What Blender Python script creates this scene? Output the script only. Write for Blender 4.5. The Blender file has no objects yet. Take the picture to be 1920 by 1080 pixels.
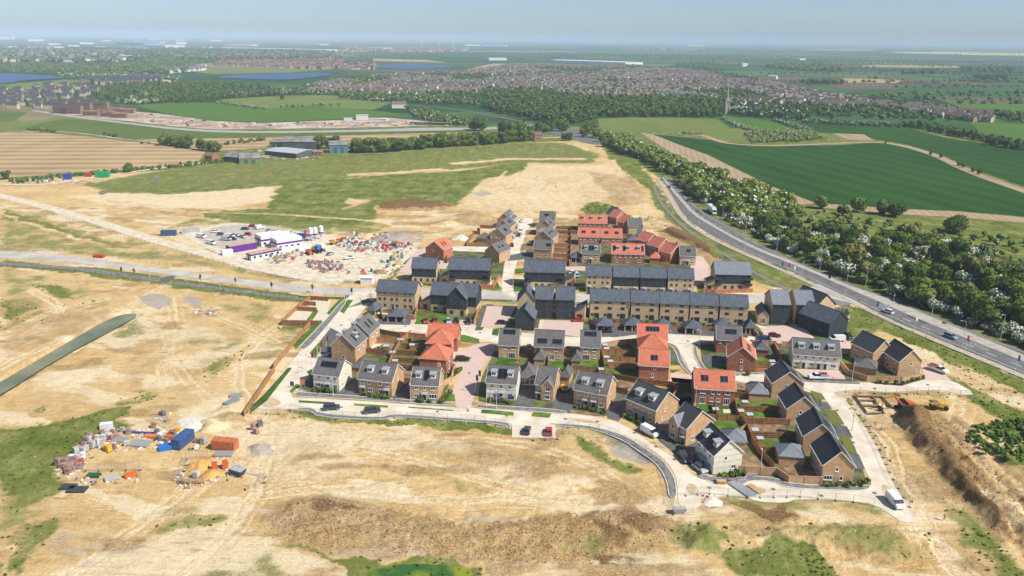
import bpy,bmesh,math,random
import numpy as np
from mathutils import Vector,Matrix,Euler
from mathutils.geometry import tessellate_polygon
R=math.radians
random.seed(7)
sc=bpy.context.scene
COL=sc.collection
# ------------------------------------------------------------------ camera, light, exposure
CF,CH,CP,CR=1480.0,100.0,math.atan(468/1480.0),R(0.6)
c_,s_,cp,sp=math.cos(CR),math.sin(CR),math.cos(CP),math.sin(CP)
cam=bpy.data.cameras.new('drone_camera'); camo=bpy.data.objects.new('drone_camera',cam); COL.objects.link(camo)
right=Vector((c_,s_*sp,s_*cp)); up=-Vector((s_,-c_*sp,-c_*cp)); back=-Vector((0,cp,-sp))
M=Matrix((right,up,back)).transposed().to_4x4(); M.translation=Vector((0,0,CH)); camo.matrix_world=M
cam.sensor_width=36; cam.lens=CF/1920*36; cam.clip_start=1; cam.clip_end=90000
sc.camera=camo
w=bpy.data.worlds.new('World'); sc.world=w; w.use_nodes=True
nt=w.node_tree; sky=nt.nodes.new('ShaderNodeTexSky'); sky.sky_type='NISHITA'; sky.sun_disc=False
SUN_EL,SUN_AZ=R(47),R(117)
sky.sun_elevation=SUN_EL; sky.sun_rotation=SUN_AZ; sky.air_density=0.7; sky.dust_density=0.7; sky.ozone_density=4.6; sky.altitude=100
bg=nt.nodes['Background']; bg.inputs['Strength'].default_value=0.108
nt.links.new(sky.outputs[0],bg.inputs[0])
sun=bpy.data.lights.new('sun','SUN'); sun.energy=4.8; sun.angle=R(0.5); sun.color=(1.0,0.955,0.88)
suno=bpy.data.objects.new('sun',sun); COL.objects.link(suno)
sdir=Vector((math.sin(SUN_AZ)*math.cos(SUN_EL),math.cos(SUN_AZ)*math.cos(SUN_EL),math.sin(SUN_EL)))
suno.rotation_euler=sdir.to_track_quat('Z','Y').to_euler(); suno.location=sdir*300
sc.view_settings.view_transform='Standard'; sc.view_settings.look='None'; sc.view_settings.exposure=0.22; sc.view_settings.gamma=1.0
sc.view_settings.use_curve_mapping=False
sc.cycles.max_bounces=5; sc.cycles.diffuse_bounces=2; sc.cycles.glossy_bounces=2; sc.cycles.transmission_bounces=2
sc.cycles.transparent_max_bounces=4; sc.cycles.volume_bounces=2; sc.cycles.use_adaptive_sampling=True; sc.cycles.adaptive_threshold=0.02
# ------------------------------------------------------------------ survey: photo pixel -> place on the ground
def G(px,py,z=0.0):
    a,b=px - 960.0,py - 540.0
    u,v=a*c_+b*s_,-a*s_+b*c_
    d=(u,CF*cp - v*sp,-CF*sp - v*cp)
    t=(z - CH)/d[2]
    return (d[0]*t,d[1]*t)
def GP(pts): return [G(*p) for p in pts]
def chaikin(p,n=2,closed=True):
    for _ in range(n):
        q=[]
        m=len(p)
        for i in range(m if closed else m - 1):
            a,b=p[i],p[(i+1) % m]
            q += [(a[0]*.75+b[0]*.25,a[1]*.75+b[1]*.25),(a[0]*.25+b[0]*.75,a[1]*.25+b[1]*.75)]
        if not closed: q=[p[0]]+q+[p[-1]]
        p=q
    return p
# ------------------------------------------------------------------ materials
MATS={}
def mat(name,col,rough=0.85,var=0.0,scale=1.0,col2=None,bump=0.0,metal=0.0,spec=0.3,stretch=(1,1,1),objvar=0.0,detail=4,contrast=(0.35,0.65)):
    """plain procedural surface: colour mottled by noise, slight bump"""
    if name in MATS: return MATS[name]
    m=bpy.data.materials.new(name); m.use_nodes=True; t=m.node_tree; N=t.nodes; L=t.links
    b=N['Principled BSDF']; b.inputs['Roughness'].default_value=rough; b.inputs['Metallic'].default_value=metal
    b.inputs['Specular IOR Level'].default_value=spec
    c4=(*col,1)
    if var or col2:
        tc=N.new('ShaderNodeTexCoord'); mp=N.new('ShaderNodeMapping'); mp.inputs['Scale'].default_value=stretch
        L.new(tc.outputs['Object'],mp.inputs[0])
        no=N.new('ShaderNodeTexNoise'); no.inputs['Scale'].default_value=scale; no.inputs['Detail'].default_value=detail; L.new(mp.outputs[0],no.inputs['Vector'])
        rp=N.new('ShaderNodeValToRGB'); e=rp.color_ramp.elements; e[0].position,e[1].position=contrast
        e[0].color=(*[x*(1 - var) for x in col],1); e[1].color=(*(col2 or [min(1,x*(1+var)) for x in col]),1)
        L.new(no.outputs[0],rp.inputs[0]); out=rp.outputs[0]
        if objvar:
            oi=N.new('ShaderNodeObjectInfo'); hv=N.new('ShaderNodeHueSaturation')
            ma=N.new('ShaderNodeMath'); ma.operation='MULTIPLY_ADD'; ma.inputs[1].default_value=objvar*2; ma.inputs[2].default_value=1 - objvar
            L.new(oi.outputs['Random'],ma.inputs[0]); L.new(ma.outputs[0],hv.inputs['Value']);
            mb=N.new('ShaderNodeMath'); mb.operation='MULTIPLY_ADD'; mb.inputs[1].default_value=-objvar*.14; mb.inputs[2].default_value=0.5+objvar*.07
            L.new(oi.outputs['Random'],mb.inputs[0]); L.new(mb.outputs[0],hv.inputs['Hue']); L.new(out,hv.inputs['Color']); out=hv.outputs[0]
        L.new(out,b.inputs['Base Color'])
        if bump:
            bp=N.new('ShaderNodeBump'); bp.inputs['Strength'].default_value=bump; bp.inputs['Distance'].default_value=0.3
            L.new(no.outputs[0],bp.inputs['Height']); L.new(bp.outputs[0],b.inputs['Normal'])
    else: b.inputs['Base Color'].default_value=c4
    MATS[name]=m; return m
def rows_mat(name,ca,cb,ang,period,amt=0.5,rough=0.9,patch=0.02,col3=None):
    """field surface: crop or plough rows (wave) over patchy noise, in ground metres"""
    m=bpy.data.materials.new(name); m.use_nodes=True; t=m.node_tree; N=t.nodes; L=t.links
    b=N['Principled BSDF']; b.inputs['Roughness'].default_value=rough; b.inputs['Specular IOR Level'].default_value=0.1
    tc=N.new('ShaderNodeTexCoord'); mp=N.new('ShaderNodeMapping'); mp.inputs['Rotation'].default_value=(0,0,ang)
    L.new(tc.outputs['Object'],mp.inputs[0])
    wv=N.new('ShaderNodeTexWave'); wv.inputs['Scale'].default_value=0.314/period; wv.inputs['Distortion'].default_value=1.5; wv.inputs['Detail'].default_value=2; wv.inputs['Detail Scale'].default_value=.3
    L.new(mp.outputs[0],wv.inputs['Vector'])
    no=N.new('ShaderNodeTexNoise'); no.inputs['Scale'].default_value=patch; no.inputs['Detail'].default_value=6; no.inputs['Roughness'].default_value=.6
    mp2=N.new('ShaderNodeMapping'); mp2.inputs['Rotation'].default_value=(0,0,ang); mp2.inputs['Scale'].default_value=(1.6,.35,1); L.new(tc.outputs['Object'],mp2.inputs[0]); L.new(mp2.outputs[0],no.inputs['Vector'])
    mx=N.new('ShaderNodeMix'); mx.data_type='FLOAT'; mx.inputs[0].default_value=amt; L.new(no.outputs[0],mx.inputs[2]); L.new(wv.outputs[0],mx.inputs[3])
    rp=N.new('ShaderNodeValToRGB'); e=rp.color_ramp.elements; e[0].position,e[1].position=.25,.72; e[0].color=(*ca,1); e[1].color=(*cb,1)
    if col3: k=rp.color_ramp.elements.new(.8); k.color=(*col3,1)
    L.new(mx.outputs[0],rp.inputs[0]); L.new(rp.outputs[0],b.inputs['Base Color'])
    MATS[name]=m; return m
# ------------------------------------------------------------------ object helpers
def tag(o,label=None,cat=None,group=None,kind=None):
    if label: o['label']=label
    if cat: o['category']=cat
    if group: o['group']=group
    if kind: o['kind']=kind
    return o
def link(name,me,m=None,parent=None,loc=None,rz=None):
    o=bpy.data.objects.new(name,me); COL.objects.link(o)
    if m is not None and me is not None and not me.materials:
        for x in (m if isinstance(m,(list,tuple)) else [m]): me.materials.append(x)
    if parent is not None: o.parent=parent
    if loc is not None: o.location=loc
    if rz is not None: o.rotation_euler=(0,0,rz)
    return o
def empty(name,loc,rz=0,label=None,cat=None,group=None):
    o=bpy.data.objects.new(name,None); COL.objects.link(o); o.location=loc; o.rotation_euler=(0,0,rz); o.empty_display_size=.5
    return tag(o,label,cat,group)
def pydata(name,v,f,mi=None,smooth=False):
    me=bpy.data.meshes.new(name); me.from_pydata(v,[],f)
    if mi: me.polygons.foreach_set('material_index',mi)
    if smooth: me.polygons.foreach_set('use_smooth',[True]*len(f))
    me.update(); return me
class MB:
    """collects quads / boxes / prisms into one mesh"""
    def __init__(s): s.v=[]; s.f=[]; s.m=[]
    def face(s,pts,mi=0):
        n=len(s.v); s.v += [tuple(p) for p in pts]; s.f.append(tuple(range(n,n+len(pts)))); s.m.append(mi)
    def box(s,x0,x1,y0,y1,z0,z1,mi=0):
        n=len(s.v); s.v += [(x0,y0,z0),(x1,y0,z0),(x1,y1,z0),(x0,y1,z0),(x0,y0,z1),(x1,y0,z1),(x1,y1,z1),(x0,y1,z1)]
        for q in ((0,3,2,1),(4,5,6,7),(0,1,5,4),(1,2,6,5),(2,3,7,6),(3,0,4,7)): s.f.append(tuple(n+i for i in q)); s.m.append(mi)
    def hexa(s,b,t,mi=0):
        """solid between bottom loop b and top loop t (same count)"""
        n=len(s.v); k=len(b); s.v += [tuple(p) for p in b]+[tuple(p) for p in t]
        s.f.append(tuple(n+i for i in reversed(range(k)))); s.m.append(mi); s.f.append(tuple(n+k+i for i in range(k))); s.m.append(mi)
        for i in range(k): j=(i+1) % k; s.f.append((n+i,n+j,n+k+j,n+k+i)); s.m.append(mi)
    def tube(s,p0,p1,r0,r1=None,k=6,mi=0):
        p0,p1=Vector(p0),Vector(p1); r1=r0 if r1 is None else r1; d=(p1 - p0).normalized()
        a=d.orthogonal().normalized(); b=d.cross(a)
        s.hexa([p0+(a*math.cos(i*2*math.pi/k)+b*math.sin(i*2*math.pi/k))*r0 for i in range(k)],
               [p1+(a*math.cos(i*2*math.pi/k)+b*math.sin(i*2*math.pi/k))*r1 for i in range(k)],mi)
    def mesh(s,name,mats):
        me=pydata(name,s.v,s.f,s.m)
        for x in (mats if isinstance(mats,(list,tuple)) else [mats]): me.materials.append(x)
        return me
    def build(s,name,mats,parent=None,loc=None,rz=None): return link(name,s.mesh(name,mats),None,parent,loc,rz)
def copy_tree(o,parent=None):
    c=o.copy(); COL.objects.link(c); c.parent=parent
    for ch in list(o.children): copy_tree(ch,c)
    return c
def flat(name,pts,m,z,kind='structure',thick=0.0,smooth=0,px=True):
    """a ground sheet (or low slab) from a traced outline"""
    p=GP(pts) if px else pts
    if smooth: p=chaikin(p,smooth)
    tri=tessellate_polygon([[Vector((x,y,0)) for x,y in p]])
    ar=0
    v=[(x,y,z) for x,y in p]; f=[]
    for t in tri:
        a,b,c=(v[i] for i in t)
        if (b[0] - a[0])*(c[1] - a[1]) - (b[1] - a[1])*(c[0] - a[0]) < 0: t=t[::-1]
        f.append(tuple(t))
    if thick:
        n=len(v); v += [(x,y,z - thick) for x,y in p]
        f += [(i,(i+1) % n,n+(i+1) % n,n+i) for i in range(n)]
    o=link(name,pydata(name,v,f),m); o['kind']=kind; return o
def ribbon_pts(line,wd):
    out=[]
    n=len(line)
    for i,p in enumerate(line):
        a=line[max(0,i - 1)]; b=line[min(n - 1,i+1)]
        dx,dy=b[0] - a[0],b[1] - a[1]; l=math.hypot(dx,dy) or 1
        out.append((p,(-dy/l,dx/l)))
    return out
def ribbon(name,line,wd,m,z,kind='structure',h=0.0,px=True,smooth=2,dash=None):
    p=GP(line) if px else line
    if smooth: p=chaikin(p,smooth,False)
    b=MB(); rp=ribbon_pts(p,wd); acc=0
    for i in range(len(rp) - 1):
        (p0,n0),(p1,n1)=rp[i],rp[i+1]
        seg=math.dist(p0,p1)
        spans=[(0,1)]
        if dash:
            on,off=dash; spans=[]; s=0
            while s < seg:
                ph=(acc+s) % (on+off)
                if ph < on: e=min(seg,s+on - ph); spans.append((s/seg,e/seg)); s=e+1e-4
                else: s += (on+off) - ph+1e-4
        acc += seg
        for t0,t1 in spans:
            q=[]
            for t,sg in ((t0,1),(t0,-1),(t1,-1),(t1,1)):
                x=p0[0]+(p1[0] - p0[0])*t; y=p0[1]+(p1[1] - p0[1])*t
                nx=n0[0]+(n1[0] - n0[0])*t; ny=n0[1]+(n1[1] - n0[1])*t
                q.append((x+nx*wd/2*sg,y+ny*wd/2*sg,z))
            if h: b.hexa([(x,y,z - h) for x,y,_ in q],q)
            else: b.face(q)
    o=b.build(name,m); o['kind']=kind; return o
# ------------------------------------------------------------------ value noise on numpy arrays
rng=np.random.default_rng(5)
_tab=rng.random((256,256))
def vnoise(x,y):
    xi=np.floor(x).astype(int); yi=np.floor(y).astype(int); fx=x - xi; fy=y - yi
    fx=fx*fx*(3 - 2*fx); fy=fy*fy*(3 - 2*fy)
    a=_tab[xi & 255,yi & 255]; b=_tab[(xi+1) & 255,yi & 255]; c=_tab[xi & 255,(yi+1) & 255]; d=_tab[(xi+1) & 255,(yi+1) & 255]
    return (a*(1 - fx)+b*fx)*(1 - fy)+(c*(1 - fx)+d*fx)*fy
def fbm(x,y,o=4):
    s=0; a=1; t=0
    for i in range(o): s=s+a*vnoise(x*2 ** i+17.3*i,y*2 ** i+5.1*i); t += a; a *= .55
    return s/t
def poly_mask(X,Y,poly,soft):
    """1 inside a traced outline falling to 0 over SOFT metres on both sides of it"""
    P=np.array(poly); x0,y0=P.min(0) - soft; x1,y1=P.max(0)+soft
    sel=np.nonzero((X > x0) & (X < x1) & (Y > y0) & (Y < y1))[0]
    out=np.zeros(X.shape)
    if len(sel) == 0: return out
    x,y=X[sel],Y[sel]; inside=np.zeros(len(sel),bool); dmin=np.full(len(sel),1e9)
    n=len(P)
    for i in range(n):
        ax,ay=P[i]; bx,by=P[(i+1) % n]
        cond=((ay > y) != (by > y))
        with np.errstate(divide='ignore',invalid='ignore'): xx=(bx - ax)*(y - ay)/((by - ay) if by != ay else 1e-9)+ax
        inside ^= cond & (x < xx)
        L2=(bx - ax) ** 2+(by - ay) ** 2+1e-9
        t=np.clip(((x - ax)*(bx - ax)+(y - ay)*(by - ay))/L2,0,1)
        d=np.hypot(x - ax - t*(bx - ax),y - ay - t*(by - ay)); dmin=np.minimum(dmin,d)
    sd=np.where(inside,dmin,-dmin); k=np.clip(sd/(2*soft)+.5,0,1)
    out[sel]=k*k*(3 - 2*k); return out
def line_dist(X,Y,line,rad):
    out=np.full(X.shape,1e3); P=np.array(line); x0,y0=P.min(0) - rad; x1,y1=P.max(0)+rad
    sel=np.nonzero((X > x0) & (X < x1) & (Y > y0) & (Y < y1))[0]; x,y=X[sel],Y[sel]; dmin=np.full(len(sel),1e3)
    for i in range(len(P) - 1):
        ax,ay=P[i]; bx,by=P[i+1]; L2=(bx - ax) ** 2+(by - ay) ** 2+1e-9
        t=np.clip(((x - ax)*(bx - ax)+(y - ay)*(by - ay))/L2,0,1)
        dmin=np.minimum(dmin,np.hypot(x - ax - t*(bx - ax),y - ay - t*(by - ay)))
    out[sel]=dmin; return out
# ------------------------------------------------------------------ what covers the near ground (outlines surveyed from the photograph)
# (channel, strength, softness in metres, outline)
DEV=[(520,760),(600,655),(650,600),(690,550),(745,520),(800,455),(900,425),(950,395),(1010,400),(1080,395),(1150,380),(1240,430),(1330,480),(1440,500),(1600,555),(1625,620),(1700,640),(1790,690),(1835,745),(1570,730),(1620,850),(1725,985),(1500,945),(1270,965),(1240,870),(1130,805),(1060,822),(950,820),(900,795),(560,780)]
COVER=[
 ('G',1.3,4,[(-300,338),(-300,215),(2200,215),(2200,760),(1960,690),(1700,580),(1480,490),(1330,420),(1240,335),(1175,290),(1120,262),(1000,266),(800,280),(500,302),(330,317),(150,330),(0,335)]),
 ('G',1.3,5,[(370,395),(500,392),(530,345),(640,335),(760,325),(850,322),(990,303),(975,325),(905,335),(880,360),(850,386),(800,380),(760,372),(700,385),(705,408),(690,425),(560,428),(470,418),(380,407)]),
 ('G',.80,6,[(150,345),(330,315),(500,300),(800,278),(1000,266),(1060,268),(1130,290),(1110,307),(985,305),(800,322),(640,332),(520,342),(400,357),(300,362),(200,362)]),
 ('G',.95,3,[(190,352),(340,350),(420,345),(560,336),(700,328),(560,344),(420,357),(300,364)]),
 ('G',.55,6,[(0,375),(100,395),(200,425),(290,460),(350,482),(300,492),(180,482),(90,470),(0,465)]),
 ('G',.55,4,[(0,400),(90,430),(220,470),(120,470),(0,462)]),
 ('G',.85,3,[(0,392),(60,408),(160,440),(240,465),(200,465),(90,430),(0,408)]),
 ('G',1.3,2.5,[(560,343),(760,328),(985,311),(985,316),(760,334),(560,350)]),('G',1.2,2.5,[(460,300),(760,285),(1000,270),(1040,272),(760,290),(460,305)]),('S',.9,2,[(650,326),(740,321),(825,315),(840,318),(760,324),(660,329)]),('S',.8,2.5,[(840,305),(960,296),(1100,296),(1100,299),(960,300),(850,309)]),('S',.8,4,[(625,398),(690,380),(705,372),(640,370),(650,385)]),('S',.9,1.5,[(0,401),(90,432),(230,473),(236,470),(100,430),(0,397)]),
 ('S',.9,2.5,[(0,380),(120,402),(230,440),(250,462),(180,440),(80,405),(0,390)]),
 ('G',.50,5,[(0,490),(60,512),(150,520),(170,545),(110,570),(75,582),(60,600),(0,615)]),
 ('G',.75,3,[(0,560),(75,575),(72,590),(30,607),(0,625)]),
 ('G',.80,2,[(60,535),(100,530),(130,545),(140,560),(95,560),(80,545)]),
 ('G',.80,2,[(115,572),(160,563),(200,560),(170,572),(120,576)]),
 ('G',.70,1.5,[(68,602),(95,593),(100,605),(70,608)]),
 ('G',1.15,3,[(0,800),(80,795),(180,772),(245,760),(240,775),(200,790),(245,798),(220,815),(150,832),(100,872),(110,900),(60,918),(0,925)]),
 ('G',.75,3,[(0,900),(130,880),(110,920),(60,950),(0,975)]),
 ('G',.70,2,[(0,995),(135,963),(90,1020),(30,1080),(0,1080)]),
 ('G',.70,2,[(210,752),(270,733),(300,742),(270,756),(215,765)]),
 ('G',.60,1.5,[(55,768),(85,762),(88,772),(60,778)]),
 ('G',.62,2,[(370,718),(385,690),(425,665),(470,640),(470,662),(430,692),(400,705),(380,728)]),
 ('G',.5,3,[(455,580),(520,560),(520,600),(480,640),(455,620)]),
 ('G',.9,2,[(515,610),(525,595),(560,598),(590,605),(575,620),(520,618)]),
 ('G',.60,3,[(300,430),(370,408),(470,415),(560,425),(700,412),(735,425),(690,438),(560,438),(430,418),(350,425)]),
 ('G',1.2,3,[(1120,262),(1180,285),(1230,345),(1262,395),(1330,445),(1400,478),(1480,508),(1495,522),(1440,535),(1400,515),(1345,480),(1290,440),(1240,400),(1212,350),(1150,305)]),
 ('G',.80,3,[(1395,480),(1500,515),(1570,550),(1500,550),(1430,535),(1380,505)]),
 ('G',1.25,3,[(1580,570),(1650,588),(1760,640),(1920,712),(1960,740),(1960,850),(1800,735),(1785,700),(1690,640),(1640,615),(1600,650),(1570,640)]),
 ('S',.9,2,[(1660,628),(1720,650),(1800,683),(1920,738),(1960,755),(1960,785),(1900,760),(1800,712),(1700,660)]),
 ('G',.95,2,[(1822,800),(1850,790),(1925,785),(1960,800),(1960,890),(1900,872),(1850,850),(1812,825)]),
 ('G',.85,2.5,[(1375,1015),(1440,1000),(1490,1018),(1540,1045),(1590,1085),(1400,1085),(1362,1055)]),
 ('G',1.6,1.5,[(1480,1025),(1520,1025),(1560,1055),(1580,1085),(1530,1085),(1500,1050)]),
 ('G',.52,3,[(1440,985),(1560,975),(1700,985),(1770,1005),(1740,1050),(1660,1050),(1560,1020),(1440,1010)]),
 ('G',.65,3,[(1265,975),(1340,970),(1380,1000),(1370,1040),(1290,1035),(1255,1010)]),
 ('G',.55,3,[(1760,925),(1830,965),(1900,1030),(1925,1085),(1880,1085),(1820,1020),(1770,960)]),
 ('G',1.3,1.0,[(537,768),(600,779),(650,790),(735,785),(870,788),(950,798),(968,818),(900,809),(800,800),(700,796),(600,793),(537,783)]),
 ('G',.42,1.5,[(1060,800),(1110,805),(1160,815),(1230,870),(1250,920),(1225,880),(1170,835),(1110,820),(1075,845),(1050,830)]),
 ('G',.85,1.5,[(1080,812),(1105,822),(1150,855),(1200,880),(1190,890),(1130,862),(1090,850)]),
 ('G',.80,1.0,[(530,1012),(560,1018),(640,1040),(700,1040),(900,1050),(905,1085),(670,1085),(655,1055),(570,1036)]),
 ('G',.98,2,[(1085,392),(1095,382),(1122,378),(1146,386),(1148,400),(1120,403),(1098,400)]),
 ('G',.60,2,[(280,985),(340,958),(420,962),(425,985),(360,992),(285,1002)]),
 ('G',.55,2,[(1050,1020),(1120,1005),(1145,1030),(1100,1048),(1060,1040)]),
 ('G',.90,1.5,[(735,530),(760,500),(790,465),(785,462),(740,505),(725,530)]),
 ('G',.90,1.2,[(0,489),(200,505),(330,524),(480,545),(560,555),(590,560),(560,568),(420,552),(310,536),(150,512),(0,500)]),
 ('G',.80,1.5,[(1577,738),(1590,745),(1640,800),(1700,900),(1712,945),(1690,900),(1640,830),(1600,780)]),
 ('G',.6,2,[(1580,732),(1700,738),(1790,742),(1780,746),(1700,744),(1590,742)]),
 ('G',.98,2,[(765,372),(800,362),(850,362),(858,376),(800,382),(775,380)]),
 ('B',.82,4,[(478,1002),(515,950),(600,928),(700,932),(760,960),(880,985),(1000,975),(1100,958),(1200,948),(1275,960),(1262,1010),(1200,1040),(1150,1060),(1000,1062),(900,1052),(780,1040),(650,1030),(560,1020)]),
 ('B',.95,3,[(560,945),(660,940),(700,952),(690,962),(600,965)]),('P',.9,1.5,[(682,1000),(700,985),(728,985),(720,998),(690,1008)]),('S',.6,2,[(860,980),(890,980),(892,1030),(866,1030)]),
 ('B',1.2,4,[(1090,965),(1180,950),(1275,962),(1268,1000),(1180,1010),(1110,1000)]),
 ('B',.52,6,[(720,822),(800,815),(900,825),(1000,840),(1080,870),(1160,895),(1130,925),(1050,912),(900,890),(800,868)]),
 ('B',.45,5,[(1100,880),(1200,890),(1240,930),(1180,950),(1100,930)]),
 ('B',1.8,2,[(700,384),(740,372),(790,374),(850,378),(845,390),(780,396),(720,393)]),
 ('B',1.3,2.5,[(1692,775),(1735,785),(1800,862),(1870,945),(1905,1005),(1885,1025),(1815,960),(1750,885),(1702,820)]),('G',.85,3,[(1790,955),(1850,1000),(1925,1075),(1930,1100),(1870,1090),(1805,1015)]),('B',.55,4,[(1625,748),(1720,765),(1800,800),(1850,850),(1900,915),(1960,990),(1960,1060),(1900,1010),(1830,930),(1760,870),(1690,820),(1630,790)]),
 ('B',.95,2,[(1690,765),(1730,770),(1745,800),(1710,815),(1690,795)]),
 ('B',1.7,2,[(1228,432),(1258,424),(1300,440),(1345,468),(1380,500),(1392,530),(1350,505),(1300,470),(1250,448)]),
 ('B',.6,3,[(1240,445),(1300,460),(1350,500),(1360,540),(1320,500),(1260,470)]),
 ('B',1.5,1.5,[(1368,940),(1405,932),(1475,945),(1478,965),(1420,972),(1372,960)]),
 ('G',.5,5,[(400,560),(520,570),(530,600),(450,650),(400,620)]),('G',.48,5,[(330,470),(480,505),(640,525),(660,532),(480,520),(330,490)]),('G',.45,4,[(560,500),(640,520),(600,528),(500,505)]),('B',.7,3,[(850,400),(940,408),(930,425),(860,420)]),('B',.6,4,[(1100,320),(1190,330),(1215,380),(1150,390)]),('B',.55,4,[(0,610),(120,580),(240,585),(160,625),(60,650),(0,690)]),
 ('B',.40,6,[(200,620),(420,590),(500,640),(430,700),(330,720),(220,680)]),
 ('B',.35,6,[(0,740),(200,700),(330,700),(420,720),(380,760),(240,760),(100,790),(0,790)]),
 ('B',.6,2,[(285,790),(310,765),(322,780),(300,805)]),
 ('B',.4,5,[(180,370),(330,385),(420,400),(300,410),(220,400)]),
 ('R',.85,2,[(252,558),(300,548),(327,565),(300,578),(262,574)]),
 ('R',.70,2,[(330,560),(360,550),(385,570),(350,575)]),
 ('R',.85,2,[(460,838),(485,828),(512,835),(500,850),(470,852)]),
 ('R',.5,5,[(760,870),(900,875),(990,890),(940,905),(820,890)]),
 ('R',.8,1.5,[(1120,810),(1170,825),(1215,860),(1190,868),(1140,840)]),
 ('R',.7,3,[(680,440),(750,430),(800,440),(790,455),(720,462),(680,455)]),
 ('R',.6,2,[(880,360),(905,355),(930,362),(900,370)]),
 ('P',.9,5,[(100,1085),(190,1020),(340,995),(480,1010),(640,1050),(700,1085)]),
 ('P',.8,4,[(980,1085),(1100,1050),(1230,1030),(1330,1050),(1370,1085)]),
 ('P',.6,6,[(500,770),(400,850),(420,880),(520,930),(700,900),(640,800)]),
 ('P',.7,5,[(120,368),(260,352),(430,345),(520,343),(510,380),(400,392),(230,390)]),
 ('P',.55,8,[(880,330),(990,308),(1140,310),(1180,330),(1220,400),(1150,370),(1080,400),(1000,395),(880,400),(850,385)]),
 ('P',.7,4,[(1020,275),(1100,275),(1120,292),(1080,298),(1040,290)]),
 ('P',.8,3,[(340,760),(420,740),(470,775),(400,800),(330,800)]),
 ('P',.8,3,[(300,440),(420,405),(640,430),(790,455),(740,520),(600,510),(430,490)]),
]
COVER += [('D',1.3,1.5,[(704,384),(745,374),(790,375),(848,379),(842,388),(780,393),(720,391)]),('D',1.2,1.5,[(1230,433),(1258,426),(1300,442),(1350,472),(1388,505),(1340,482),(1290,455),(1250,440)]),('D',1.1,1.5,[(1374,944),(1405,936),(1472,948),(1465,962),(1420,966)]),('D',.75,2,[(565,944),(640,940),(700,952),(680,958),(600,958)]),('D',.72,2,[(1700,790),(1740,795),(1800,868),(1868,950),(1895,1005),(1860,985),(1800,925),(1740,865)]),('D',.7,3,[(1180,960),(1270,962),(1262,1000),(1200,1005),(1150,985)]),('D',1.2,1.5,[(1690,775),(1728,768),(1745,798),(1712,812)]),('D',.8,2,[(1130,985),(1180,995),(1160,1030),(1120,1025)]),('D',.7,2,[(1085,1035),(1150,1048),(1240,1045),(1200,1062),(1100,1058)])]
TRACKS=[  # wheel tracks: pale worn pairs
 [(300,540),(230,580),(150,620),(60,660),(0,690)],[(320,560),(330,620),(300,680),(310,720)],[(350,570),(420,600),(520,640)],
 [(60,545),(120,575),(100,600),(20,640)],[(200,560),(140,572),(90,585),(60,600),(20,620)],
 [(500,770),(420,860),(330,930),(230,1010),(130,1080)],[(510,790),(500,860),(480,930),(420,1010),(330,1085)],[(520,790),(640,830),(760,860),(900,900),(1040,940),(1240,950)],
 [(520,800),(700,815),(960,830),(1060,850),(1180,910),(1230,950)],[(480,930),(620,915),(800,940),(1000,930),(1230,945)],[(870,985),(880,1010),(900,1040)],[(1730,990),(1800,1060),(1850,1100)],[(1700,960),(1760,1010),(1830,1085)],
 [(1720,1000),(1690,900),(1670,830),(1640,800)],[(1800,1085),(1740,1000),(1710,900)],[(1150,300),(1170,330),(1200,370),(1230,400)],[(1140,305),(1080,350),(1040,390)],[(1000,400),(950,370),(930,340),(950,320)],
 [(720,415),(800,410),(930,410),(990,405)],[(380,398),(500,400),(620,408),(720,415),(800,430)],[(970,415),(900,425),(800,440),(760,455)],[(460,790),(380,740),(330,690),(300,600)],[(470,770),(440,700),(480,640),(540,600)],
 [(1800,760),(1780,800),(1860,880),(1960,980)],[(1900,830),(1850,850),(1800,800)],
]
HEIGHTS=[  # (metres, softness, outline)
 (.8,3,[(500,985),(560,942),(660,942),(740,965),(860,995),(1000,985),(1080,975),(1180,965),(1250,970),(1240,1000),(1100,1035),(900,1030),(700,1010),(560,1005)]),
 (1.0,3,[(1110,968),(1190,955),(1250,968),(1230,990),(1140,995)]),
 (2.2,4,[(715,386),(750,376),(800,377),(845,381),(835,389),(770,393)]),
 (1.6,3,[(770,374),(800,366),(845,366),(850,375),(800,380)]),
 (1.8,3,[(1095,393),(1122,381),(1140,388),(1125,400)]),
 (3.0,2.2,[(1695,782),(1732,790),(1798,868),(1868,950),(1895,1000),(1870,990),(1815,930),(1750,865),(1705,812)]),(-1.8,2,[(1740,790),(1800,850),(1870,935),(1920,1000),(1900,1005),(1850,945),(1780,860)]),
 (2.0,2.0,[(1695,775),(1725,775),(1738,795),(1710,806)]),
 (-1.5,2.0,[(1800,830),(1850,870),(1920,950),(1960,1000),(1960,985),(1880,890),(1830,845)]),
 (2.0,2.5,[(1240,433),(1262,429),(1310,450),(1350,478),(1330,475),(1270,450)]),
 (2.0,2.5,[(700,448),(745,437),(780,445),(740,458)]),
 (1.6,2.0,[(1290,1000),(1330,985),(1350,1020),(1300,1030)]),
 (1.8,3.5,[(1460,1000),(1560,985),(1700,995),(1740,1020),(1660,1040),(1540,1015)]),
 (1.0,3,[(395,775),(440,765),(465,778),(420,795)]),(1.6,2,[(380,795),(405,790),(420,800),(395,806)]),(1.2,1.5,[(468,843),(485,833),(505,838),(488,848)]),
 (-0.8,1.5,[(690,1062),(740,1052),(880,1060),(880,1085),(700,1085)]),
 (-1.1,1.0,[(-60,742),(0,710),(105,648),(207,589),(248,581),(266,588),(240,607),(108,675),(0,744),(-60,773)]),
 (1.2,6,[(760,830),(900,835),(1040,870),(1100,900),(1000,900),(850,870)]),
 (2.5,8,[(830,420),(900,412),(940,405),(900,400),(840,408)]),
 (-0.7,2,[(1120,812),(1165,825),(1210,858),(1188,862),(1140,838)]),
]
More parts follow.
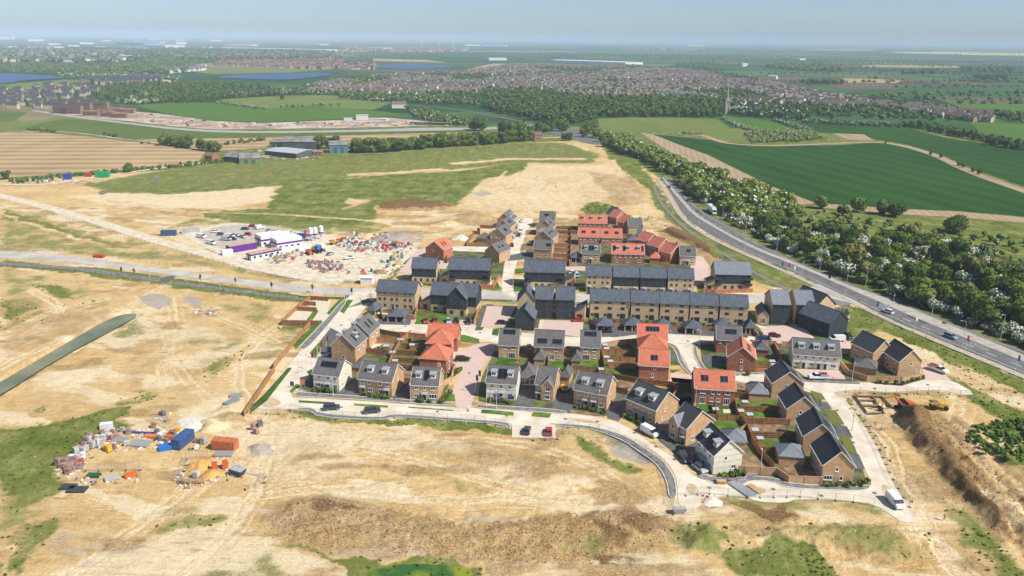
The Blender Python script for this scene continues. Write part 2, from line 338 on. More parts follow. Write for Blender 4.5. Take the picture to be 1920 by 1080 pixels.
ROUGH=[(.8,3,[(478,1002),(515,950),(600,928),(760,955),(1275,955),(1262,1010),(1150,1060),(900,1055),(650,1030)]),
 (.9,3,[(1625,750),(1800,790),(1960,940),(1960,1085),(1750,870)]),(.9,3,[(1260,975),(1400,970),(1700,980),(1780,1010),(1740,1060),(1380,1050),(1260,1030)]),
 (.45,6,[(540,800),(960,830),(1100,870),(1230,900),(1230,950),(700,940),(520,930)]),(.4,5,[(0,560),(250,590),(500,640),(430,720),(250,770),(0,790)]),
 (.5,5,[(700,330),(1180,310),(1230,400),(1000,405),(860,415),(700,410)]),(.5,4,[(0,790),(250,760),(110,900),(0,1080)])]
WATERS=[[(-60,746),(0,714),(105,652),(207,593),(246,585),(260,589),(236,603),(108,670),(0,739),(-60,768)],[(688,1066),(735,1052),(800,1054),(870,1060),(890,1072),(880,1095),(690,1095)],[(182,362),(192,356),(205,360),(190,366)],[(278,340),(290,333),(302,336),(290,344)]]
def build_terrain():
    ys=[58.0]
    while ys[-1] < 960: ys.append(ys[-1]+max(.45 if ys[-1] > 105 else 1.2,ys[-1]*.0031 if ys[-1] < 420 else ys[-1]*.005))
    ys=np.array(ys); nx=880
    T=np.linspace(-1,1,nx)
    YY,TT=np.meshgrid(ys,T,indexing='ij'); XX=TT*(YY*.78+80)
    XX=XX+6; X,Y=XX.ravel(),YY.ravel(); n=len(X)
    jx=X+(fbm(X*.12,Y*.12,4) - .5)*7+(fbm(X*.6+40,Y*.6,3) - .5)*2.2
    jy=Y+(fbm(X*.12+90,Y*.12+50,4) - .5)*9+(fbm(X*.6,Y*.6+70,3) - .5)*2.5
    ch={k: np.zeros(n) for k in 'GBRPD'}
    for c,st,soft,pl in COVER:
        m=poly_mask(jx,jy,GP(pl),soft)*st
        if c == 'S': ch['G'] *= (1 - m); ch['P']=np.maximum(ch['P'],m*.6)
        else: ch[c]=np.maximum(ch[c],m)
    yard=poly_mask(X,Y,GP([(95,790),(300,760),(545,765),(560,930),(480,960),(100,945)]),3); bare=(Y < 470) & (ch['G'] < .35); f1=fbm(X*.035+31,Y*.05+7,5); f2=fbm(X*.05+Y*.03+3,Y*.11 - X*.02+60,5); f3=fbm(X*.025+77,Y*.06+13,5); f4=fbm(X*.04 - Y*.03+9,Y*.12+X*.04+21,5)
    ch['G']=np.where(bare,np.maximum(ch['G'],np.clip((f1 - .58)*5,0,.50)*(1 - yard)),ch['G']); ch['B']=np.where(bare,np.maximum(ch['B'],np.clip((f2 - .53)*5,0,.72)),ch['B'])
    ch['P']=np.where(bare,np.maximum(ch['P'],np.clip((f4 - .50)*6,0,.95)),ch['P']); ch['R']=np.where(bare,np.maximum(ch['R'],np.clip((f3 - .66)*5,0,.5)),ch['R'])
    trk=np.zeros(n)
    rt=random.Random(44); TR2=[(ln,1.0) for ln in TRACKS]+[([(x+a+rt.uniform(-5,5),y+b+rt.uniform(-3,3)) for x,y in ln],.55) for ln in TRACKS for a,b in [(rt.uniform(-28,28),rt.uniform(-14,14)) for _ in range(3)]]
    for ln,stg in TR2:
        p=chaikin(GP(ln),2,False); d=line_dist(jx*.25+X*.75,jy*.25+Y*.75,p,7)
        trk=np.maximum(trk,stg*np.exp(-((d - 1.2)/.45) ** 2)); trk=np.maximum(trk,.3*stg*np.exp(-(d/3) ** 2))
        ch['G'] *= 1 - .8*stg*np.exp(-(d/2.2) ** 2)
    Z=np.zeros(n)
    for h,soft,pl in HEIGHTS: Z += poly_mask(jx*.5+X*.5,jy*.5+Y*.5,GP(pl),soft)*h
    ro=np.zeros(n)
    for a,soft,pl in ROUGH: ro=np.maximum(ro,poly_mask(X,Y,GP(pl),soft)*a)
    rut=fbm(X*.05+Y*.14+9,Y*.9 - X*.35,3)
    a_,b_=G(1650,760),G(1900,1000); dx_,dy_=b_[0] - a_[0],b_[1] - a_[1]; l_=math.hypot(dx_,dy_); dx_ /= l_; dy_ /= l_
    al=X*dx_+Y*dy_; ac=-X*dy_+Y*dx_; rb=poly_mask(X,Y,GP([(1735,790),(1800,780),(1850,830),(1960,900),(1960,1100),(1915,1050),(1800,880)]),4)
    rdg=fbm(ac*.22+fbm(al*.05,ac*.05,2)*2,al*.035,3); Z += rb*(rdg - .5)*3.6; ch['B']=np.maximum(ch['B'],rb*np.clip((rdg - .46)*6,0,.95))
    Z += ro*((fbm(X*.25,Y*.25,4) - .5)*1.1+(fbm(X*1.1,Y*1.1,3) - .5)*.75+(rut - .5)*.5)
    base=(fbm(X*.3+7,Y*.3,4) - .5)*.35
    flatm=poly_mask(X,Y,GP(DEV),2)
    for pl in FLAT_POLYS: flatm=np.maximum(flatm,poly_mask(X,Y,pl,1.5))
    flatm=np.clip(flatm*2,0,1)
    Z=(Z+base)*(1 - flatm) - .12*(1 - flatm)
    edge=np.clip((960 - Y)/60,0,1)*np.clip((1 - np.abs(TT.ravel()))*12,0,1)
    Z=Z*edge
    Z -= trk*.2*(1 - flatm)*edge
    v=np.column_stack([X,Y,Z]).astype(np.float32)
    ny=len(ys); i=np.arange(ny - 1)[:,None]*nx+np.arange(nx - 1)[None,:]; i=i.ravel()
    f=np.column_stack([i,i+1,i+nx+1,i+nx]).astype(np.int32)
    me=bpy.data.meshes.new('ground'); me.vertices.add(n); me.vertices.foreach_set('co',v.ravel())
    me.loops.add(f.size); me.loops.foreach_set('vertex_index',f.ravel()); me.polygons.add(len(f))
    me.polygons.foreach_set('loop_start',np.arange(0,f.size,4,dtype=np.int32))
    me.update(calc_edges=True)
    me.polygons.foreach_set('use_smooth',np.ones(len(f),bool))
    for nm,arrs in (('cover',(ch['G'],ch['B'],ch['R'],ch['P'])),('wear',(trk,ro,ch['D'],trk*0))):
        at=me.color_attributes.new(nm,'FLOAT_COLOR','POINT'); at.data.foreach_set('color',np.column_stack(arrs).astype(np.float32).ravel())
    o=link('ground',me,ground_mat()); o['kind']='structure'
    global _ZG; _ZG=(ys,nx,Z.reshape(len(ys),nx))
    return o
def terrain_z(x,y):
    ys,nx,Z=_ZG; x=np.asarray(x); y=np.asarray(y); i=np.clip(np.searchsorted(ys,y) - 1,0,len(ys) - 2); t=((x - 6)/(y*.78+80)+1)/2*(nx - 1); j=np.clip(t.astype(int),0,nx - 2)
    fy=np.clip((y - ys[i])/(ys[i+1] - ys[i]),0,1); fx=np.clip(t - j,0,1)
    return (Z[i,j]*(1 - fx)+Z[i,j+1]*fx)*(1 - fy)+(Z[i+1,j]*(1 - fx)+Z[i+1,j+1]*fx)*fy
def ground_mat():
    m=bpy.data.materials.new('bare soil and grass'); m.use_nodes=True; t=m.node_tree; N=t.nodes; L=t.links
    b=N['Principled BSDF']; b.inputs['Roughness'].default_value=.95; b.inputs['Specular IOR Level'].default_value=.08
    tc=N.new('ShaderNodeTexCoord')
    def noise(sc_,det=5,stretch=None,rot=0,rough=.6,dist=0):
        no=N.new('ShaderNodeTexNoise'); no.inputs['Scale'].default_value=sc_; no.inputs['Detail'].default_value=det; no.inputs['Roughness'].default_value=rough; no.inputs['Distortion'].default_value=dist
        if stretch:
            mp=N.new('ShaderNodeMapping'); mp.inputs['Scale'].default_value=stretch; mp.inputs['Rotation'].default_value=(0,0,rot); L.new(tc.outputs['Object'],mp.inputs[0]); L.new(mp.outputs[0],no.inputs['Vector'])
        else: L.new(tc.outputs['Object'],no.inputs['Vector'])
        return no.outputs[0]
    def ramp(src,stops):
        rp=N.new('ShaderNodeValToRGB'); e=rp.color_ramp.elements
        while len(e) < len(stops): e.new(.5)
        for k,(p,c) in enumerate(stops): e[k].position=p; e[k].color=(*c,1)
        L.new(src,rp.inputs[0]); return rp.outputs[0]
    def mix(f,a,c):
        mx=N.new('ShaderNodeMix'); mx.data_type='RGBA'; L.new(f,mx.inputs[0]); L.new(a,mx.inputs[6]); L.new(c,mx.inputs[7]); return mx.outputs[2]
    def mixf(f,a,c):
        mx=N.new('ShaderNodeMix'); mx.data_type='FLOAT'; L.new(f,mx.inputs[0]); L.new(a,mx.inputs[2]); L.new(c,mx.inputs[3]); return mx.outputs[0]
    def math_(op,a,b2,clamp=False):
        n=N.new('ShaderNodeMath'); n.operation=op; n.use_clamp=clamp
        for k,x in enumerate((a,b2)):
            if isinstance(x,(int,float)): n.inputs[k].default_value=x
            else: L.new(x,n.inputs[k])
        return n.outputs[0]
    at=N.new('ShaderNodeAttribute'); at.attribute_name='cover'; se=N.new('ShaderNodeSeparateColor'); L.new(at.outputs['Color'],se.inputs[0])
    aw=N.new('ShaderNodeAttribute'); aw.attribute_name='wear'; sw=N.new('ShaderNodeSeparateColor'); L.new(aw.outputs['Color'],sw.inputs[0])
    n_big=noise(.03,6); n_mid=noise(.22,6,rough=.65); n_fine=noise(1.4,5,rough=.7); n_dir=noise(.025,2); n_str=mixf(math_('MULTIPLY',math_('SUBTRACT',n_dir,.42),6,True),noise(.8,6,(.14,1.0,1),R(-14),dist=1.0,rough=.75),noise(.7,6,(.14,1.0,1),R(32),dist=1.0,rough=.75)); n_str2=noise(.35,4,(1.0,.14,1),R(35),dist=.5)
    comb=math_('ADD',math_('MULTIPLY',n_big,.30),math_('ADD',math_('MULTIPLY',n_mid,.22),math_('ADD',math_('MULTIPLY',n_str,.20),math_('MULTIPLY',n_fine,.28))))
    soil=ramp(comb,[(.36,(.33,.19,.065)),(.43,(.48,.30,.115)),(.49,(.60,.41,.18)),(.55,(.69,.50,.245)),(.64,(.79,.63,.37))])
    # masks: attribute pushed by noise so that borders break up
    def mask(attr,nz,k=4.0,amt=.9):
        d=math_('ADD',attr,math_('MULTIPLY',math_('SUBTRACT',nz,.5),amt)); return math_('ADD',math_('MULTIPLY',math_('SUBTRACT',d,.5),k),.5,True)
    nz1=math_('ADD',math_('MULTIPLY',n_mid,.45),math_('MULTIPLY',n_fine,.55))
    nz2=math_('ADD',math_('MULTIPLY',n_str2,.3),math_('MULTIPLY',nz1,.7))
    pale=ramp(nz1,[(.35,(.66,.52,.30)),(.6,(.80,.68,.46))])
    out=mix(math_('MULTIPLY',mask(at.outputs['Alpha'],comb,3,1.6),.75),soil,pale)
    tk=ramp(n_fine,[(.35,(.62,.47,.26)),(.6,(.80,.66,.43))]); out=mix(math_('MULTIPLY',mask(sw.outputs[0],n_fine,4,.8),.85),out,tk)
    grey=ramp(nz1,[(.3,(.30,.25,.19)),(.65,(.52,.46,.37))]); out=mix(mask(se.outputs[2],nz1,4),out,grey)
    n_clod=noise(2.2,6,rough=.8)
    brown=ramp(math_('ADD',math_('MULTIPLY',nz2,.5),math_('MULTIPLY',n_clod,.5)),[(.41,(.11,.06,.022)),(.46,(.28,.17,.068)),(.515,(.42,.275,.12)),(.59,(.64,.465,.24))]); n_pat=noise(.09,5,rough=.6); nzb=math_('ADD',math_('MULTIPLY',n_pat,.45),math_('MULTIPLY',nz1,.55)); out=mix(math_('MULTIPLY',mask(se.outputs[1],nzb,2.6,2.6),.85),out,brown)
    dry=ramp(nz1,[(.35,(.20,.19,.06)),(.6,(.38,.33,.15))]); out=mix(math_('MULTIPLY',mask(se.outputs[0],nzb,2.2,2.8),.8),out,dry)
    dkr=ramp(n_clod,[(.38,(.085,.045,.018)),(.5,(.17,.10,.042)),(.62,(.30,.19,.085))]); out=mix(math_('MULTIPLY',mask(sw.outputs[2],nzb,3,1.6),.9),out,dkr)
    gr=ramp(math_('ADD',math_('MULTIPLY',nz2,.6),math_('MULTIPLY',n_pat,.4)),[(.38,(.058,.090,.012)),(.45,(.115,.148,.024)),(.52,(.185,.205,.046)),(.62,(.34,.315,.12))])
    out=mix(mask(math_('SUBTRACT',se.outputs[0],.07),nzb,3.2,3.4),out,gr)
    # scrape marks left by machines: short dark dashes in patches
    sc1=noise(1.1,3,(.14,1.0,1),R(22),dist=.4); sc2=noise(1.0,3,(.16,1.0,1),R(-35),dist=.5); scm_=math_('MULTIPLY',math_('SUBTRACT',math_('MAXIMUM',sc1,sc2),.60),9,True); pm_=math_('MULTIPLY',math_('SUBTRACT',noise(.06,3),.46),8,True)
    dk=N.new('ShaderNodeRGB'); dk.outputs[0].default_value=(.30,.18,.08,1); bare=math_('SUBTRACT',1.0,se.outputs[0],True)
    out=mix(math_('MULTIPLY',math_('MULTIPLY',math_('MULTIPLY',scm_,pm_),bare),.8),out,dk.outputs[0])
    # small stones and scraps
    vo=N.new('ShaderNodeTexVoronoi'); vo.inputs['Scale'].default_value=.55; L.new(tc.outputs['Object'],vo.inputs['Vector'])
    st=math_('LESS_THAN',vo.outputs['Distance'],.10); col=N.new('ShaderNodeSeparateColor'); L.new(vo.outputs['Color'],col.inputs[0])
    st=math_('MULTIPLY',st,math_('GREATER_THAN',col.outputs[0],.8)); wh=N.new('ShaderNodeRGB'); wh.outputs[0].default_value=(.62,.56,.46,1)
    out=mix(math_('MULTIPLY',st,.7),out,wh.outputs[0])
    L.new(out,b.inputs['Base Color'])
    bp=N.new('ShaderNodeBump'); bp.inputs['Strength'].default_value=.8; bp.inputs['Distance'].default_value=.6
    L.new(math_('ADD',math_('MULTIPLY',n_fine,.6),math_('MULTIPLY',n_str,.9)),bp.inputs['Height']); L.new(bp.outputs[0],b.inputs['Normal'])
    return m
# ------------------------------------------------------------------ fields and far land
crop_dark=rows_mat('young wheat',(.012,.050,.005),(.034,.098,.010),R(-16),24,.2,patch=.012,col3=(.06,.13,.018))
crop_far=rows_mat('far wheat',(.03,.085,.018),(.055,.12,.028),R(20),14,.2,patch=.004)
crop_bright=rows_mat('bright grass crop',(.055,.13,.012),(.10,.18,.02),R(10),8,.25,patch=.01)
pasture=rows_mat('pasture',(.12,.165,.03),(.18,.215,.05),R(40),12,.15,patch=.02)
meadow=rows_mat('meadow',(.065,.115,.015),(.13,.17,.03),R(5),15,.15,patch=.02)
plough=rows_mat('ploughed soil',(.29,.195,.09),(.50,.365,.19),R(84),24,.34,patch=.012)
plough_dark=rows_mat('dark ploughed soil',(.10,.07,.05),(.17,.12,.085),R(10),9,.3,patch=.01)
margin=rows_mat('bare field margin',(.30,.21,.125),(.46,.34,.21),R(10),5,.2,patch=.05)
rape=mat('oilseed rape',(.62,.52,.12),var=.1,scale=.01)
dust=mat('worn pale ground',(.55,.44,.31),var=.25,scale=.05,col2=(.66,.56,.42))
site_dirt=mat('building plot ground',(.40,.29,.2),var=.3,scale=.03,col2=(.62,.50,.38))
def far_mat():
    m=bpy.data.materials.new('distant farmland'); m.use_nodes=True; t=m.node_tree; N=t.nodes; L=t.links
    b=N['Principled BSDF']; b.inputs['Roughness'].default_value=.95; b.inputs['Specular IOR Level'].default_value=0.05
    tc=N.new('ShaderNodeTexCoord'); mp=N.new('ShaderNodeMapping'); mp.inputs['Rotation'].default_value=(0,0,R(12)); mp.inputs['Scale'].default_value=(.0009,.0024,1)
    L.new(tc.outputs['Object'],mp.inputs[0]); vo=N.new('ShaderNodeTexVoronoi'); vo.distance='MANHATTAN'; vo.inputs['Scale'].default_value=1.0; vo.inputs['Randomness'].default_value=.8; L.new(mp.outputs[0],vo.inputs['Vector'])
    rp=N.new('ShaderNodeValToRGB'); e=rp.color_ramp.elements; rp.color_ramp.interpolation='CONSTANT'
    cols=[(0,(.03,.085,.022)),(.22,(.06,.13,.035)),(.4,(.04,.10,.03)),(.55,(.09,.15,.05)),(.68,(.14,.105,.07)),(.76,(.05,.115,.035)),(.88,(.26,.22,.12)),(.95,(.04,.10,.028))]
    while len(e) < len(cols): e.new(.5)
    for k,(p,c) in enumerate(cols): e[k].position=p; e[k].color=(*c,1)
    sp_=N.new('ShaderNodeSeparateColor'); L.new(vo.outputs['Color'],sp_.inputs[0]); L.new(sp_.outputs[0],rp.inputs[0])
    no=N.new('ShaderNodeTexNoise'); no.inputs['Scale'].default_value=.004; no.inputs['Detail'].default_value=8; L.new(tc.outputs['Object'],no.inputs['Vector'])
    hs=N.new('ShaderNodeMix'); hs.data_type='RGBA'; hs.blend_type='MULTIPLY'; hs.inputs[0].default_value=.8
    r2=N.new('ShaderNodeValToRGB'); r2.color_ramp.elements[0].position=.38; r2.color_ramp.elements[1].position=.6; r2.color_ramp.elements[0].color=(.45,.5,.45,1); r2.color_ramp.elements[1].color=(1.2,1.2,1.1,1)
    L.new(no.outputs[0],r2.inputs[0]); L.new(rp.outputs[0],hs.inputs[6]); L.new(r2.outputs[0],hs.inputs[7]); L.new(hs.outputs[2],b.inputs['Base Color'])
    return m
def base_ground():
    xr=lambda y: (y*.78+80)
    ins=[(-xr(59)+9,59),(xr(59)+3,59),(xr(958)+3,958),(-xr(958)+9,958)]; O=40000
    outs=[(-O,-3000),(O,-3000),(O,O),(-O,O)]
    v=[(x,y,-.06) for x,y in ins]+[(x,y,-.06) for x,y in outs]
    f=[(i,4+i,4+(i+1) % 4,(i+1) % 4) for i in range(4)]
    o=link('farmland',pydata('farmland',v,f),far_mat()); o['kind']='structure'
base_ground()
FLAT_POLYS=[]
def fieldp(name,pts,m,z,smooth=0):
    FLAT_POLYS.append(chaikin(GP(pts),1)); return flat(name,pts,m,z,smooth=smooth)
fieldp('ploughed_field',[(-90,250),(0,248),(60,247),(150,255),(270,268),(385,285),(372,303),(330,312),(260,316),(120,326),(-60,338)],plough,.06)
fieldp('meadow_field',[(40,239),(117,223),(213,227),(283,237),(350,244),(500,246),(640,243),(870,236),(880,247),(700,256),(433,258),(250,262),(180,253),(60,244)],meadow,.07)
fieldp('bright_crop_field',[(253,197),(330,192),(410,193),(500,203),(567,199),(640,202),(720,209),(758,216),(640,223),(493,229),(400,225),(330,216),(273,204)],crop_bright,.08)
fieldp('rough_pasture',[(407,187),(500,181),(600,178),(690,182),(735,192),(700,206),(600,200),(500,203)],pasture,.07)
fieldp('ploughed_strip',[(255,262),(433,259),(640,254),(868,248),(845,257),(660,268),(540,274),(400,284),(345,273)],plough,.08)
fieldp('building_plot',[(240,208),(300,213),(400,227),(493,231),(640,225),(720,220),(805,228),(800,236),(640,240),(400,243),(330,237),(250,228),(180,222),(120,214)],site_dirt,.09)
fieldp('small_field',[(-60,205),(50,210),(30,226),(-60,236)],meadow,.07)
fieldp('verge_field',[(0,236),(60,232),(130,214),(200,222),(230,228),(120,224),(40,240),(0,246)],pasture,.065)
fieldp('wheat_field',[(1225,252),(1290,258),(1380,268),(1420,273),(1560,273),(1655,267),(1700,277),(1780,302),(1850,333),(1935,368),(1990,390),(1990,412),(1800,396),(1690,391),(1530,380),(1450,350),(1380,316),(1330,291),(1270,270)],crop_dark,.06)
fieldp('field_margin',[(1200,248),(1226,253),(1270,270),(1330,292),(1380,317),(1450,351),(1530,381),(1500,384),(1440,362),(1350,335),(1270,295),(1225,265)],margin,.07)
fieldp('field_track',[(1530,381),(1690,392),(1800,397),(1990,414),(1990,424),(1800,408),(1690,402),(1540,390)],margin,.075)
ribbon('field_edge_path',[(1270,250),(1313,252),(1340,262),(1363,269),(1430,274),(1530,271),(1640,265),(1700,274),(1760,293),(1820,324),(1960,372)],9,margin,.10)
fieldp('hay_field',[(1120,222),(1200,220),(1280,221),(1345,224),(1400,262),(1420,270),(1363,267),(1320,251),(1270,247),(1200,248),(1150,250),(1125,240)],pasture,.05)
fieldp('bright_meadow',[(1350,217),(1447,227),(1493,242),(1515,250),(1420,243),(1385,232)],crop_bright,.07)
fieldp('far_wheat_field',[(1500,232),(1600,233),(1713,243),(1780,260),(1850,270),(1990,290),(1990,372),(1900,343),(1830,318),(1770,292),(1700,271),(1640,261),(1590,252),(1530,248)],crop_dark,.05)
fieldp('scrub_field',[(1620,252),(1560,250),(1590,262),(1640,264)],margin,.09)
fieldp('green_strip',[(1815,229),(1990,234),(1990,272),(1850,256)],crop_bright,.06)
for i,(nm,m_,pts) in enumerate([
 ('far_field',crop_far,[(1660,170),(1713,161),(1990,168),(1990,184),(1780,183),(1600,180)]),('far_field',crop_bright,[(1760,187),(1850,189),(1990,200),(1900,208),(1800,202)]),
 ('far_field',plough_dark,[(1700,181),(1990,185),(1990,197),(1780,188)]),('far_field',plough,[(1580,147),(1697,150),(1680,156),(1580,155)]),
 ('far_field',plough_dark,[(1547,160),(1680,163),(1680,168),(1580,167)]),('far_field',plough_dark,[(1580,134.5),(1730,136.5),(1730,139),(1580,137)]),
 ('far_field',plough,[(852,136),(923,119.5),(967,119.5),(937,127),(873,138)]),('rape_field',rape,[(1655,97.5),(1800,97.5),(1990,101),(1990,105.5),(1840,103.5),(1700,100)]),
 ('far_field',crop_far,[(1530,110),(1700,112),(1760,118),(1560,115)]),('far_field',crop_bright,[(1740,146),(1830,148),(1810,152),(1700,151)]),
 ('far_field',plough,[(1580,125),(1640,122),(1800,124),(1800,127)]),('far_field',crop_far,[(1500,104),(1620,105),(1600,107),(1480,106)]),
 ('far_field',plough_dark,[(1320,117),(1440,119),(1440,121.5),(1350,120)]),('far_field',crop_far,[(1290,122),(1420,126),(1560,140),(1400,132),(1300,126)]),
 ('far_field',crop_far,[(640,138),(690,136),(860,137),(840,141),(640,142)]),('far_field',pasture,[(380,128),(500,126),(620,131),(540,137),(400,140),(350,134)]),
 ('far_field',pasture,[(20,158),(120,150),(230,152),(130,158),(60,172),(0,176)]),('far_field',plough,[(700,110),(800,113),(840,118),(700,115)]),
 ('far_field',site_dirt,[(225,143),(330,152),(345,158),(280,153)]),('far_field',plough_dark,[(1830,118),(1990,121),(1990,124),(1850,122)]),
 ('far_field',crop_bright,[(1100,106),(1250,107),(1230,110),(1080,110)]),('far_field',plough,[(1530,92),(1640,93),(1640,95),(1500,94)]),('far_field',crop_far,[(1720,142),(1840,155),(1990,158),(1990,150),(1840,141)])]):
    o=flat(nm,pts,m_,.10+.05*i); o['label']=None if False else nm.replace('_',' ')
water_blue=mat('lake water',(.018,.065,.17),rough=.35,spec=.25,var=.15,scale=.01)
pond_green=mat('algae pond water',(.05,.15,.03),rough=.4,spec=.25,var=.2,scale=.14,col2=(.24,.28,.02),contrast=(.42,.6))
ditch_water=mat('murky green water',(.17,.20,.115),rough=.45,spec=.25,var=.2,scale=.08,col2=(.26,.26,.15))
for i,pts in enumerate([[(-90,138),(20,138),(67,141.5),(130,146.5),(90,149),(40,152),(20,157),(-90,160)],[(400,146),(440,141),(520,138.5),(600,137.5),(627,138.5),(612,143),(547,150.5),(500,150),(440,148)],[(703,122.5),(770,121.5),(848,125),(855,127),(787,131),(737,130.5),(710,126.5)]]):
    flat('lake_water',pts,water_blue,1.4+.05*i,smooth=1)
for i,pts in enumerate(WATERS): flat('pond_water' if i else 'ditch_water',pts,[ditch_water,pond_green,ditch_water,ditch_water][i],-.42 if i < 2 else .06,smooth=1)
# ------------------------------------------------------------------ roads, pavements, paving, lawns: each its own sheet
tarmac=mat('dark tarmac',(.115,.115,.118),var=.22,scale=.5,rough=.9,stretch=(1,1,1))
aroad=mat('worn asphalt',(.15,.148,.145),var=.18,scale=.25,rough=.9)
pave=mat('pavement asphalt',(.20,.195,.185),var=.25,scale=.6,rough=.9)
dusty=mat('dusty concrete road',(.66,.57,.43),var=.1,scale=.22,col2=(.76,.68,.545),rough=.95,detail=8)
avenue=mat('avenue asphalt under dust',(.46,.42,.365),var=.12,scale=.12,col2=(.56,.515,.45),rough=.95)
haul=mat('compacted stone track',(.62,.52,.37),var=.12,scale=.3,col2=(.74,.65,.49),rough=.95,detail=8)
pink=mat('pink block paving',(.58,.42,.345),var=.07,scale=1.8,col2=(.65,.50,.42),rough=.9)
kerb_m=mat('pale concrete kerb',(.62,.57,.48),var=.1,scale=1)
lawn_m=mat('turf lawn',(.06,.135,.008),var=.3,scale=.35,col2=(.11,.20,.018),rough=.95,detail=8,objvar=.28)
drylawn=mat('dry grass',(.22,.20,.05),var=.3,scale=.6,col2=(.13,.18,.025),rough=.95)
garden_soil=mat('bare garden soil',(.22,.135,.07),var=.3,scale=.5,col2=(.34,.23,.125),rough=.95)
slab_m=mat('cream paving slabs',(.66,.57,.42),var=.08,scale=1)
white_line=mat('white road paint',(.72,.71,.67),var=.08,scale=2)
hatch_m=mat('worn pale hatching',(.44,.39,.32),var=.15,scale=.4)
def road(name,pts,m,z,smooth=1,kerb=False):
    p=chaikin(GP(pts),smooth) if smooth else GP(pts); FLAT_POLYS.append(p); o=flat(name,p,m,z,px=False)
    if kerb: ribbon('kerb',p+[p[0]],.28,kerb_m,z+.09,h=.1,px=False,smooth=0)
    return o
AL=[(1238,331),(1262,370),(1284,406),(1318,432),(1361,455),(1418,481),(1480,507),(1540,535),(1600,562),(1670,597),(1760,636),(1850,673),(1960,719)]
AU=[(1990,686),(1920,657),(1870,640),(1815,618),(1715,578),(1660,557),(1597,534),(1532,508),(1480,484),(1420,456),(1361,420),(1324,401),(1291,373),(1266,348),(1248,328)]
road('main_road',AL+AU,aroad,.08)
ribbon('footway',[(x - 6,y+3) for x,y in AL],2.4,hatch_m,.11)
flat('central_hatching',[(1240,333),(1272,372),(1298,402),(1337,426),(1382,451),(1430,474),(1490,497),(1545,521),(1600,545),(1655,569),(1700,589),(1760,614),(1850,650),(1990,706),(1990,696),(1850,637),(1760,601),(1690,571),(1640,552),(1590,535),(1540,514),(1490,492),(1432,470),(1386,449),(1342,424),(1304,400),(1277,371),(1244,332)],hatch_m,.12,smooth=1)
ribbon('lane_marking',[(1660,583),(1720,609),(1810,645),(1960,706)],.28,white_line,.13,dash=(4,5))
ribbon('lane_marking',[(1260,350),(1290,385),(1320,410),(1370,436),(1430,461),(1490,485)],.22,white_line,.13,dash=(3,6))
ribbon('edge_line',[(x+3,y - 2) for x,y in AL[4:]],.18,white_line,.125)
ribbon('edge_line',[(x - 2,y+2) for x,y in AU],.18,white_line,.125)
ribbon('lane_marking',[(1500,500),(1560,526),(1640,560),(1720,592),(1800,624)],.2,white_line,.13,dash=(2,8))
ribbon('footpath',[(1226,350),(1238,380),(1262,408),(1290,432),(1315,451),(1352,473),(1382,492),(1420,514),(1450,530),(1480,545)],2.2,pave,.07)
# the avenue from the left across to the junction
road('avenue',[(-60,466),(0,470),(60,473),(130,479),(220,492),(300,503),(400,517),(520,531),(600,538),(670,541),(760,542),(900,545),(1080,551),(1240,553),(1400,553),(1480,549),(1520,538),(1545,528),(1640,566),(1600,572),(1545,566),(1460,567),(1400,570),(1250,569),(1080,567),(900,560),(780,556),(715,553),(700,562),(640,553),(560,549),(480,538),(330,517),(200,499),(100,489),(0,483),(-60,481)],avenue,.05)
ribbon('footway',[(-60,492),(0,495),(60,498),(140,503),(240,517),(300,526)],4.2,pave,.06); ribbon('footway',[(325,530),(420,543),(500,553),(575,560)],3.2,pave,.06)
flat('crossing_patch',[(302,521),(322,517),(330,520),(314,530),(298,529)],tarmac,.075)
ribbon('footway',[(700,575),(790,560),(960,565),(1100,572),(1300,575),(1400,574)],2.2,pave,.04)
ribbon('grass_verge',[(560,556),(640,560),(655,556)],2.2,lawn_m,.06); ribbon('grass_verge',[(330,524),(420,537),(560,555)],2.4,drylawn,.055); ribbon('grass_verge',[(170,505),(240,511),(300,520)],2.4,drylawn,.055)
ribbon('grass_verge',[(800,558.5),(880,561.5),(960,564)],2.0,lawn_m,.055); ribbon('grass_verge',[(1085,570),(1110,570.5)],2.2,lawn_m,.055)
ribbon('grass_verge',[(905,541),(930,542),(942,540)],2.0,lawn_m,.06)
# haul road from the left and the compound floor
ribbon('haul_road',[(-60,352),(0,367),(60,381),(120,397),(200,421),(280,447),(340,464),(400,480),(470,500),(560,518),(640,530)],7.5,haul,.03); FLAT_POLYS.append(GP([(-60,348),(100,385),(280,440),(400,472),(640,525),(640,536),(400,490),(280,456),(100,398),(-60,358)]))
road('compound_yard',[(335,436),(432,417),(470,420),(560,432),(640,452),(690,470),(760,462),(790,465),(760,490),(735,512),(690,530),(620,522),(560,512),(480,497),(420,480),(380,462)],haul,.035)
flat('worn_yard',[(360,440),(432,419),(540,428),(570,444),(480,470),(400,466)],mat('stone chippings yard',(.46,.40,.33),var=.15,scale=.4,col2=(.56,.50,.41)),.045,smooth=1)
ribbon('haul_road',[(0,345),(60,348),(140,340),(190,330),(280,318),(400,302),(520,290),(700,278),(900,264),(1080,256)],5,haul,.09)
ribbon('service_road',[(-60,260),(60,244),(150,249),(240,262),(330,272),(390,283)],3,dust,.10)
road('bypass_road',[(60,206),(120,214),(150,219),(250,231),(330,240),(430,246),(560,246),(700,243),(800,239),(870,240),(950,238),(1000,233),(1000,236),(950,242),(870,244),(700,247),(560,249.5),(430,249.5),(330,244),(250,234),(150,222),(60,209)],mat('pale far road',(.38,.36,.33),var=.1,scale=.1),.12)
road('roundabout_road',[(985,236),(1020,234),(1060,238),(1085,246),(1110,252),(1105,262),(1070,262),(1050,254),(1010,246),(985,243)],aroad,.13)
road('roundabout_road',[(1070,256),(1110,258),(1130,270),(1115,272),(1080,264)],aroad,.14)
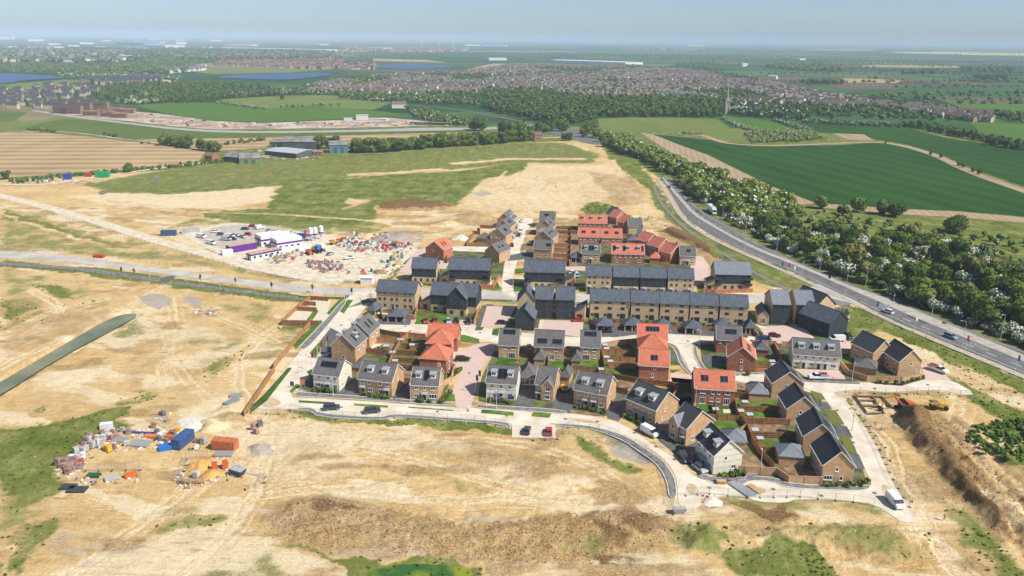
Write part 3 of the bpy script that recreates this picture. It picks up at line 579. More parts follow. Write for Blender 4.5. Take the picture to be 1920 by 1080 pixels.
ribbon('lane',[(760,196),(860,205),(940,220),(1000,232)],6,aroad,.15)
# left street down to the front street
FRONT_UP=[(545,745),(560,747),(630,750),(700,754),(760,758),(850,764),(895,766),(962,770),(1035,774),(1100,779),(1150,789),(1185,805),(1210,825),(1240,845),(1265,860),(1290,885),(1315,900),(1350,905),(1395,907),(1402,899),(1447,901),(1477,914),(1565,918),(1610,918),(1630,914),(1635,905),(1615,870),(1590,807),(1552,752),(1520,729),(1470,721),(1440,720),(1377,717),(1377,703),(1440,702),(1515,716),(1615,718),(1677,720),(1735,711),(1782,711),(1832,740),(1802,741),(1765,731),(1700,733),(1665,736),(1600,731),(1580,733),(1577,740),(1615,790),(1645,840),(1665,890),(1705,955),(1725,980),(1690,980),(1677,970),(1640,946),(1600,940),(1495,935),(1472,944),(1420,941),(1400,932),(1315,930),(1312,955),(1272,955),(1270,905),(1262,882),(1240,855),(1205,835),(1160,815),(1102,798),(1040,794),(1030,793),(1030,800),(960,800),(955,792),(892,786),(775,778),(735,776),(710,783),(600,777),(585,768),(540,767),(478,768),(487,752),(505,730),(530,700),(570,650),(600,615),(625,585),(650,560),(668,545),(715,548),(700,560),(672,592),(648,625),(630,650),(600,682),(577,705),(560,722),(547,733)]
road('street',FRONT_UP,dusty,.065,smooth=1)
road('street',[(704,606),(797,609),(858,613),(924,616),(1000,627),(1090,633),(1125,633),(1158,631),(1193,627),(1250,625),(1336,631),(1500,633),(1500,648),(1336,643),(1311,643),(1300,646),(1299,655),(1304,669),(1316,690),(1330,700),(1378,703),(1378,717),(1300,712),(1293,693),(1280,669),(1269,650),(1250,643),(1193,638),(1125,648),(1080,651),(1000,650),(933,645),(898,636),(858,629),(796,624),(704,620),(690,615)],dusty,.07)
road('street',[(942,549),(940,539),(942,520),(945,500),(950,482),(961,453),(973,421),(965,410),(1000,408),(998,420),(986,437),(979,461),(971,486),(964,510),(961,535),(969,562)],dusty,.072)
road('street',[(820,461),(955,464),(948,474),(822,470)],dusty,.074)
road('block_paved_street',[(853,648),(870,655),(885,648),(907,643),(930,646),(925,662),(912,676),(897,702),(893,735),(886,752),(884,769),(854,766),(853,748),(846,735),(860,705),(866,688),(848,688),(855,665)],pink,.09)
for pts in ([(771,599),(893,601),(890,613),(769,609)],[(913,574),(965,576),(951,612),(901,614)],[(1012,600),(1094,602),(1092,633),(1008,622)],[(1425,612),(1507,610),(1528,638),(1500,640),(1430,640)],[(1572,640),(1614,641),(1611,658),(1574,658)],[(1488,692),(1577,695),(1586,712),(1512,708)],[(1725,683),(1745,686),(1765,698),(1784,713),(1735,712)],
            [(1300,478),(1318,482),(1330,500),(1327,519),(1299,533),(1290,520)],[(785,466),(747,511),(774,513),(800,470)],[(822,489),(843,490),(836,505),(822,504)],[(1257,700),(1297,703),(1297,728),(1265,728),(1197,716),(1197,709),(1255,714)],[(1258,708),(1300,712),(1300,722),(1262,722)],[(1056,499),(1100,500),(1100,508),(1056,507)]):
    road('block_paving',pts,pink,.095,smooth=0)
# concrete pads
for pts in ([(960,797),(1042,797),(1042,822),(960,821)],[(535,602),(556,580),(585,585),(617,588),(612,603)],[(575,572),(590,562),(620,563),(614,588),(585,585)]): road('concrete_pad',pts,slab_m,.10,smooth=0)
gmix=mat('planted and worn garden ground',(.13,.10,.05),var=.3,scale=.22,col2=(.13,.17,.045),detail=8,contrast=(.42,.56))
for pts in ([(560,728),(588,700),(612,662),(690,600),(705,622),(800,628),(857,640),(850,690),(838,735),(824,753),(590,740)],[(905,700),(935,648),(1000,652),(1090,655),(1125,652),(1195,642),(1197,712),(1170,735),(1160,786),(1045,767),(898,758),(897,735)],
            [(1197,722),(1260,730),(1300,728),(1302,716),(1378,719),(1440,722),(1520,733),(1548,756),(1600,830),(1618,880),(1625,904),(1538,906),(1478,904),(1400,890),(1340,895),(1300,875),(1255,835),(1180,795),(1165,740)],[(1312,645),(1420,640),(1530,640),(1575,650),(1625,650),(1700,680),(1728,705),(1690,716),(1620,716),(1500,712),(1460,698),(1340,698),(1318,690)],
            [(700,577),(900,572),(1100,577),(1400,580),(1425,600),(1570,600),(1590,640),(1500,632),(1336,628),(1190,624),(924,611),(704,604)],[(752,535),(800,480),(880,460),(938,430),(948,470),(940,537)],[(975,537),(992,440),(1080,430),(1150,408),(1240,460),(1305,490),(1320,538)]):
    p=chaikin(GP(pts),1); FLAT_POLYS.append(p); flat('garden_ground',p,gmix,.03,px=False)
# dark pavements with pale kerbs
for pts in ([(552,735),(590,738),(640,741),(700,746),(760,750),(852,756),(852,762),(760,756),(700,752),(640,748),(590,745),(555,744)],
            [(893,760),(960,763),(1040,768),(1062,772),(1062,777),(1035,775),(962,770),(893,766)],
            [(560,765),(587,766),(597,776),(710,784),(735,777),(775,779),(892,788),(950,792),(958,800),(955,806),(945,797),(892,792),(775,784),(740,782),(712,789),(595,782),(583,771),(560,769)],
            [(1042,794),(1102,799),(1145,809),(1180,822),(1205,840),(1240,862),(1258,885),(1267,905),(1269,935),(1254,933),(1252,910),(1244,890),(1228,868),(1195,845),(1170,828),(1140,815),(1100,803),(1042,800)],
            [(1307,894),(1345,909),(1395,909),(1404,902),(1447,903),(1477,916),(1565,920),(1612,921),(1632,917),(1628,910),(1615,911),(1600,914),(1480,908),(1450,896),(1400,893),(1385,900),(1345,900),(1318,889)],
            [(1250,643),(1263,646),(1273,655),(1281,680),(1300,704),(1296,705),(1274,684),(1266,657),(1258,650),(1250,647)],
            [(1335,643),(1312,645),(1305,652),(1310,672),(1325,695),(1345,698),(1440,700),(1440,703),(1340,702),(1318,698),(1302,670),(1299,652),(1308,643),(1335,640)],
            [(558,655),(572,640),(620,590),(640,566),(652,563),(632,590),(600,628),(575,655)]):
    road('pavement',pts,pave,.13,smooth=1,kerb=True)
for pts in ([(512,697),(533,678),(545,682),(535,692)],[(520,690),(545,665),(575,655),(560,670)]): pass
for pts in ([(1440,706),(1520,712),(1612,717),(1612,721),(1520,717),(1440,709)],): road('pavement',pts,pave,.12,smooth=0)
# dark tarmac drives
for pts in ([(636,734),(655,712),(672,705),(672,737),(672,746),(660,750),(632,748)],[(735,745),(749,722),(772,718),(770,752),(756,757),(727,754)],[(968,752),(975,715),(1003,712),(1003,750),(1000,770),(965,768)],
            [(1037,757),(1050,722),(1075,722),(1075,757),(1072,775),(1033,772)],[(1136,772),(1152,745),(1174,740),(1173,776),(1160,790),(1140,785)],[(1227,800),(1262,770),(1262,812),(1256,818),(1280,838),(1295,870),(1270,855),(1235,826)],
            [(1284,837),(1310,828),(1304,855),(1330,890),(1310,885),(1290,870),(1270,845)],[(970,652),(1002,650),(1000,668),(970,668)],[(1055,655),(1087,652),(1087,672),(1056,672)],
            [(1104,604),(1200,605),(1300,607),(1402,612),(1402,634),(1336,631),(1250,626),(1193,628),(1150,633),(1110,628),(1100,622)],[(712,597),(770,598),(768,610),(704,608)],[(780,610),(890,613),(850,613)],
            [(1316,668),(1362,664),(1365,692),(1322,684)],[(1254,664),(1270,665),(1276,678),(1254,677)],
            [(1530,752),(1550,754),(1560,768),(1535,766)],[(1562,795),(1588,800),(1600,822),(1572,818)],[(1590,850),(1610,852),(1622,880),(1600,880)],[(1540,700),(1520,712),(1515,705)],
            [(600,640),(620,615),(640,625),(622,660),(600,665)],[(587,705),(608,668),(622,672),(592,722),(560,732),(570,722)],[(1070,475),(1092,475),(1090,498),(1068,498)],[(950,480),(1000,470),(1000,484),(952,490)],[(890,620),(903,590),(912,571),(925,571),(903,620)]):
    road('driveway',pts,tarmac,.085,smooth=0)
for pts in ([(1195,640),(1193,638),(1100,650),(1090,655),(1125,655),(1125,660)],): pass
# lawns, verges, garden plots
LAWNS=[
 [(560,751),(628,755),(627,759),(560,755)],[(664,757),(728,761),(727,765),(665,761)],[(765,763),(850,769),(850,771),(766,765)],[(903,768),(963,773),(963,780),(902,775)],[(1000,773),(1034,776),(1030,784),(996,781)],
 [(575,600),(590,580),(598,583),(582,606)],[(548,645),(600,600),(606,604),(555,655)],[(576,640),(625,588),(632,588),(585,645)],[(495,740),(540,690),(548,690),(500,752),(470,775),(468,765)],
 [(635,583),(652,562),(662,563),(645,588)],[(612,588),(636,562),(645,562),(622,592)],[(580,663),(600,640),(612,638),(592,672)],[(575,697),(590,690),(592,702),(583,710)],[(543,734),(555,720),(563,722),(547,738)],
 [(858,629),(870,628),(898,636),(899,643),(875,642),(857,640)],[(855,670),(872,668),(885,671),(878,677),(860,676)],[(838,738),(852,740),(854,752),(832,752)],[(776,610),(787,586),(841,588),(841,606),(828,611)],
 [(893,613),(908,614),(905,618),(893,618)],[(924,618),(937,615),(934,630),(922,628)],[(934,671),(964,672),(975,678),(970,690),(930,685)],[(1000,678),(1027,677),(1027,690),(985,690)],[(1030,678),(1060,678),(1062,695),(1030,692)],[(1090,675),(1125,676),(1130,692),(1088,694)],
 [(1130,665),(1190,667),(1190,674),(1131,672)],[(1132,683),(1190,684),(1190,690),(1132,690)],[(1142,698),(1190,695),(1192,710),(1160,705)],[(1251,646),(1262,648),(1266,664),(1254,663)],[(1254,678),(1272,678),(1277,685),(1254,685)],[(1255,693),(1276,694),(1260,700)],[(1313,646),(1336,645),(1336,661),(1315,660)],[(1322,687),(1364,688),(1366,697),(1335,695)],
 [(1383,750),(1450,752),(1450,764),(1385,762)],[(1393,773),(1460,775),(1462,788),(1395,788)],[(1422,826),(1470,827),(1478,840),(1425,843)],[(1340,790),(1388,792),(1395,808),(1350,812),(1338,800)],[(1300,762),(1330,760),(1335,778),(1310,775)],[(1343,765),(1373,763),(1382,780),(1345,780)],
 [(1412,672),(1440,670),(1440,678),(1415,678)],[(1575,668),(1605,672),(1597,685),(1575,683)],[(1688,708),(1730,705),(1735,708),(1690,718)],[(1440,628),(1448,640),(1440,640)],
 [(965,505),(985,503),(984,512),(966,514)],[(962,531),(983,528),(985,545),(963,547)],[(903,520),(910,505),(912,512),(906,525)],[(925,535),(932,527),(938,540),(928,543)],[(760,640),(777,637),(777,650),(760,650)],[(755,655),(775,655),(775,665),(753,665)],[(748,668),(772,668),(772,675),(745,675)],[(740,677),(780,677),(780,690),(742,688)],[(712,672),(730,672),(725,685),(705,682)],[(833,700),(847,700),(842,716),(833,716)],[(835,680),(848,680),(845,692),(835,690)],
 [(1086,540),(1100,540),(1098,548),(1086,548)],[(1305,535),(1320,535),(1335,548),(1310,548)],[(1510,600),(1560,640),(1535,645),(1515,620)],[(1595,620),(1620,640),(1590,640)]]
LABS=0
for pts in LAWNS: road('lawn',pts,lawn_m,.105,smooth=0)
for pts in ([(1520,733),(1540,738),(1548,750),(1528,748)],[(1543,768),(1567,770),(1583,795),(1560,795)],[(1575,816),(1592,818),(1605,850),(1588,848)],[(1452,702),(1500,712),(1500,714),(1450,706)],[(650,578),(700,566),(690,560)]): road('verge',pts,drylawn,.105,smooth=0)
for pts in ([(1385,795),(1470,797),(1478,820),(1400,820)],[(1388,850),(1420,855),(1450,890),(1400,885),(1385,880)],[(1450,860),(1520,865),(1535,895),(1480,890)],[(1262,735),(1300,738),(1300,760),(1270,765)],[(1378,720),(1440,722),(1440,745),(1380,745)],[(700,640),(745,643),(740,655),(690,655)],[(1155,712),(1190,716),(1200,730),(1160,728)],[(750,694),(772,696),(770,712),(750,712)],[(1070,769),(1130,775),(1125,781),(1070,774)],[(985,432),(1015,430),(1010,440),(985,440)],[(978,458),(1000,455),(1000,468),(975,470)],[(1270,745),(1300,745),(1300,780),(1280,790)],[(1040,430),(1085,430),(1085,500),(1040,500)]): road('garden_plot',pts,garden_soil,.10,smooth=0)
for pts in ([(700,645),(718,645),(702,656),(690,655)],[(1292,763),(1310,764),(1306,772),(1290,770)],[(1355,768),(1372,768),(1370,775),(1357,775)],[(1192,711),(1255,715),(1255,720),(1192,716)],[(848,642),(858,645),(846,700),(836,700)],[(1013,600),(1020,600),(1014,621),(1008,620)],[(772,608),(893,612),(892,615),(770,611)],[(708,586),(780,591),(780,594),(706,589)],[(1476,608),(1503,608),(1530,638),(1524,638),(1497,612)],[(1415,608),(1440,614),(1425,616)]): road('slab_path',pts,slab_m,.112,smooth=0)
FLAT_POLYS.append(GP([(150,500),(600,550),(600,570),(150,512)]))
build_terrain()
# ------------------------------------------------------------------ building materials
def wallmat(name,c,var=.12,course=None):
    m=mat(name,c,var=var,scale=.9,rough=.9,detail=6,objvar=.05)
    t=m.node_tree; N=t.nodes; L=t.links; b=N['Principled BSDF']; src=b.inputs['Base Color'].links[0].from_socket
    tc=N.new('ShaderNodeTexCoord'); wv=N.new('ShaderNodeTexWave'); wv.bands_direction='Z'; wv.inputs['Scale'].default_value=(course or 1.1); wv.inputs['Distortion'].default_value=.3
    L.new(tc.outputs['Object'],wv.inputs['Vector']); rp=N.new('ShaderNodeValToRGB'); rp.color_ramp.elements[0].position=.0; rp.color_ramp.elements[0].color=(.72,.72,.72,1); rp.color_ramp.elements[1].position=.35; rp.color_ramp.elements[1].color=(1,1,1,1)
    mx=N.new('ShaderNodeMix'); mx.data_type='RGBA'; mx.blend_type='MULTIPLY'; mx.inputs[0].default_value=.6
    L.new(wv.outputs[0],rp.inputs[0]); L.new(src,mx.inputs[6]); L.new(rp.outputs[0],mx.inputs[7]); L.new(mx.outputs[2],b.inputs['Base Color']); return m
W_TAN=wallmat('tan buff brick',(.56,.35,.19),.14); W_BUFF=wallmat('pale buff brick',(.60,.44,.26),.12); W_RED=wallmat('red brick',(.38,.155,.09),.16); W_CREAM=wallmat('cream render',(.78,.72,.57),.04,.2); W_DARK=wallmat('charcoal cladding',(.040,.050,.058),.2,.7)
W_ORBR=wallmat('orange brick',(.50,.20,.105),.15)
R_SLATE=wallmat('blue grey slate',(.098,.115,.138),.18,1.0); R_GREY=wallmat('brown grey roof tile',(.140,.130,.124),.15,1.0); R_DARK=wallmat('dark roof tile',(.066,.067,.072),.15,1.0); R_ORANGE=wallmat('terracotta roof tile',(.55,.170,.095),.13,1.0); R_PALE=wallmat('pale grey slate',(.20,.215,.24),.12,1.0)
white_p=mat('white upvc',(.78,.78,.76),rough=.4); glass=mat('dark window glass',(.02,.026,.034),rough=.12,spec=.6); glass2=mat('grey window frame',(.10,.105,.11),rough=.5)
lead=mat('grey lead canopy',(.33,.36,.36),var=.15,scale=2,rough=.6); pv_m=mat('solar glass',(.010,.011,.018),rough=.35,spec=.35,var=.3,scale=1.5); door_m=mat('black door',(.03,.03,.035),rough=.4)
wood_f=mat('orange brown fence timber',(.42,.215,.085),var=.25,scale=1.2,rough=.9,objvar=.18); wood_d=mat('brown fence timber',(.25,.125,.06),var=.3,scale=1.2,rough=.9,objvar=.2); brickcap=mat('red coping',(.48,.22,.15),var=.1,scale=2)
metal_g=mat('galvanised steel',(.42,.43,.44),rough=.45,metal=.4); conc_f=mat('concrete block foot',(.42,.40,.36),var=.2,scale=3)
_cache={}
def win_mesh(wd,h,n,dark):
    k=('w',round(wd,1),round(h,1),n,dark)
    if k not in _cache:
        b=MB(); fr=.13; D=.06
        b.box(-wd/2,wd/2,-D,.02,0,fr); b.box(-wd/2,wd/2,-D,.02,h - fr,h); b.box(-wd/2,-wd/2+fr,-D,.02,fr,h - fr); b.box(wd/2 - fr,wd/2,-D,.02,fr,h - fr)
        for i in range(1,n): x=-wd/2+wd*i/n; b.box(x - .05,x+.05,-D,.02,fr,h - fr)
        b.box(-wd/2+fr,wd/2 - fr,-.02,.01,fr,h - fr,1)
        if not dark: b.box(-wd/2 - .08,wd/2+.08,-.14,0.02,-.12,-.003)
        _cache[k]=b.mesh('window',[glass2 if dark else white_p,glass])
    return _cache[k]
def door_mesh(kind):
    k=('d',kind)
    if k not in _cache:
        b=MB(); b.box(-.55,-.46,-.06,.02,0,2.15); b.box(.46,.55,-.06,.02,0,2.15); b.box(-.46,.46,-.06,.02,2.06,2.15); b.box(-.46,.46,-.03,.01,0,2.06,1)
        _cache[k]=b.mesh('door',[white_p,door_m if kind == 'b' else glass])
    return _cache[k]
def canopy_mesh(wd,h=0):
    k=('c',wd,h)
    if k not in _cache:
        b=MB(); b.hexa([(-wd/2,-.95,2.3),(wd/2,-.95,2.3),(wd/2,0,2.45),(-wd/2,0,2.45)],[(-wd/2,-.95,2.42),(wd/2,-.95,2.42),(wd/2,0,2.75),(-wd/2,0,2.75)])
        _cache[k]=b.mesh('canopy',[lead])
    return _cache[k]
def roof_solid(b,pts_low,pts_high,t,mi=0):
    """one roof slope: quad/tri given counter-clockwise from outside, thickened downward"""
    p=[Vector(x) for x in pts_low+pts_high]; n=(p[1] - p[0]).cross(p[2] - p[0]).normalized()
    if n.z < 0: n=-n
    b.hexa([x - n*t for x in p],p,mi)
def building(name,label,A,B,dep,eave,rise,kind='x',wall=None,roof=None,wins=(),dormers=(),pv=(),chim=(),doors=(),group=None,over=.3,cat='house',band=None,dark=False,verge=True,base_z=0.0,hip=None):
    """A, B: the two ends of the wall that faces the camera, as surveyed (pixel x, y[, height]); dep: metres going back.
    kind x = ridge along A-B, y = ridge running back (gable faces the viewer), h = hipped, m = mono pitch falling to A side."""
    ax,ay=G(*A); bx,by=G(*B); wd=math.hypot(bx - ax,by - ay); rz=math.atan2(by - ay,bx - ax)
    root=empty(name,(ax,ay,base_z),rz,label,cat,group)
    tall=eave+rise
    # walls
    b=MB(); E0=[(0,0),(wd,0),(wd,dep),(0,dep)]
    lo=[(x,y,-.3) for x,y in E0]; hi=[(x,y,eave) for x,y in E0]
    z1=band if band else None
    def side(i,j,extra=None,mi=0):
        pts=[lo[i],lo[j],hi[j]]+([extra] if extra else [])+[hi[i]]; b.face(pts,mi)
    if kind == 'x': side(0,1); side(1,2,(wd,dep/2,tall)); side(2,3); side(3,0,(0,dep/2,tall))
    elif kind == 'y': side(0,1,(wd/2,0,tall)); side(1,2); side(2,3,(wd/2,dep,tall)); side(3,0)
    elif kind == 'm': b.face([lo[0],lo[1],(wd,0,tall),hi[0]]); b.face([lo[1],lo[2],(wd,dep,tall),(wd,0,tall)]); b.face([lo[2],lo[3],hi[3],(wd,dep,tall)]); side(3,0)
    else:
        for i in range(4): side(i,(i+1) % 4)
    b.build('wall',wall,root)
    if band:   # dark cladding on the upper storeys, proud of the brick
        q=MB(); t=.05
        faces=band[1]
        if 'f' in faces: q.box(0.003,wd - .003,-t,-.004,band[0],eave - .01)
        if 'b' in faces: q.box(0.003,wd - .003,dep+.004,dep+t,band[0],eave - .01)
        for s,ch_ in ((0,'l'),(1,'r')):
            if ch_ in faces:
                x0,x1=(-t,-.004) if s == 0 else (wd+.004,wd+t)
                if kind == 'x': q.hexa([(x0,-t,band[0]),(x0,dep+t,band[0]),(x0,dep+t,eave),(x0,dep/2,tall - .05),(x0,-t,eave)],[(x1,-t,band[0]),(x1,dep+t,band[0]),(x1,dep+t,eave),(x1,dep/2,tall - .05),(x1,-t,eave)])
                else: q.box(x0,x1,-t,dep+t,band[0],eave - .01)
        if kind == 'y' and 'f' in faces: q.hexa([(0,-t,eave - .01),(wd,-t,eave - .01),(wd/2,-t,tall - .05)],[(0,-.004,eave - .01),(wd,-.004,eave - .01),(wd/2,-.004,tall - .05)])
        q.build('cladding',W_DARK,root)
    # roof
    r=MB(); o=over; t=.16; up_=.12
    if kind == 'x':
        k=rise/(dep/2); e0=eave - o*k+up_; T=tall+up_
        roof_solid(r,[(-o*.8,-o,e0),(wd+o*.8,-o,e0)],[(wd+o*.8,dep/2,T),(-o*.8,dep/2,T)],t); roof_solid(r,[(wd+o*.8,dep+o,e0),(-o*.8,dep+o,e0)],[(-o*.8,dep/2+.004,T),(wd+o*.8,dep/2+.004,T)],t)
        r.tube((-o*.8,dep/2,T),(wd+o*.8,dep/2,T),.12,k=4)
    elif kind == 'y':
        k=rise/(wd/2); e0=eave - o*k+up_; T=tall+up_
        roof_solid(r,[(-o,dep+o*.8,e0),(-o,-o*.8,e0)],[(wd/2,-o*.8,T),(wd/2,dep+o*.8,T)],t); roof_solid(r,[(wd+o,-o*.8,e0),(wd+o,dep+o*.8,e0)],[(wd/2+.004,dep+o*.8,T),(wd/2+.004,-o*.8,T)],t)
        r.tube((wd/2,-o*.8,T),(wd/2,dep+o*.8,T),.12,k=4)
    elif kind == 'm': roof_solid(r,[(-o,-o,eave+up_),(wd+.02,-o,tall+up_)],[(wd+.02,dep+o,tall+up_),(-o,dep+o,eave+up_)],t)
    else:
        hx=min(wd,dep)/2; T=tall+up_; e0=eave+up_ - .05
        P=[(-o,-o,e0),(wd+o,-o,e0),(wd+o,dep+o,e0),(-o,dep+o,e0)]
        if wd >= dep: a_,b_=(hx,dep/2,T),(wd - hx,dep/2,T); S=[(P[0],P[1],b_,a_),(P[1],P[2],b_),(P[2],P[3],a_,b_),(P[3],P[0],a_)]
        else: a_,b_=(wd/2,hx,T),(wd/2,dep - hx,T); S=[(P[0],P[1],a_),(P[1],P[2],b_,a_),(P[2],P[3],b_),(P[3],P[0],a_,b_)]
        for f in S: r.face(f)
        r.face([P[3],P[2],P[1],P[0]])
        for p_,q_ in ((P[0],a_),(P[3],a_ if wd >= dep else b_),(P[1],b_ if wd >= dep else a_),(P[2],b_),(a_,b_)):
            if math.dist(p_,q_) > .1: r.tube(p_,q_,.1,k=4)
    r.build('roof',roof,root)
    bbm=W_DARK if wall is W_DARK or dark else white_p
    if verge and kind in 'xy':
        tt=.07
        if kind == 'x':
            for x in (-o*.8,wd+o*.8):
                q=MB(); s=-1 if x < 0 else 1
                for y0,y1 in ((-o,dep/2),(dep+o,dep/2)):
                    x0,x1=(x+s*.004,x+s*tt); q.hexa([(x0,y0,e0 - .25),(x1,y0,e0 - .25),(x1,y1,T - .25),(x0,y1,T - .25)],[(x0,y0,e0+.01),(x1,y0,e0+.01),(x1,y1,T+.01),(x0,y1,T+.01)])
                q.build('bargeboard',bbm,root)
        else:
            for y in (-o*.8,dep+o*.8):
                q=MB(); s=-1 if y < 0 else 1
                for x0,x1 in ((-o,wd/2),(wd+o,wd/2)):
                    ya,yb=(y+s*.004,y+s*tt); q.hexa([(x0,ya,e0 - .25),(x0,yb,e0 - .25),(x1,yb,T - .25),(x1,ya,T - .25)],[(x0,ya,e0+.01),(x0,yb,e0+.01),(x1,yb,T+.01),(x1,ya,T+.01)])
                q.build('bargeboard',bbm,root)
    if verge and kind in 'xy':
        for bb in (((-.1,wd+.1,-o - .14,-o - .02),(-.1,wd+.1,dep+o+.02,dep+o+.14)) if kind == 'x' else ((-o - .14,-o - .02,-.1,dep+.1),(wd+o+.02,wd+o+.14,-.1,dep+.1))):
            q=MB(); q.box(*bb,e0 - .2,e0 - .06); q.build('gutter',glass2 if dark else white_p,root)
    def place(me,nm,face,u,z,off=0.0):
        if face == 'f': loc,a=(u*wd,-off,z),0
        elif face == 'b': loc,a=(u*wd,dep+off,z),math.pi
        elif face == 'l': loc,a=(-off,u*dep,z),-math.pi/2
        else: loc,a=(wd+off,u*dep,z),math.pi/2
        return link(nm,me,None,root,loc,a)
    bo=lambda f: .055 if band and f in band[1] else 0
    for wspec in wins:
        f,us,z,ww,wh=wspec[:5]; n=wspec[5] if len(wspec) > 5 else (1 if ww < .9 else 2 if ww < 1.5 else 3)
        for u in us: place(win_mesh(ww,wh,n,dark),'window',f,u,z,bo(f) if band and z > band[0] else 0)
    for f,u,kd in doors:
        place(door_mesh('b' if kd in 'bc' else 'g'),'door',f,u,0.02)
        if kd == 'c': place(canopy_mesh(1.8),'canopy',f,u,0)
        if kd == 'w': place(canopy_mesh(3.2),'canopy',f,u,0)
    k=rise/(dep/2) if kind == 'x' else rise/(wd/2)
    for f,u,v_,ww in dormers:   # u along the eave, v fraction up the slope
        if kind == 'x': yy=v_*dep/2; z=eave+k*yy; loc=(u*wd,yy if f == 'f' else dep - yy,z); a=0 if f == 'f' else math.pi; run=dep/2
        else: yy=v_*wd/2; z=eave+k*yy; loc=(yy if f == 'l' else wd - yy,u*dep,z); a=-math.pi/2 if f == 'l' else math.pi/2
        kk=('dm',ww,round(k,1))
        if kk not in _cache:
            h=1.5; L_=h/k; q=MB(); q.hexa([(-ww/2,0,-.1),(ww/2,0,-.1),(ww/2,L_,h - .12),(-ww/2,L_,h - .12)],[(-ww/2,0,h),(ww/2,0,h),(ww/2,L_+.1,h),(-ww/2,L_+.1,h)])
            rr=MB(); rr.hexa([(-ww/2 - .2,-.3,h+.004),(ww/2+.2,-.3,h+.004),(ww/2+.2,L_+.2,h+.03),(-ww/2 - .2,L_+.2,h+.03)],[(-ww/2 - .2,-.3,h+.16),(ww/2+.2,-.3,h+.16),(ww/2+.2,L_+.3,h+.2),(-ww/2 - .2,L_+.3,h+.2)])
            _cache[kk]=(q.mesh('dormer',[white_p]),rr.mesh('dormer_roof',[lead]))
        dm=link('dormer',_cache[kk][0],None,root,loc,a); link('dormer_roof',_cache[kk][1],None,dm); link('window',win_mesh(ww - .3,1.05,2 if ww < 2 else 3,False),None,dm,(0,-.01,.28))
    for f,u,v_,ww,hh in pv:    # solar panels lying on a slope
        q=MB(); th=math.atan(k); t0=.2
        q.box(-ww/2,ww/2,-hh/2,hh/2,t0,t0+.06); nn=max(1,round(ww/1.1)); q2=[]
        for i in range(1,nn): q.box(-ww/2+ww*i/nn - .02,-ww/2+ww*i/nn+.02,-hh/2,hh/2,t0+.062,t0+.075,1)
        q.box(-ww/2 - .05,ww/2+.05,-hh/2 - .09,-hh/2 - .003,t0 - .02,t0+.07,1)
        o_=q.build('solar_panel',[pv_m,glass2 if roof is not R_ORANGE else lead],root)
        if f in 'fb': yy=v_*dep/2; o_.location=(u*wd,yy if f == 'f' else dep - yy,eave+k*yy); o_.rotation_euler=Euler((th,0,0 if f == 'f' else math.pi))
        else: yy=v_*wd/2; o_.location=(yy if f == 'l' else wd - yy,u*dep,eave+k*yy); o_.rotation_euler=Euler((th,0,-math.pi/2 if f == 'l' else math.pi/2))
    for u,v_ in chim:
        if kind == 'x': cx_,cy_=u*wd,dep/2+v_
        else: cx_,cy_=wd/2+v_,u*dep
        q=MB(); q.box(cx_ - .45,cx_+.45,cy_ - .35,cy_+.35,tall - .9,tall+1.1); c=q.build('chimney',W_RED if wall is not W_TAN else W_TAN,root)
        q=MB(); q.box(cx_ - .52,cx_+.52,cy_ - .42,cy_+.42,tall+1.104,tall+1.22); q.tube((cx_ - .2,cy_,tall+1.22),(cx_ - .2,cy_,tall+1.55),.12); q.tube((cx_+.2,cy_,tall+1.22),(cx_+.2,cy_,tall+1.55),.12); q.build('chimney_cap',brickcap,c)
    root['wd']=wd
    return root
def wing(root,ref,u0,u1,fwd,eave,rise,wall,roof,back=2.5,wins=(),band=None,dark=False):
    """projecting gabled wing on the front of a building; parts of it"""
    wd=ref; x0,x1=u0*wd,u1*wd; cx=(x0+x1)/2; T=eave+rise; o=.3; k=rise/((x1 - x0)/2); e0=eave - o*k+.12
    b=MB(); b.face([(x0,-fwd,-.3),(x1,-fwd,-.3),(x1,-fwd,eave),(cx,-fwd,T),(x0,-fwd,eave)]); b.face([(x1,-fwd,-.3),(x1,0,-.3),(x1,0,eave),(x1,-fwd,eave)]); b.face([(x0,0,-.3),(x0,-fwd,-.3),(x0,-fwd,eave),(x0,0,eave)])
    b.build('wing_wall',wall,root)
    r=MB(); roof_solid(r,[(x0 - o,back,e0),(x0 - o,-fwd - o,e0)],[(cx,-fwd - o,T+.13),(cx,back,T+.13)],.16); roof_solid(r,[(x1+o,-fwd - o,e0),(x1+o,back,e0)],[(cx+.004,back,T+.13),(cx+.004,-fwd - o,T+.13)],.16); r.build('wing_roof',roof,root)
    q=MB();
    for xa,xb in ((x0 - o,cx),(x1+o,cx)): q.hexa([(xa,-fwd - o - .07,e0 - .25),(xa,-fwd - o - .004,e0 - .25),(xb,-fwd - o - .004,T - .12),(xb,-fwd - o - .07,T - .12)],[(xa,-fwd - o - .07,e0+.02),(xa,-fwd - o - .004,e0+.02),(xb,-fwd - o - .004,T+.14),(xb,-fwd - o - .07,T+.14)])
    q.build('bargeboard',W_DARK if dark else white_p,root)
    if band:
        q=MB(); q.hexa([(x0,-fwd - .05,band),(x1,-fwd - .05,band),(x1,-fwd - .05,eave),(cx,-fwd - .05,T - .05),(x0,-fwd - .05,eave)],[(x0,-fwd - .004,band),(x1,-fwd - .004,band),(x1,-fwd - .004,eave),(cx,-fwd - .004,T - .05),(x0,-fwd - .004,eave)])
        q.box(x1+.004,x1+.05,-fwd,0,band,eave); q.box(x0 - .05,x0 - .004,-fwd,0,band,eave); q.build('cladding',W_DARK,root)
    for u,z,ww,wh in wins: link('window',win_mesh(ww,wh,2 if ww > .9 else 1,dark),None,root,(x0+u*(x1 - x0),-fwd - (.055 if band and z > band else 0),z))
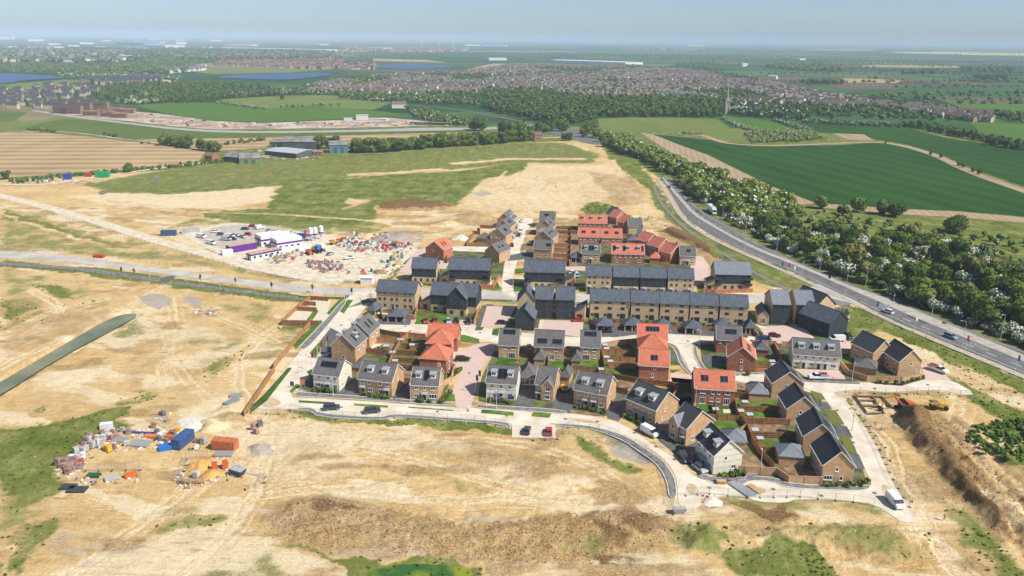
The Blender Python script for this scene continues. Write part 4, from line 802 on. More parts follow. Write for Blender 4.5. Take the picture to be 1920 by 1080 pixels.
S2=lambda us1,us0,w1=1.2,w0=1.5: [('f',us1,3.35,w1,1.15),('f',us0,.9,w0,1.25)]
GABW=[('r',(.45,),3.5,.6,1.0),('r',(.6,),1.0,.6,1.0)]
# ------------------------------------------------------------------ the new estate, front row first
building('detached_house','cream rendered house with wide solar panel at the street corner beside the red flags',(588.7,729),(636.7,734.4),9,5.0,3.3,'x',W_CREAM,R_GREY,[('f',(.24,.58,.84),3.4,1.0,1.1),('f',(.22,),.85,2.4,1.3),('f',(.84,),.9,1.3,1.2),('r',(.5,),3.2,.6,1.0),('r',(.25,),.9,.7,1.1)],pv=[('f',.5,.62,5.0,1.9)],doors=[('f',.56,'c')])
building('semi_detached_house','tan brick semi-detached pair with two roof dormers right of the corner house',(672.5,737),(735,745),9.3,4.9,3.6,'x',W_TAN,R_GREY,[('f',(.13,.33,.66,.86),3.3,1.1,1.1),('f',(.36,.66),.9,1.3,1.2),('r',(.5,),3.3,.6,1.0)],dormers=[('f',.30,.36,1.7),('f',.74,.36,1.7)],doors=[('f',.14,'c'),('f',.86,'c')])
building('detached_house','tan brick house with two dormers and an upright solar panel between them',(771.3,750),(822,752.5),9,5.0,3.6,'x',W_TAN,R_GREY,[('f',(.2,.8),3.4,1.2,1.15),('f',(.5,),3.4,.7,1.1),('f',(.2,),.9,1.2,1.2),('f',(.8,),.8,2.4,1.35),('r',(.5,),3.3,.6,1.0)],dormers=[('f',.24,.34,1.6),('f',.78,.34,1.6)],pv=[('f',.52,.52,1.2,3.3)],doors=[('f',.5,'c')],chim=[(.93,.3)])
building('detached_house','cream rendered house with two dormers beside the sales flags and the block-paved street',(912,747),(967.5,751),9,5.2,3.5,'x',W_CREAM,R_GREY,[('f',(.2,.5,.8),3.5,1.0,1.1),('f',(.2,.8),.9,1.5,1.25),('r',(.5,),3.3,.6,1.0)],dormers=[('f',.22,.34,1.6),('f',.78,.34,1.6)],pv=[('f',.5,.52,2.4,3.2)],doors=[('f',.5,'c')],chim=[(.95,.3)])
building('sales_office','low hipped garage with glazed front used as sales office between two houses',(974,723),(1003,724),7.5,2.6,3.0,'h',W_TAN,R_GREY,[('f',(.2,.5,.8),.5,1.3,1.8,2)],cat='garage')
r=building('detached_house','tan brick house with projecting front gable right of the sales office',(1003.5,748),(1038.5,752),9.5,4.9,3.6,'x',W_TAN,R_GREY,[('f',(.24,),3.6,.8,.9),('r',(.5,),3.4,.6,.9)],doors=[('f',.18,'c')])
wing(r,r['wd'],.36,.98,.9,4.9,2.2,W_TAN,R_GREY,back=3.2,wins=[(.52,3.3,1.5,1.15),(.5,.8,1.5,1.25)])
building('semi_detached_house','tan brick semi-detached pair with two grey dormers behind the yellow dumper',(1075,758.8),(1136.5,770.5),9.8,5.0,3.8,'x',W_TAN,R_GREY,[('f',(.15,.38,.6,.82),3.4,.9,1.1),('f',(.16,.84),.9,1.5,1.25),('r',(.4,),3.4,.6,.8),('r',(.3,),1.2,.6,.8)],dormers=[('f',.27,.30,1.9),('f',.72,.30,1.9)],doors=[('f',.38,'c'),('f',.62,'c')])
building('semi_detached_house','tan brick semi-detached pair with two dormers beside the parked white van',(1172.5,776),(1227.5,800),10.0,5.0,3.8,'x',W_TAN,R_DARK,[('f',(.15,.38,.6,.82),3.4,.9,1.1),('f',(.16,.84),.9,1.5,1.25),('r',(.4,),3.4,.6,.8),('r',(.3,),1.2,.6,.8)],dormers=[('f',.27,.30,1.9),('f',.72,.30,1.9)],doors=[('f',.38,'c'),('f',.62,'c')])
r=building('detached_house','tan brick house with small front wing above the dark parked estate car',(1255.6,818.5),(1284.7,836),9.8,5.0,3.8,'x',W_TAN,R_DARK,[('f',(.8,),3.4,.8,1.1),('r',(.25,),1.0,1.0,1.2)],doors=[('f',.82,'c')])
wing(r,r['wd'],.0,.6,.6,5.0,2.2,W_TAN,R_PALE,back=3.2,wins=[(.5,3.3,1.5,1.15),(.5,.8,1.5,1.25)])
building('detached_house','tall cream rendered house with two round-topped dormers at the street bend',(1302.5,855),(1336,890),7.6,5.3,3.5,'x',W_CREAM,R_DARK,[('f',(.2,.5,.8),3.5,1.0,1.1),('f',(.2,.8),.9,1.5,1.25),('r',(.42,),3.5,.8,1.1),('r',(.72,),1.0,1.3,1.1)],dormers=[('f',.22,.30,1.7),('f',.78,.30,1.7)],pv=[('f',.5,.5,2.0,2.6)],doors=[('f',.5,'w')])
building('garage','tan brick garage with pale hipped roof behind the tall cream house',(1356,842),(1398,846),6.0,2.4,2.1,'h',W_TAN,R_PALE)
# right column: gables towards the viewer
for lab,A,B,d in (('brick house with brown gable closest to the bottom street corner',(1539,905.5),(1597.5,908.5),10),('second brick gable house up from the bottom street corner',(1507.3,816.3,5.0),(1569.5,821,5.0),9.5),
                     ('third brick gable house up from the bottom street corner',(1476.3,765,5.0),(1534.0,767,5.0),9.0),('brick gable house nearest the pickup truck, topmost of its row',(1448.8,717.5,5.0),(1508,719,5.0),8.5)):
    building('detached_house',lab,A,B,d,5.0,3.6,'y',W_TAN,R_DARK,[('f',(.45,),3.3,.8,1.1)]+([('f',(.2,),.95,2.0,1.2,3),('f',(.62,),.95,.8,1.2)] if d == 10 else [])+[('l',(.2,.5,.8),3.4,1.0,1.1),('l',(.3,.75),.6,1.6,1.7),('r',(.3,.7),3.4,1.2,1.1)],doors=[('r',.5,'c')],pv=[('r',.45,.5,2.6,1.8)])
for lab,A,B,dp in (('brown brick garage with pale hipped roof beside the bottom corner house',(1459.5,871),(1507,875),6.2),('garage with pale hipped roof between orange-roofed pair and brick column',(1404,752),(1440,754),6.2),('small hipped garage behind the orange gable house',(1415,668),(1441,670),6),('brick garage with dark hipped roof between two detached houses at the east end',(1600,699),(1641,706),6.5)):
    building('garage',lab,A,B,dp,2.4,2.0,'h',W_TAN if 'orange gable' not in lab else W_RED,R_PALE if 'pale' in lab else R_GREY,cat='garage')
building('terraced_house','cream terrace of three homes with three dormers behind the white pickup truck',(1485,688.8),(1572.5,695.5),9.5,4.8,3.7,'x',W_CREAM,R_GREY,[('f',(.1,.27,.43,.58,.73,.88),3.3,.9,1.1),('f',(.09,.41,.87),.9,1.6,1.25)],dormers=[('f',.17,.33,1.9),('f',.49,.33,1.9),('f',.81,.33,1.9)],doors=[('f',.24,'c'),('f',.56,'c'),('f',.7,'c')])
building('detached_house','brick house with steep dark roof behind the east garage',(1638,661,5.2),(1675,655,5.2),9.5,5.2,3.6,'y',W_TAN,R_DARK,[('f',(.45,),4.6,.7,1.0),('l',(.25,.75),3.4,1.3,1.1),('l',(.25,.7),.8,1.4,1.3)])
building('detached_house','easternmost brick house with dark roof beside the pink paved drive',(1682,705),(1724,703),9.5,5.0,3.6,'y',W_TAN,R_DARK,[('f',(.55,),3.4,.8,1.1),('f',(.8,),1.2,.7,.9),('l',(.25,.75),3.4,1.3,1.1),('l',(.2,.6),.8,1.4,1.4)])
building('semi_detached_house','red brick pair with orange roof and two square solar panels above back gardens',(1301,756),(1375.5,760.5),9.5,4.9,3.8,'x',W_RED,R_ORANGE,[('f',(.2,.82),3.3,1.6,1.1,3),('f',(.45,.6),3.3,.8,1.0),('f',(.2,.81),.1,1.7,2.0),('f',(.43,.6),.9,1.1,1.1)],pv=[('f',.25,.52,2.0,2.0),('f',.74,.52,2.0,2.0)])
building('detached_house','red brick house with orange gable roof beside the curved street',(1362.5,694.5),(1414,699.5),9.5,4.9,3.5,'y',W_RED,R_ORANGE,[('f',(.5,),3.2,.8,1.0),('f',(.52,),.7,.9,1.4),('l',(.25,.7),3.3,1.2,1.1),('l',(.25,.7),.8,1.3,1.3)],pv=[('r',.3,.5,1.2,1.6),('r',.6,.5,1.2,1.6)])
building('detached_house','red brick house with grey roof and chimney tucked behind the orange gable house',(1342,661),(1388,664),9,4.9,3.4,'x',W_RED,R_GREY,[('f',(.14,),3.4,.9,1.1),('f',(.45,),3.4,.9,1.1)],pv=[('f',.58,.55,3.6,1.8)],chim=[(.52,.4)])
building('terraced_house','front block of the tall orange-roofed terrace by the turning head',(1197.5,711),(1252.5,714.5),8.8,4.9,3.6,'x',W_RED,R_ORANGE,[('f',(.52,),3.6,.8,1.1),('f',(.46,),.9,.8,1.2)],pv=[('f',.5,.45,2.0,1.9)])
r=building('terraced_house','middle block of the orange-roofed terrace with a hipped cross roof',(1195,680),(1250,683),8.5,4.9,3.6,'h',W_RED,R_ORANGE,[('l',(.4,),.8,2.0,1.9)],over=.25)
building('terraced_house','rear block of the orange-roofed terrace with one wide solar panel',(1194.5,661),(1249.5,664),9.5,4.9,3.8,'x',W_RED,R_ORANGE,[('r',(.5,),3.3,.8,1.1)],pv=[('f',.5,.66,4.4,1.9)])
for lab,A,B,kw in (('single tan brick house with a wide high solar panel, left of the grey-roofed row',(935,671.5),(971.5,673),dict(wins=[('f',(.3,.73),3.3,1.4,1.1),('f',(.25,),.9,1.0,1.0),('f',(.68,),.1,2.2,2.0)],pv=[('f',.5,.78,3.9,1.7)])),
                      ('tan brick pair with two low solar panels in the middle of the grey-roofed row',(1001,674),(1056,676.5),dict(wins=[('f',(.25,.74),3.3,1.4,1.1),('f',(.12,.86),.9,1.0,1.0),('f',(.36,.62),.1,1.5,2.0)],pv=[('f',.27,.3,3.0,1.7),('f',.78,.3,3.0,1.7)])),
                      ('tan brick house with high solar panel, right of the grey-roofed row',(1087.5,675.5),(1124.5,677),dict(wins=[('f',(.25,.7),3.3,1.4,1.1),('f',(.3,),.1,2.2,2.0),('f',(.72,),.9,1.0,1.0)],pv=[('f',.5,.78,3.9,1.7)]))):
    building('semi_detached_house' if 'pair' in lab else 'detached_house',lab,A,B,10,4.8,3.8,'x',W_TAN,R_GREY,**kw)
for lab,A,B in (('small grey hipped garage left of the middle grey-roofed pair',(1001,687),(1021,688)),('small grey hipped garage right of the middle grey-roofed pair',(1071,690),(1088,691)),('grey hipped garage right of the front-gabled brick house',(1050,720),(1067,722)),('hipped garage on the left flank of the dormered brick pair',(660,702),(690,705))):
    building('garage',lab,A,B,6.2,2.4,2.2,'h',W_TAN,R_GREY,cat='garage')
# red roofed terrace, left centre
building('terraced_house','front block of the orange hipped terrace behind the red-brick gable wall',(787,700),(837,704),9.0,5.0,3.6,'h',W_RED,R_ORANGE,[('r',(.4,),3.3,.9,1.1),('r',(.4,),.8,1.2,1.3)])
building('terraced_house','middle block of the orange hipped terrace with a chimneyless pyramid roof',(799,671),(846,673),8.6,5.0,3.6,'h',W_RED,R_ORANGE,[('r',(.4,),3.3,.9,1.1)])
building('terraced_house','rear block of the orange hipped terrace nearest the middle street',(801,657),(857,660),7.5,5.0,3.4,'x',W_RED,R_ORANGE,[('r',(.5,),3.3,.9,1.1)],verge=False)
# left street: gables with dormers facing the street
building('detached_house','brick gable house with long skylights and a dormer beside the flagpoles',(622.5,674),(667,679),9.0,5.2,3.9,'y',W_TAN,R_GREY,[('f',(.5,),.6,.8,1.2),('r',(.3,.7),3.4,1.2,1.2)],pv=[('r',.35,.45,.7,2.7),('r',.75,.6,.7,2.7)],dormers=[('l',.25,.3,1.8),('l',.75,.3,1.8),('r',.55,.35,1.5)])
building('detached_house','brick gable house with two slim solar strips, second from the flagpoles',(651,650),(693,654),9.5,5.2,3.9,'y',W_TAN,R_GREY,[('r',(.3,.7),3.4,1.2,1.2)],pv=[('r',.35,.5,.7,2.7),('r',.65,.5,.7,2.7)],dormers=[('l',.25,.3,1.8),('l',.75,.3,1.8)])
# dark-framed three storey blocks
AP=lambda us,z=(6.0,3.4,.9),w_=.9: [('f',us,zz,w_,1.1) for zz in z]
building('apartment_house','three-storey buff brick block with grey slate roof at the left end of the avenue',(706.7,577.5),(779,582),9,6.9,3.3,'x',W_BUFF,R_SLATE,AP((.09,.22,.40,.53,.74,.87)) ,dark=True,cat='apartment block',doors=[('f',.09,'g'),('f',.42,'g'),('f',.90,'g')])
r=building('apartment_house','black-clad block with a black gabled stair wing facing the short parking row',(807.8,583),(893,589),9,6.9,3.6,'x',W_BUFF,R_SLATE,[('f',(.1,.3),.8,1.4,1.2),('f',(.1,),3.6,.9,1.1),('f',(.3,),3.6,.9,1.1)],band=(2.8,'fr'),dark=True,cat='apartment block')
wing(r,r['wd'],.40,.82,3.2,6.9,4.2,W_BUFF,R_SLATE,back=4.5,wins=[(.25,5.2,.8,1.2),(.25,3.1,.8,1.2),(.25,.6,1.4,1.4),(.8,5.0,1.3,1.6),(.8,2.9,1.3,1.6),(.8,.1,1.3,2.2)],band=2.6,dark=True)
building('annexe','low buff annexe with lean-to slate roof left of the black stair-wing block',(787,578.5),(808,581),8,2.4,2.4,'m',W_BUFF,R_SLATE,[('f',(.5,),.1,1.6,2.0)],dark=True,cat='annexe')
building('apartment_house','tall black-clad gable block with slate roof at the centre of the avenue',(1003,597),(1035,598),9,7.8,3.6,'x',W_BUFF,R_SLATE,[('f',(.2,.7),5.6,.8,1.2),('f',(.2,.7),3.0,.8,1.2),('f',(.3,.75),.6,1.1,1.4)],band=(.15,'fr'),dark=True,cat='apartment block')
building('apartment_house','buff gable cross-wing behind the low black gable at the centre of the avenue',(970.5,597),(1002.5,598),9.5,7.2,4.0,'y',W_BUFF,R_SLATE,[],dark=True,cat='apartment block')
building('apartment_house','low black-clad gable wing nearest the middle street',(966,618.5),(1001,620.5),9.0,4.6,3.6,'y',W_DARK,R_SLATE,[('l',(.4,),.5,1.0,2.0)],dark=True,cat='apartment block')
building('apartment_house','black-clad block with slate roof left of the long buff terrace',(1042,598),(1076,599),9,7.8,3.6,'x',W_BUFF,R_SLATE,[('f',(.25,.7),5.6,.8,1.2),('f',(.25,.7),3.0,.8,1.2),('f',(.3,.75),.6,1.1,1.4)],band=(.15,'fr'),dark=True,cat='apartment block')
building('stair_link','narrow recessed buff stair link between the two central black blocks',(1035.5,594),(1041.5,594.5),7,7.2,1.2,'x',W_BUFF,R_SLATE,[('f',(.5,),z,.8,1.1) for z in (.8,3.2,5.4)],dark=True,cat='apartment block',verge=False,over=.02)
building('annexe','low buff annexe with slate roof right of the central black blocks',(1077.5,598.5),(1096,600),8,3.0,2.4,'m',W_BUFF,R_SLATE,[('f',(.5,),.1,1.8,2.0)],dark=True,cat='annexe')
for i,(A,B,n) in enumerate((((1105.6,596.2),(1178.8,598.4),3),((1182,599.2),(1233.5,601.4),2),((1236.5,601.8),(1289.5,604),2),((1292.5,604.3),(1344.5,606.4),2),((1348,607),(1400,609.5),2))):
    us=[(k+.5)/n for k in range(n)]; us=[u for c in us for u in (c,)]
    w3=[('f',tuple((k+.5)/n for k in range(n)),5.9,1.5,1.0),('f',tuple((k+.5)/n for k in range(n)),3.5,1.5,1.1),('f',tuple((k+f)/n for k in range(n) for f in (.18,)),.9,.9,1.1),('f',tuple((k+.52)/n for k in range(n)),.1,1.9,2.0)]
    building('town_house',['longest buff three-storey town house block, left end of the front terrace','buff town house block second from the left in the front terrace','buff town house block in the middle of the front terrace','buff town house block second from the right in the front terrace','buff town house block at the right end of the front terrace'][i],A,B,8.8,6.9,3.3,'x',W_BUFF,R_SLATE,w3,dark=True,group=None,cat='town house',over=.25)
for i,(A,B,bd) in enumerate((((1098,546.5),(1145,548),0),((1149,548.3),(1196.5,549.7),1),((1200,550),(1247.5,551.5),1),((1251,551.7),(1299,553.2),0))):
    us=(.14,.34,.66,.86)
    building('town_house',['buff brick town house pair at the left end of the rear terrace','black-clad town house pair left of centre in the rear terrace','black-clad town house pair right of centre in the rear terrace','buff brick town house pair at the right end of the rear terrace'][i],A,B,8.8,6.9,3.2,'x',W_BUFF,R_SLATE,[('f',us,5.9,.9,.9),('f',us,3.5,.9,1.1),('f',(.34,.66),.9,.8,1.1)],doors=[('f',.14,'c'),('f',.86,'c')],band=(2.9,'f') if bd else None,dark=True,cat='town house',over=.25)
building('apartment_house','black-clad block with pale buff right gable beside the pink parking strip',(772.5,530),(818,531.5),8.6,6.6,3.4,'x',W_BUFF,R_SLATE,[('f',(.15,.38,.65,.88),.7,.9,1.4),('f',(.2,.5,.8),5.3,.8,.9)],band=(2.7,'f'),dark=True,cat='apartment block')
building('apartment_house','wide black-clad block with glass balconies left of the north street',(843,534),(918,536),9.0,7.0,3.8,'x',W_BUFF,R_SLATE,[('f',(.05,.95),4.8,1.6,1.6),('f',(.05,.95),2.2,1.6,1.6),('f',(.3,.45,.62),.5,1.2,1.4),('f',(.35,.6),4.8,.7,1.0)],band=(2.6,'fr'),dark=True,cat='apartment block')
building('annexe','low buff annexe with lean-to roof left of the glass-balcony block',(823.5,531),(843,532.5),8,2.4,2.4,'m',W_BUFF,R_SLATE,[('f',(.5,),.1,1.6,1.9)],dark=True,cat='annexe')
building('apartment_house','wide black-clad block with pale green windows right of the north street',(983,539),(1058,541),9.0,7.0,3.8,'x',W_BUFF,R_SLATE,[('f',(.05,.95),4.8,1.6,1.6),('f',(.05,.95),2.2,1.6,1.6),('f',(.3,.45,.62),.5,1.2,1.4),('f',(.35,.6),4.8,.7,1.0),('f',(.35,.6),3.0,.7,1.0)],band=(2.6,'fr'),dark=True,cat='apartment block')
building('annexe','low buff annexe right of the pale-windowed black block',(1059,537.5),(1075,538.5),8,2.6,2.2,'m',W_BUFF,R_SLATE,[('f',(.5,),.1,1.6,1.9)],dark=True,cat='annexe')
building('apartment_house','detached black-clad block with pale roof beside the footpath and junction',(1339,543),(1406,544.5),9.5,6.9,4.2,'x',W_BUFF,R_PALE,[('f',(.08,.92),4.8,1.6,1.8),('f',(.08,.92),2.2,1.6,1.8),('f',(.3,.5,.72),.5,1.2,1.4),('f',(.35,.68),4.8,.8,1.0)],band=(2.7,'f'),dark=True,cat='apartment block')
building('annexe','low annexe with dark lean-to roof left of the pale-roofed junction block',(1320,543),(1339,544.5),8,2.4,2.4,'m',W_BUFF,R_SLATE,[('f',(.5,),.1,1.6,1.9)],dark=True,cat='annexe')
# right end of the avenue: the angled group
building('apartment_house','black-fronted block with pale roof left in the angled group by the junction',(1445,608.5),(1478,609.5),12,8.0,3.6,'x',W_BUFF,R_PALE,[('f',(.72,),z,.9,1.2) for z in (.6,3.4,6.0)],band=(.15,'f'),dark=True,cat='apartment block')
building('apartment_house','black-fronted block with pale roof in the middle of the angled junction group',(1489,609),(1523,610),12,8.0,3.6,'x',W_BUFF,R_PALE,[('f',(.2,.6),z,.9,1.2) for z in (.6,3.4,6.0)],band=(.15,'f'),dark=True,cat='apartment block')
building('apartment_house','block with buff gable behind the big black gable at the junction',(1524,612),(1562,606),12,7.6,4.2,'y',W_BUFF,R_DARK,[],dark=True,cat='apartment block')
building('apartment_house','big black-clad gable wing above the white van beside the grass verge',(1552,634.5),(1586.5,626),13.5,5.6,3.6,'y',W_DARK,R_SLATE,[('l',(.25,.6),.6,1.0,1.6)],dark=True,cat='apartment block')
building('annexe','low buff annexe with white-framed door left of the angled junction group',(1420,606.5),(1441,608),9.5,3.4,2.0,'y',W_BUFF,R_SLATE,[('f',(.5,),.1,1.5,2.2)],cat='annexe',verge=False)
# north end, left of the north street
building('detached_house','red brick gable house with slim solar strips beside the site compound',(798.5,483),(832,488),8.5,5.0,3.6,'y',W_ORBR,R_ORANGE,[('f',(.42,),3.6,.8,1.0),('f',(.7,),1.5,.8,1.0)],pv=[('r',.35,.5,.6,2.4),('r',.6,.5,.6,2.4)])
building('detached_house','brick gable house with two skylights left of the north street',(909.5,489),(936,493.5),10,5.0,3.6,'y',W_TAN,R_GREY,[('f',(.5,),3.4,.8,1.0)],pv=[('r',.3,.5,1.1,1.2),('r',.6,.5,1.1,1.2)])
building('detached_house','brown brick house with wide gable and low side roof by the north street',(918,457),(948,460),10,5.0,3.6,'y',W_TAN,R_GREY,[('f',(.1,.4,.6),3.3,.8,.9)],pv=[('r',.5,.5,2.4,1.8)])
building('garage','long low brown garage with grey hipped roof left of the wide gable house',(893,455),(916,457),7,2.4,2.4,'h',W_TAN,R_GREY,cat='garage')
building('detached_house','grey-roofed gable house second from the top of the north street',(930,441),(956,443),11,5.0,3.6,'y',W_TAN,R_GREY,[('r',(.3,.7),3.4,1.0,1.0)],pv=[('r',.5,.5,2.4,1.8)])
building('detached_house','grey-roofed gable house at the top left of the north street',(932,428),(958,430),11,5.0,3.8,'y',W_TAN,R_GREY,[('r',(.3,.7),3.4,1.0,1.0)],dormers=[('r',.4,.3,1.5),('r',.75,.3,1.5)])
# right of the north street
building('detached_house','grey-roofed house with square solar panel at the top right of the north street',(1011,427),(1040,428),9,4.8,3.6,'x',W_TAN,R_GREY,[('f',(.3,.7),3.2,1.0,1.0)],pv=[('f',.45,.55,2.2,1.7)])
building('detached_house','gable house with long pale skylights right of the north street',(1005,441),(1036,443),9,4.9,3.6,'y',W_TAN,R_GREY,[('f',(.4,),3.4,.8,.9)],pv=[('r',.4,.45,2.0,1.4)])
building('terraced_house','gable terrace with three grey dormers right of the north street',(1001,463),(1034,466),13,4.9,3.8,'y',W_TAN,R_GREY,[],dormers=[('l',.25,.3,1.7),('l',.5,.3,1.7),('l',.75,.3,1.7)],pv=[('r',.3,.5,2.2,.8),('r',.6,.5,2.2,.8)])
building('detached_house','tan house with square solar panel beside the black block and north street',(1000,483.5),(1034,485.5),8,4.8,3.4,'x',W_TAN,R_GREY,[('f',(.6,.8),3.4,1.1,1.0),('f',(.3,.7),.9,1.1,1.1)],pv=[('f',.8,.45,2.2,1.6)])
# orange roofed group
W6=[('f',(.1,.25,.43,.58,.75,.9),3.1,.9,1.0),('f',(.15,.5,.85),.8,1.4,1.2)]
building('terraced_house','red brick terrace with orange roof and three white dormers, rearmost of its group',(1083.5,433),(1137,434.5),9,4.7,3.6,'x',W_ORBR,R_ORANGE,W6,dormers=[('f',.17,.4,1.5),('f',.48,.4,1.5),('f',.8,.4,1.5)])
building('semi_detached_house','orange-roofed brick pair with two solar panels, left of the middle pairs',(1084.5,460),(1122,461),9,4.7,3.6,'x',W_ORBR,R_ORANGE,[('f',(.12,.3,.6,.85),3.1,1.0,1.0),('f',(.3,.7),.7,1.3,1.4)],pv=[('f',.24,.5,2.0,1.6),('f',.74,.5,2.0,1.6)])
building('semi_detached_house','orange-roofed brick pair with two solar panels, right of the middle pairs',(1126.5,461.5),(1165,462.5),9,4.7,3.6,'x',W_ORBR,R_ORANGE,[('f',(.12,.3,.6,.85),3.1,1.0,1.0),('f',(.3,.7),.7,1.3,1.4)],pv=[('f',.26,.5,2.0,1.6),('f',.76,.5,2.0,1.6)])
building('terraced_house','orange-roofed brick terrace with three dormers and dark solar panels behind the rear town houses',(1146.5,494),(1207,495.5),9,4.9,3.7,'x',W_RED,R_ORANGE,W6,dormers=[('f',.19,.35,1.6),('f',.5,.35,1.6),('f',.83,.35,1.6)],pv=[('f',.07,.5,1.0,3.0),('f',.38,.5,1.0,3.0),('f',.95,.5,1.0,3.0)])
building('detached_house','tan house with grey roof, two dormers and a dark solar square beside the carport',(1090.5,493.5),(1124,494.5),9,4.9,3.6,'x',W_TAN,R_GREY,[('f',(.2,.8),3.3,1.2,1.1),('f',(.2,.8),.9,1.4,1.2)],dormers=[('f',.22,.36,1.5),('f',.78,.36,1.5)],pv=[('f',.5,.5,2.1,2.6)],doors=[('f',.5,'c')])
building('detached_house','cream brick house with small solar panel beside the curved pink drive',(1274,497),(1303.5,498),8.5,4.7,3.4,'x',W_BUFF,R_GREY,[('f',(.22,.78),3.3,1.1,1.0),('f',(.22,.78),.9,1.3,1.2)],pv=[('f',.55,.5,1.8,1.5)],doors=[('f',.5,'c')])
for lab,A,B,d in (('orange gable house closest to the cream brick house, with chimney',(1257,475,4.9),(1283,469.7,4.9),6.8),('orange gable house in the middle of the stepped row',(1234.4,463.3,4.9),(1259,458.2,4.9),7.6),('orange gable house at the far end of the stepped row',(1213.3,453.3,4.9),(1237,448.4,4.9),7)):
    building('terraced_house',lab,A,B,d,4.9,3.4,'y',W_ORBR,R_ORANGE,[('l',(.25,.5,.75),3.3,.9,1.0),('l',(.3,.7),.9,1.1,1.1)],chim=[(.15,.4)] if 'chimney' in lab else [])
building('garage','small orange hipped garage beside the stepped orange row',(1218,494),(1236,495),6,2.6,2.2,'h',W_ORBR,R_ORANGE,cat='garage')
building('detached_house','small grey-roofed house with buff front left of the stepped orange row',(1191.5,455),(1201,456),9,4.8,3.2,'x',W_BUFF,R_GREY,[('f',(.5,),3.3,.8,1.0)])
building('detached_house','grey-roofed house with buff gable left of the stepped orange row',(1178,440),(1204,440),8.5,4.8,3.2,'x',W_BUFF,R_GREY,[('f',(.6,),3.3,.8,1.0)])
building('garage','low grey hipped roof building behind the dormered orange terrace',(1175,459),(1194,460),7,2.4,2.0,'h',W_BUFF,R_GREY,cat='garage')
for lab,A,B,rf in (('orange gable house third from the far tip of the northern row',(1172.8,417.8,4.9),(1194,414,4.9),R_ORANGE),('orange gable house second from the far tip of the northern row',(1156,408,4.9),(1178,404,4.9),R_ORANGE),('dark-roofed gable house at the far tip of the northern row',(1150,402,4.9),(1170,398.5,4.9),R_DARK)):
    building('terraced_house',lab,A,B,6,4.9,3.2,'y',W_ORBR,rf,[('l',(.3,.7),3.3,.9,1.0)])
# carports with hipped roofs
pier=mat('buff brick pier',(.5,.37,.22),var=.15,scale=2)
CPT=[((1118,622),(1148,622.5)),((1170,621),(1200,622)),((1227,624),(1258,625)),((1284,626.5),(1315,627.5)),((1340,622),(1373,624)),((1397,626),(1415,627)),((726,604),(759,605.5)),((1070,492),(1089,493)),((688,592),(704,594))]
CPL=['first open carport from the left in the row behind the front terrace','second open carport from the left in the row behind the front terrace','third open carport from the left, above the orange terrace','fourth open carport from the left in the row','fifth carport in the row, behind the grey-roofed chimney house','narrow open carport at the right end of the row','open carport with slate hip roof below the buff avenue block','grey open carport beside the dormered tan house','small slate hipped carport at the left end below the buff avenue block']
for (A,B),lab in zip(CPT,CPL):
    (ax,ay),(bx,by)=G(*A),G(*B); wd=math.dist((ax,ay),(bx,by)); root=empty('carport',(ax,ay,0),math.atan2(by - ay,bx - ax),lab,'carport','open carports with hipped roofs'); d=5.8
    for x in (.25,wd/2,wd - .25):
        for y in (.25,d - .25):
            q=MB(); q.box(x - .22,x+.22,y - .22,y+.22,0,2.3); q.build('pier',pier,root)
    q=MB(); q.box(.03,wd - .03,d - .12,d - .031,0,2.3); q.build('back_panel',wood_d,root)
    q=MB(); o=.3; hx=min(wd,d)/2; P=[(-o,-o,2.3),(wd+o,-o,2.3),(wd+o,d+o,2.3),(-o,d+o,2.3)]; T=4.6
    a_,b_=((hx,d/2,T),(wd - hx,d/2,T)) if wd >= d else ((wd/2,hx,T),(wd/2,d - hx,T))
    if wd >= d: S=[(P[0],P[1],b_,a_),(P[1],P[2],b_),(P[2],P[3],a_,b_),(P[3],P[0],a_)]
    else: S=[(P[0],P[1],a_),(P[1],P[2],b_,a_),(P[2],P[3],b_),(P[3],P[0],a_,b_)]
    for f in S: q.face(f)
    q.face([(-o,-o,2.3),(-o,d+o,2.3),(wd+o,d+o,2.3),(wd+o,-o,2.3)]); q.build('roof',R_SLATE,root)
# balconies on the corners of the black-clad blocks
def balconies(root,wd,spots,m=None):
    for u,z in spots:
        x=u*wd; k=('bal',)
        if k not in _cache:
            b=MB(); b.box(-1.5,1.5,-1.4,-.06,0,.14); bb=MB(); [bb.box(q - .03,q+.03,-1.42,-1.37,.14,1.15) for q in (-1.45,-.75,0,.75,1.45)]; bb.box(-1.5,1.5,-1.42,-1.36,1.1,1.18); bb.box(-1.5,1.5,-1.405,-1.385,.2,1.08,1); [bb.box(q - .03,q+.03,-1.4,-.1,1.1,1.18) for q in (-1.47,1.47)]; _cache[k]=(b.mesh('balcony',[glass2]),bb.mesh('railing',[glass2,glass]))
        o=link('balcony',_cache[k][0],None,root,(x,0,z)); link('railing',_cache[k][1],None,o)
for o in list(bpy.data.objects):
    if o.get('category') == 'apartment block' and o.type == 'EMPTY':
        l=o['label']
        if 'glass balconies' in l or 'pale green windows' in l or 'beside the footpath and junction' in l: balconies(o,o['wd'],[(.07,2.2),(.07,4.7),(.93,2.2),(.93,4.7)])
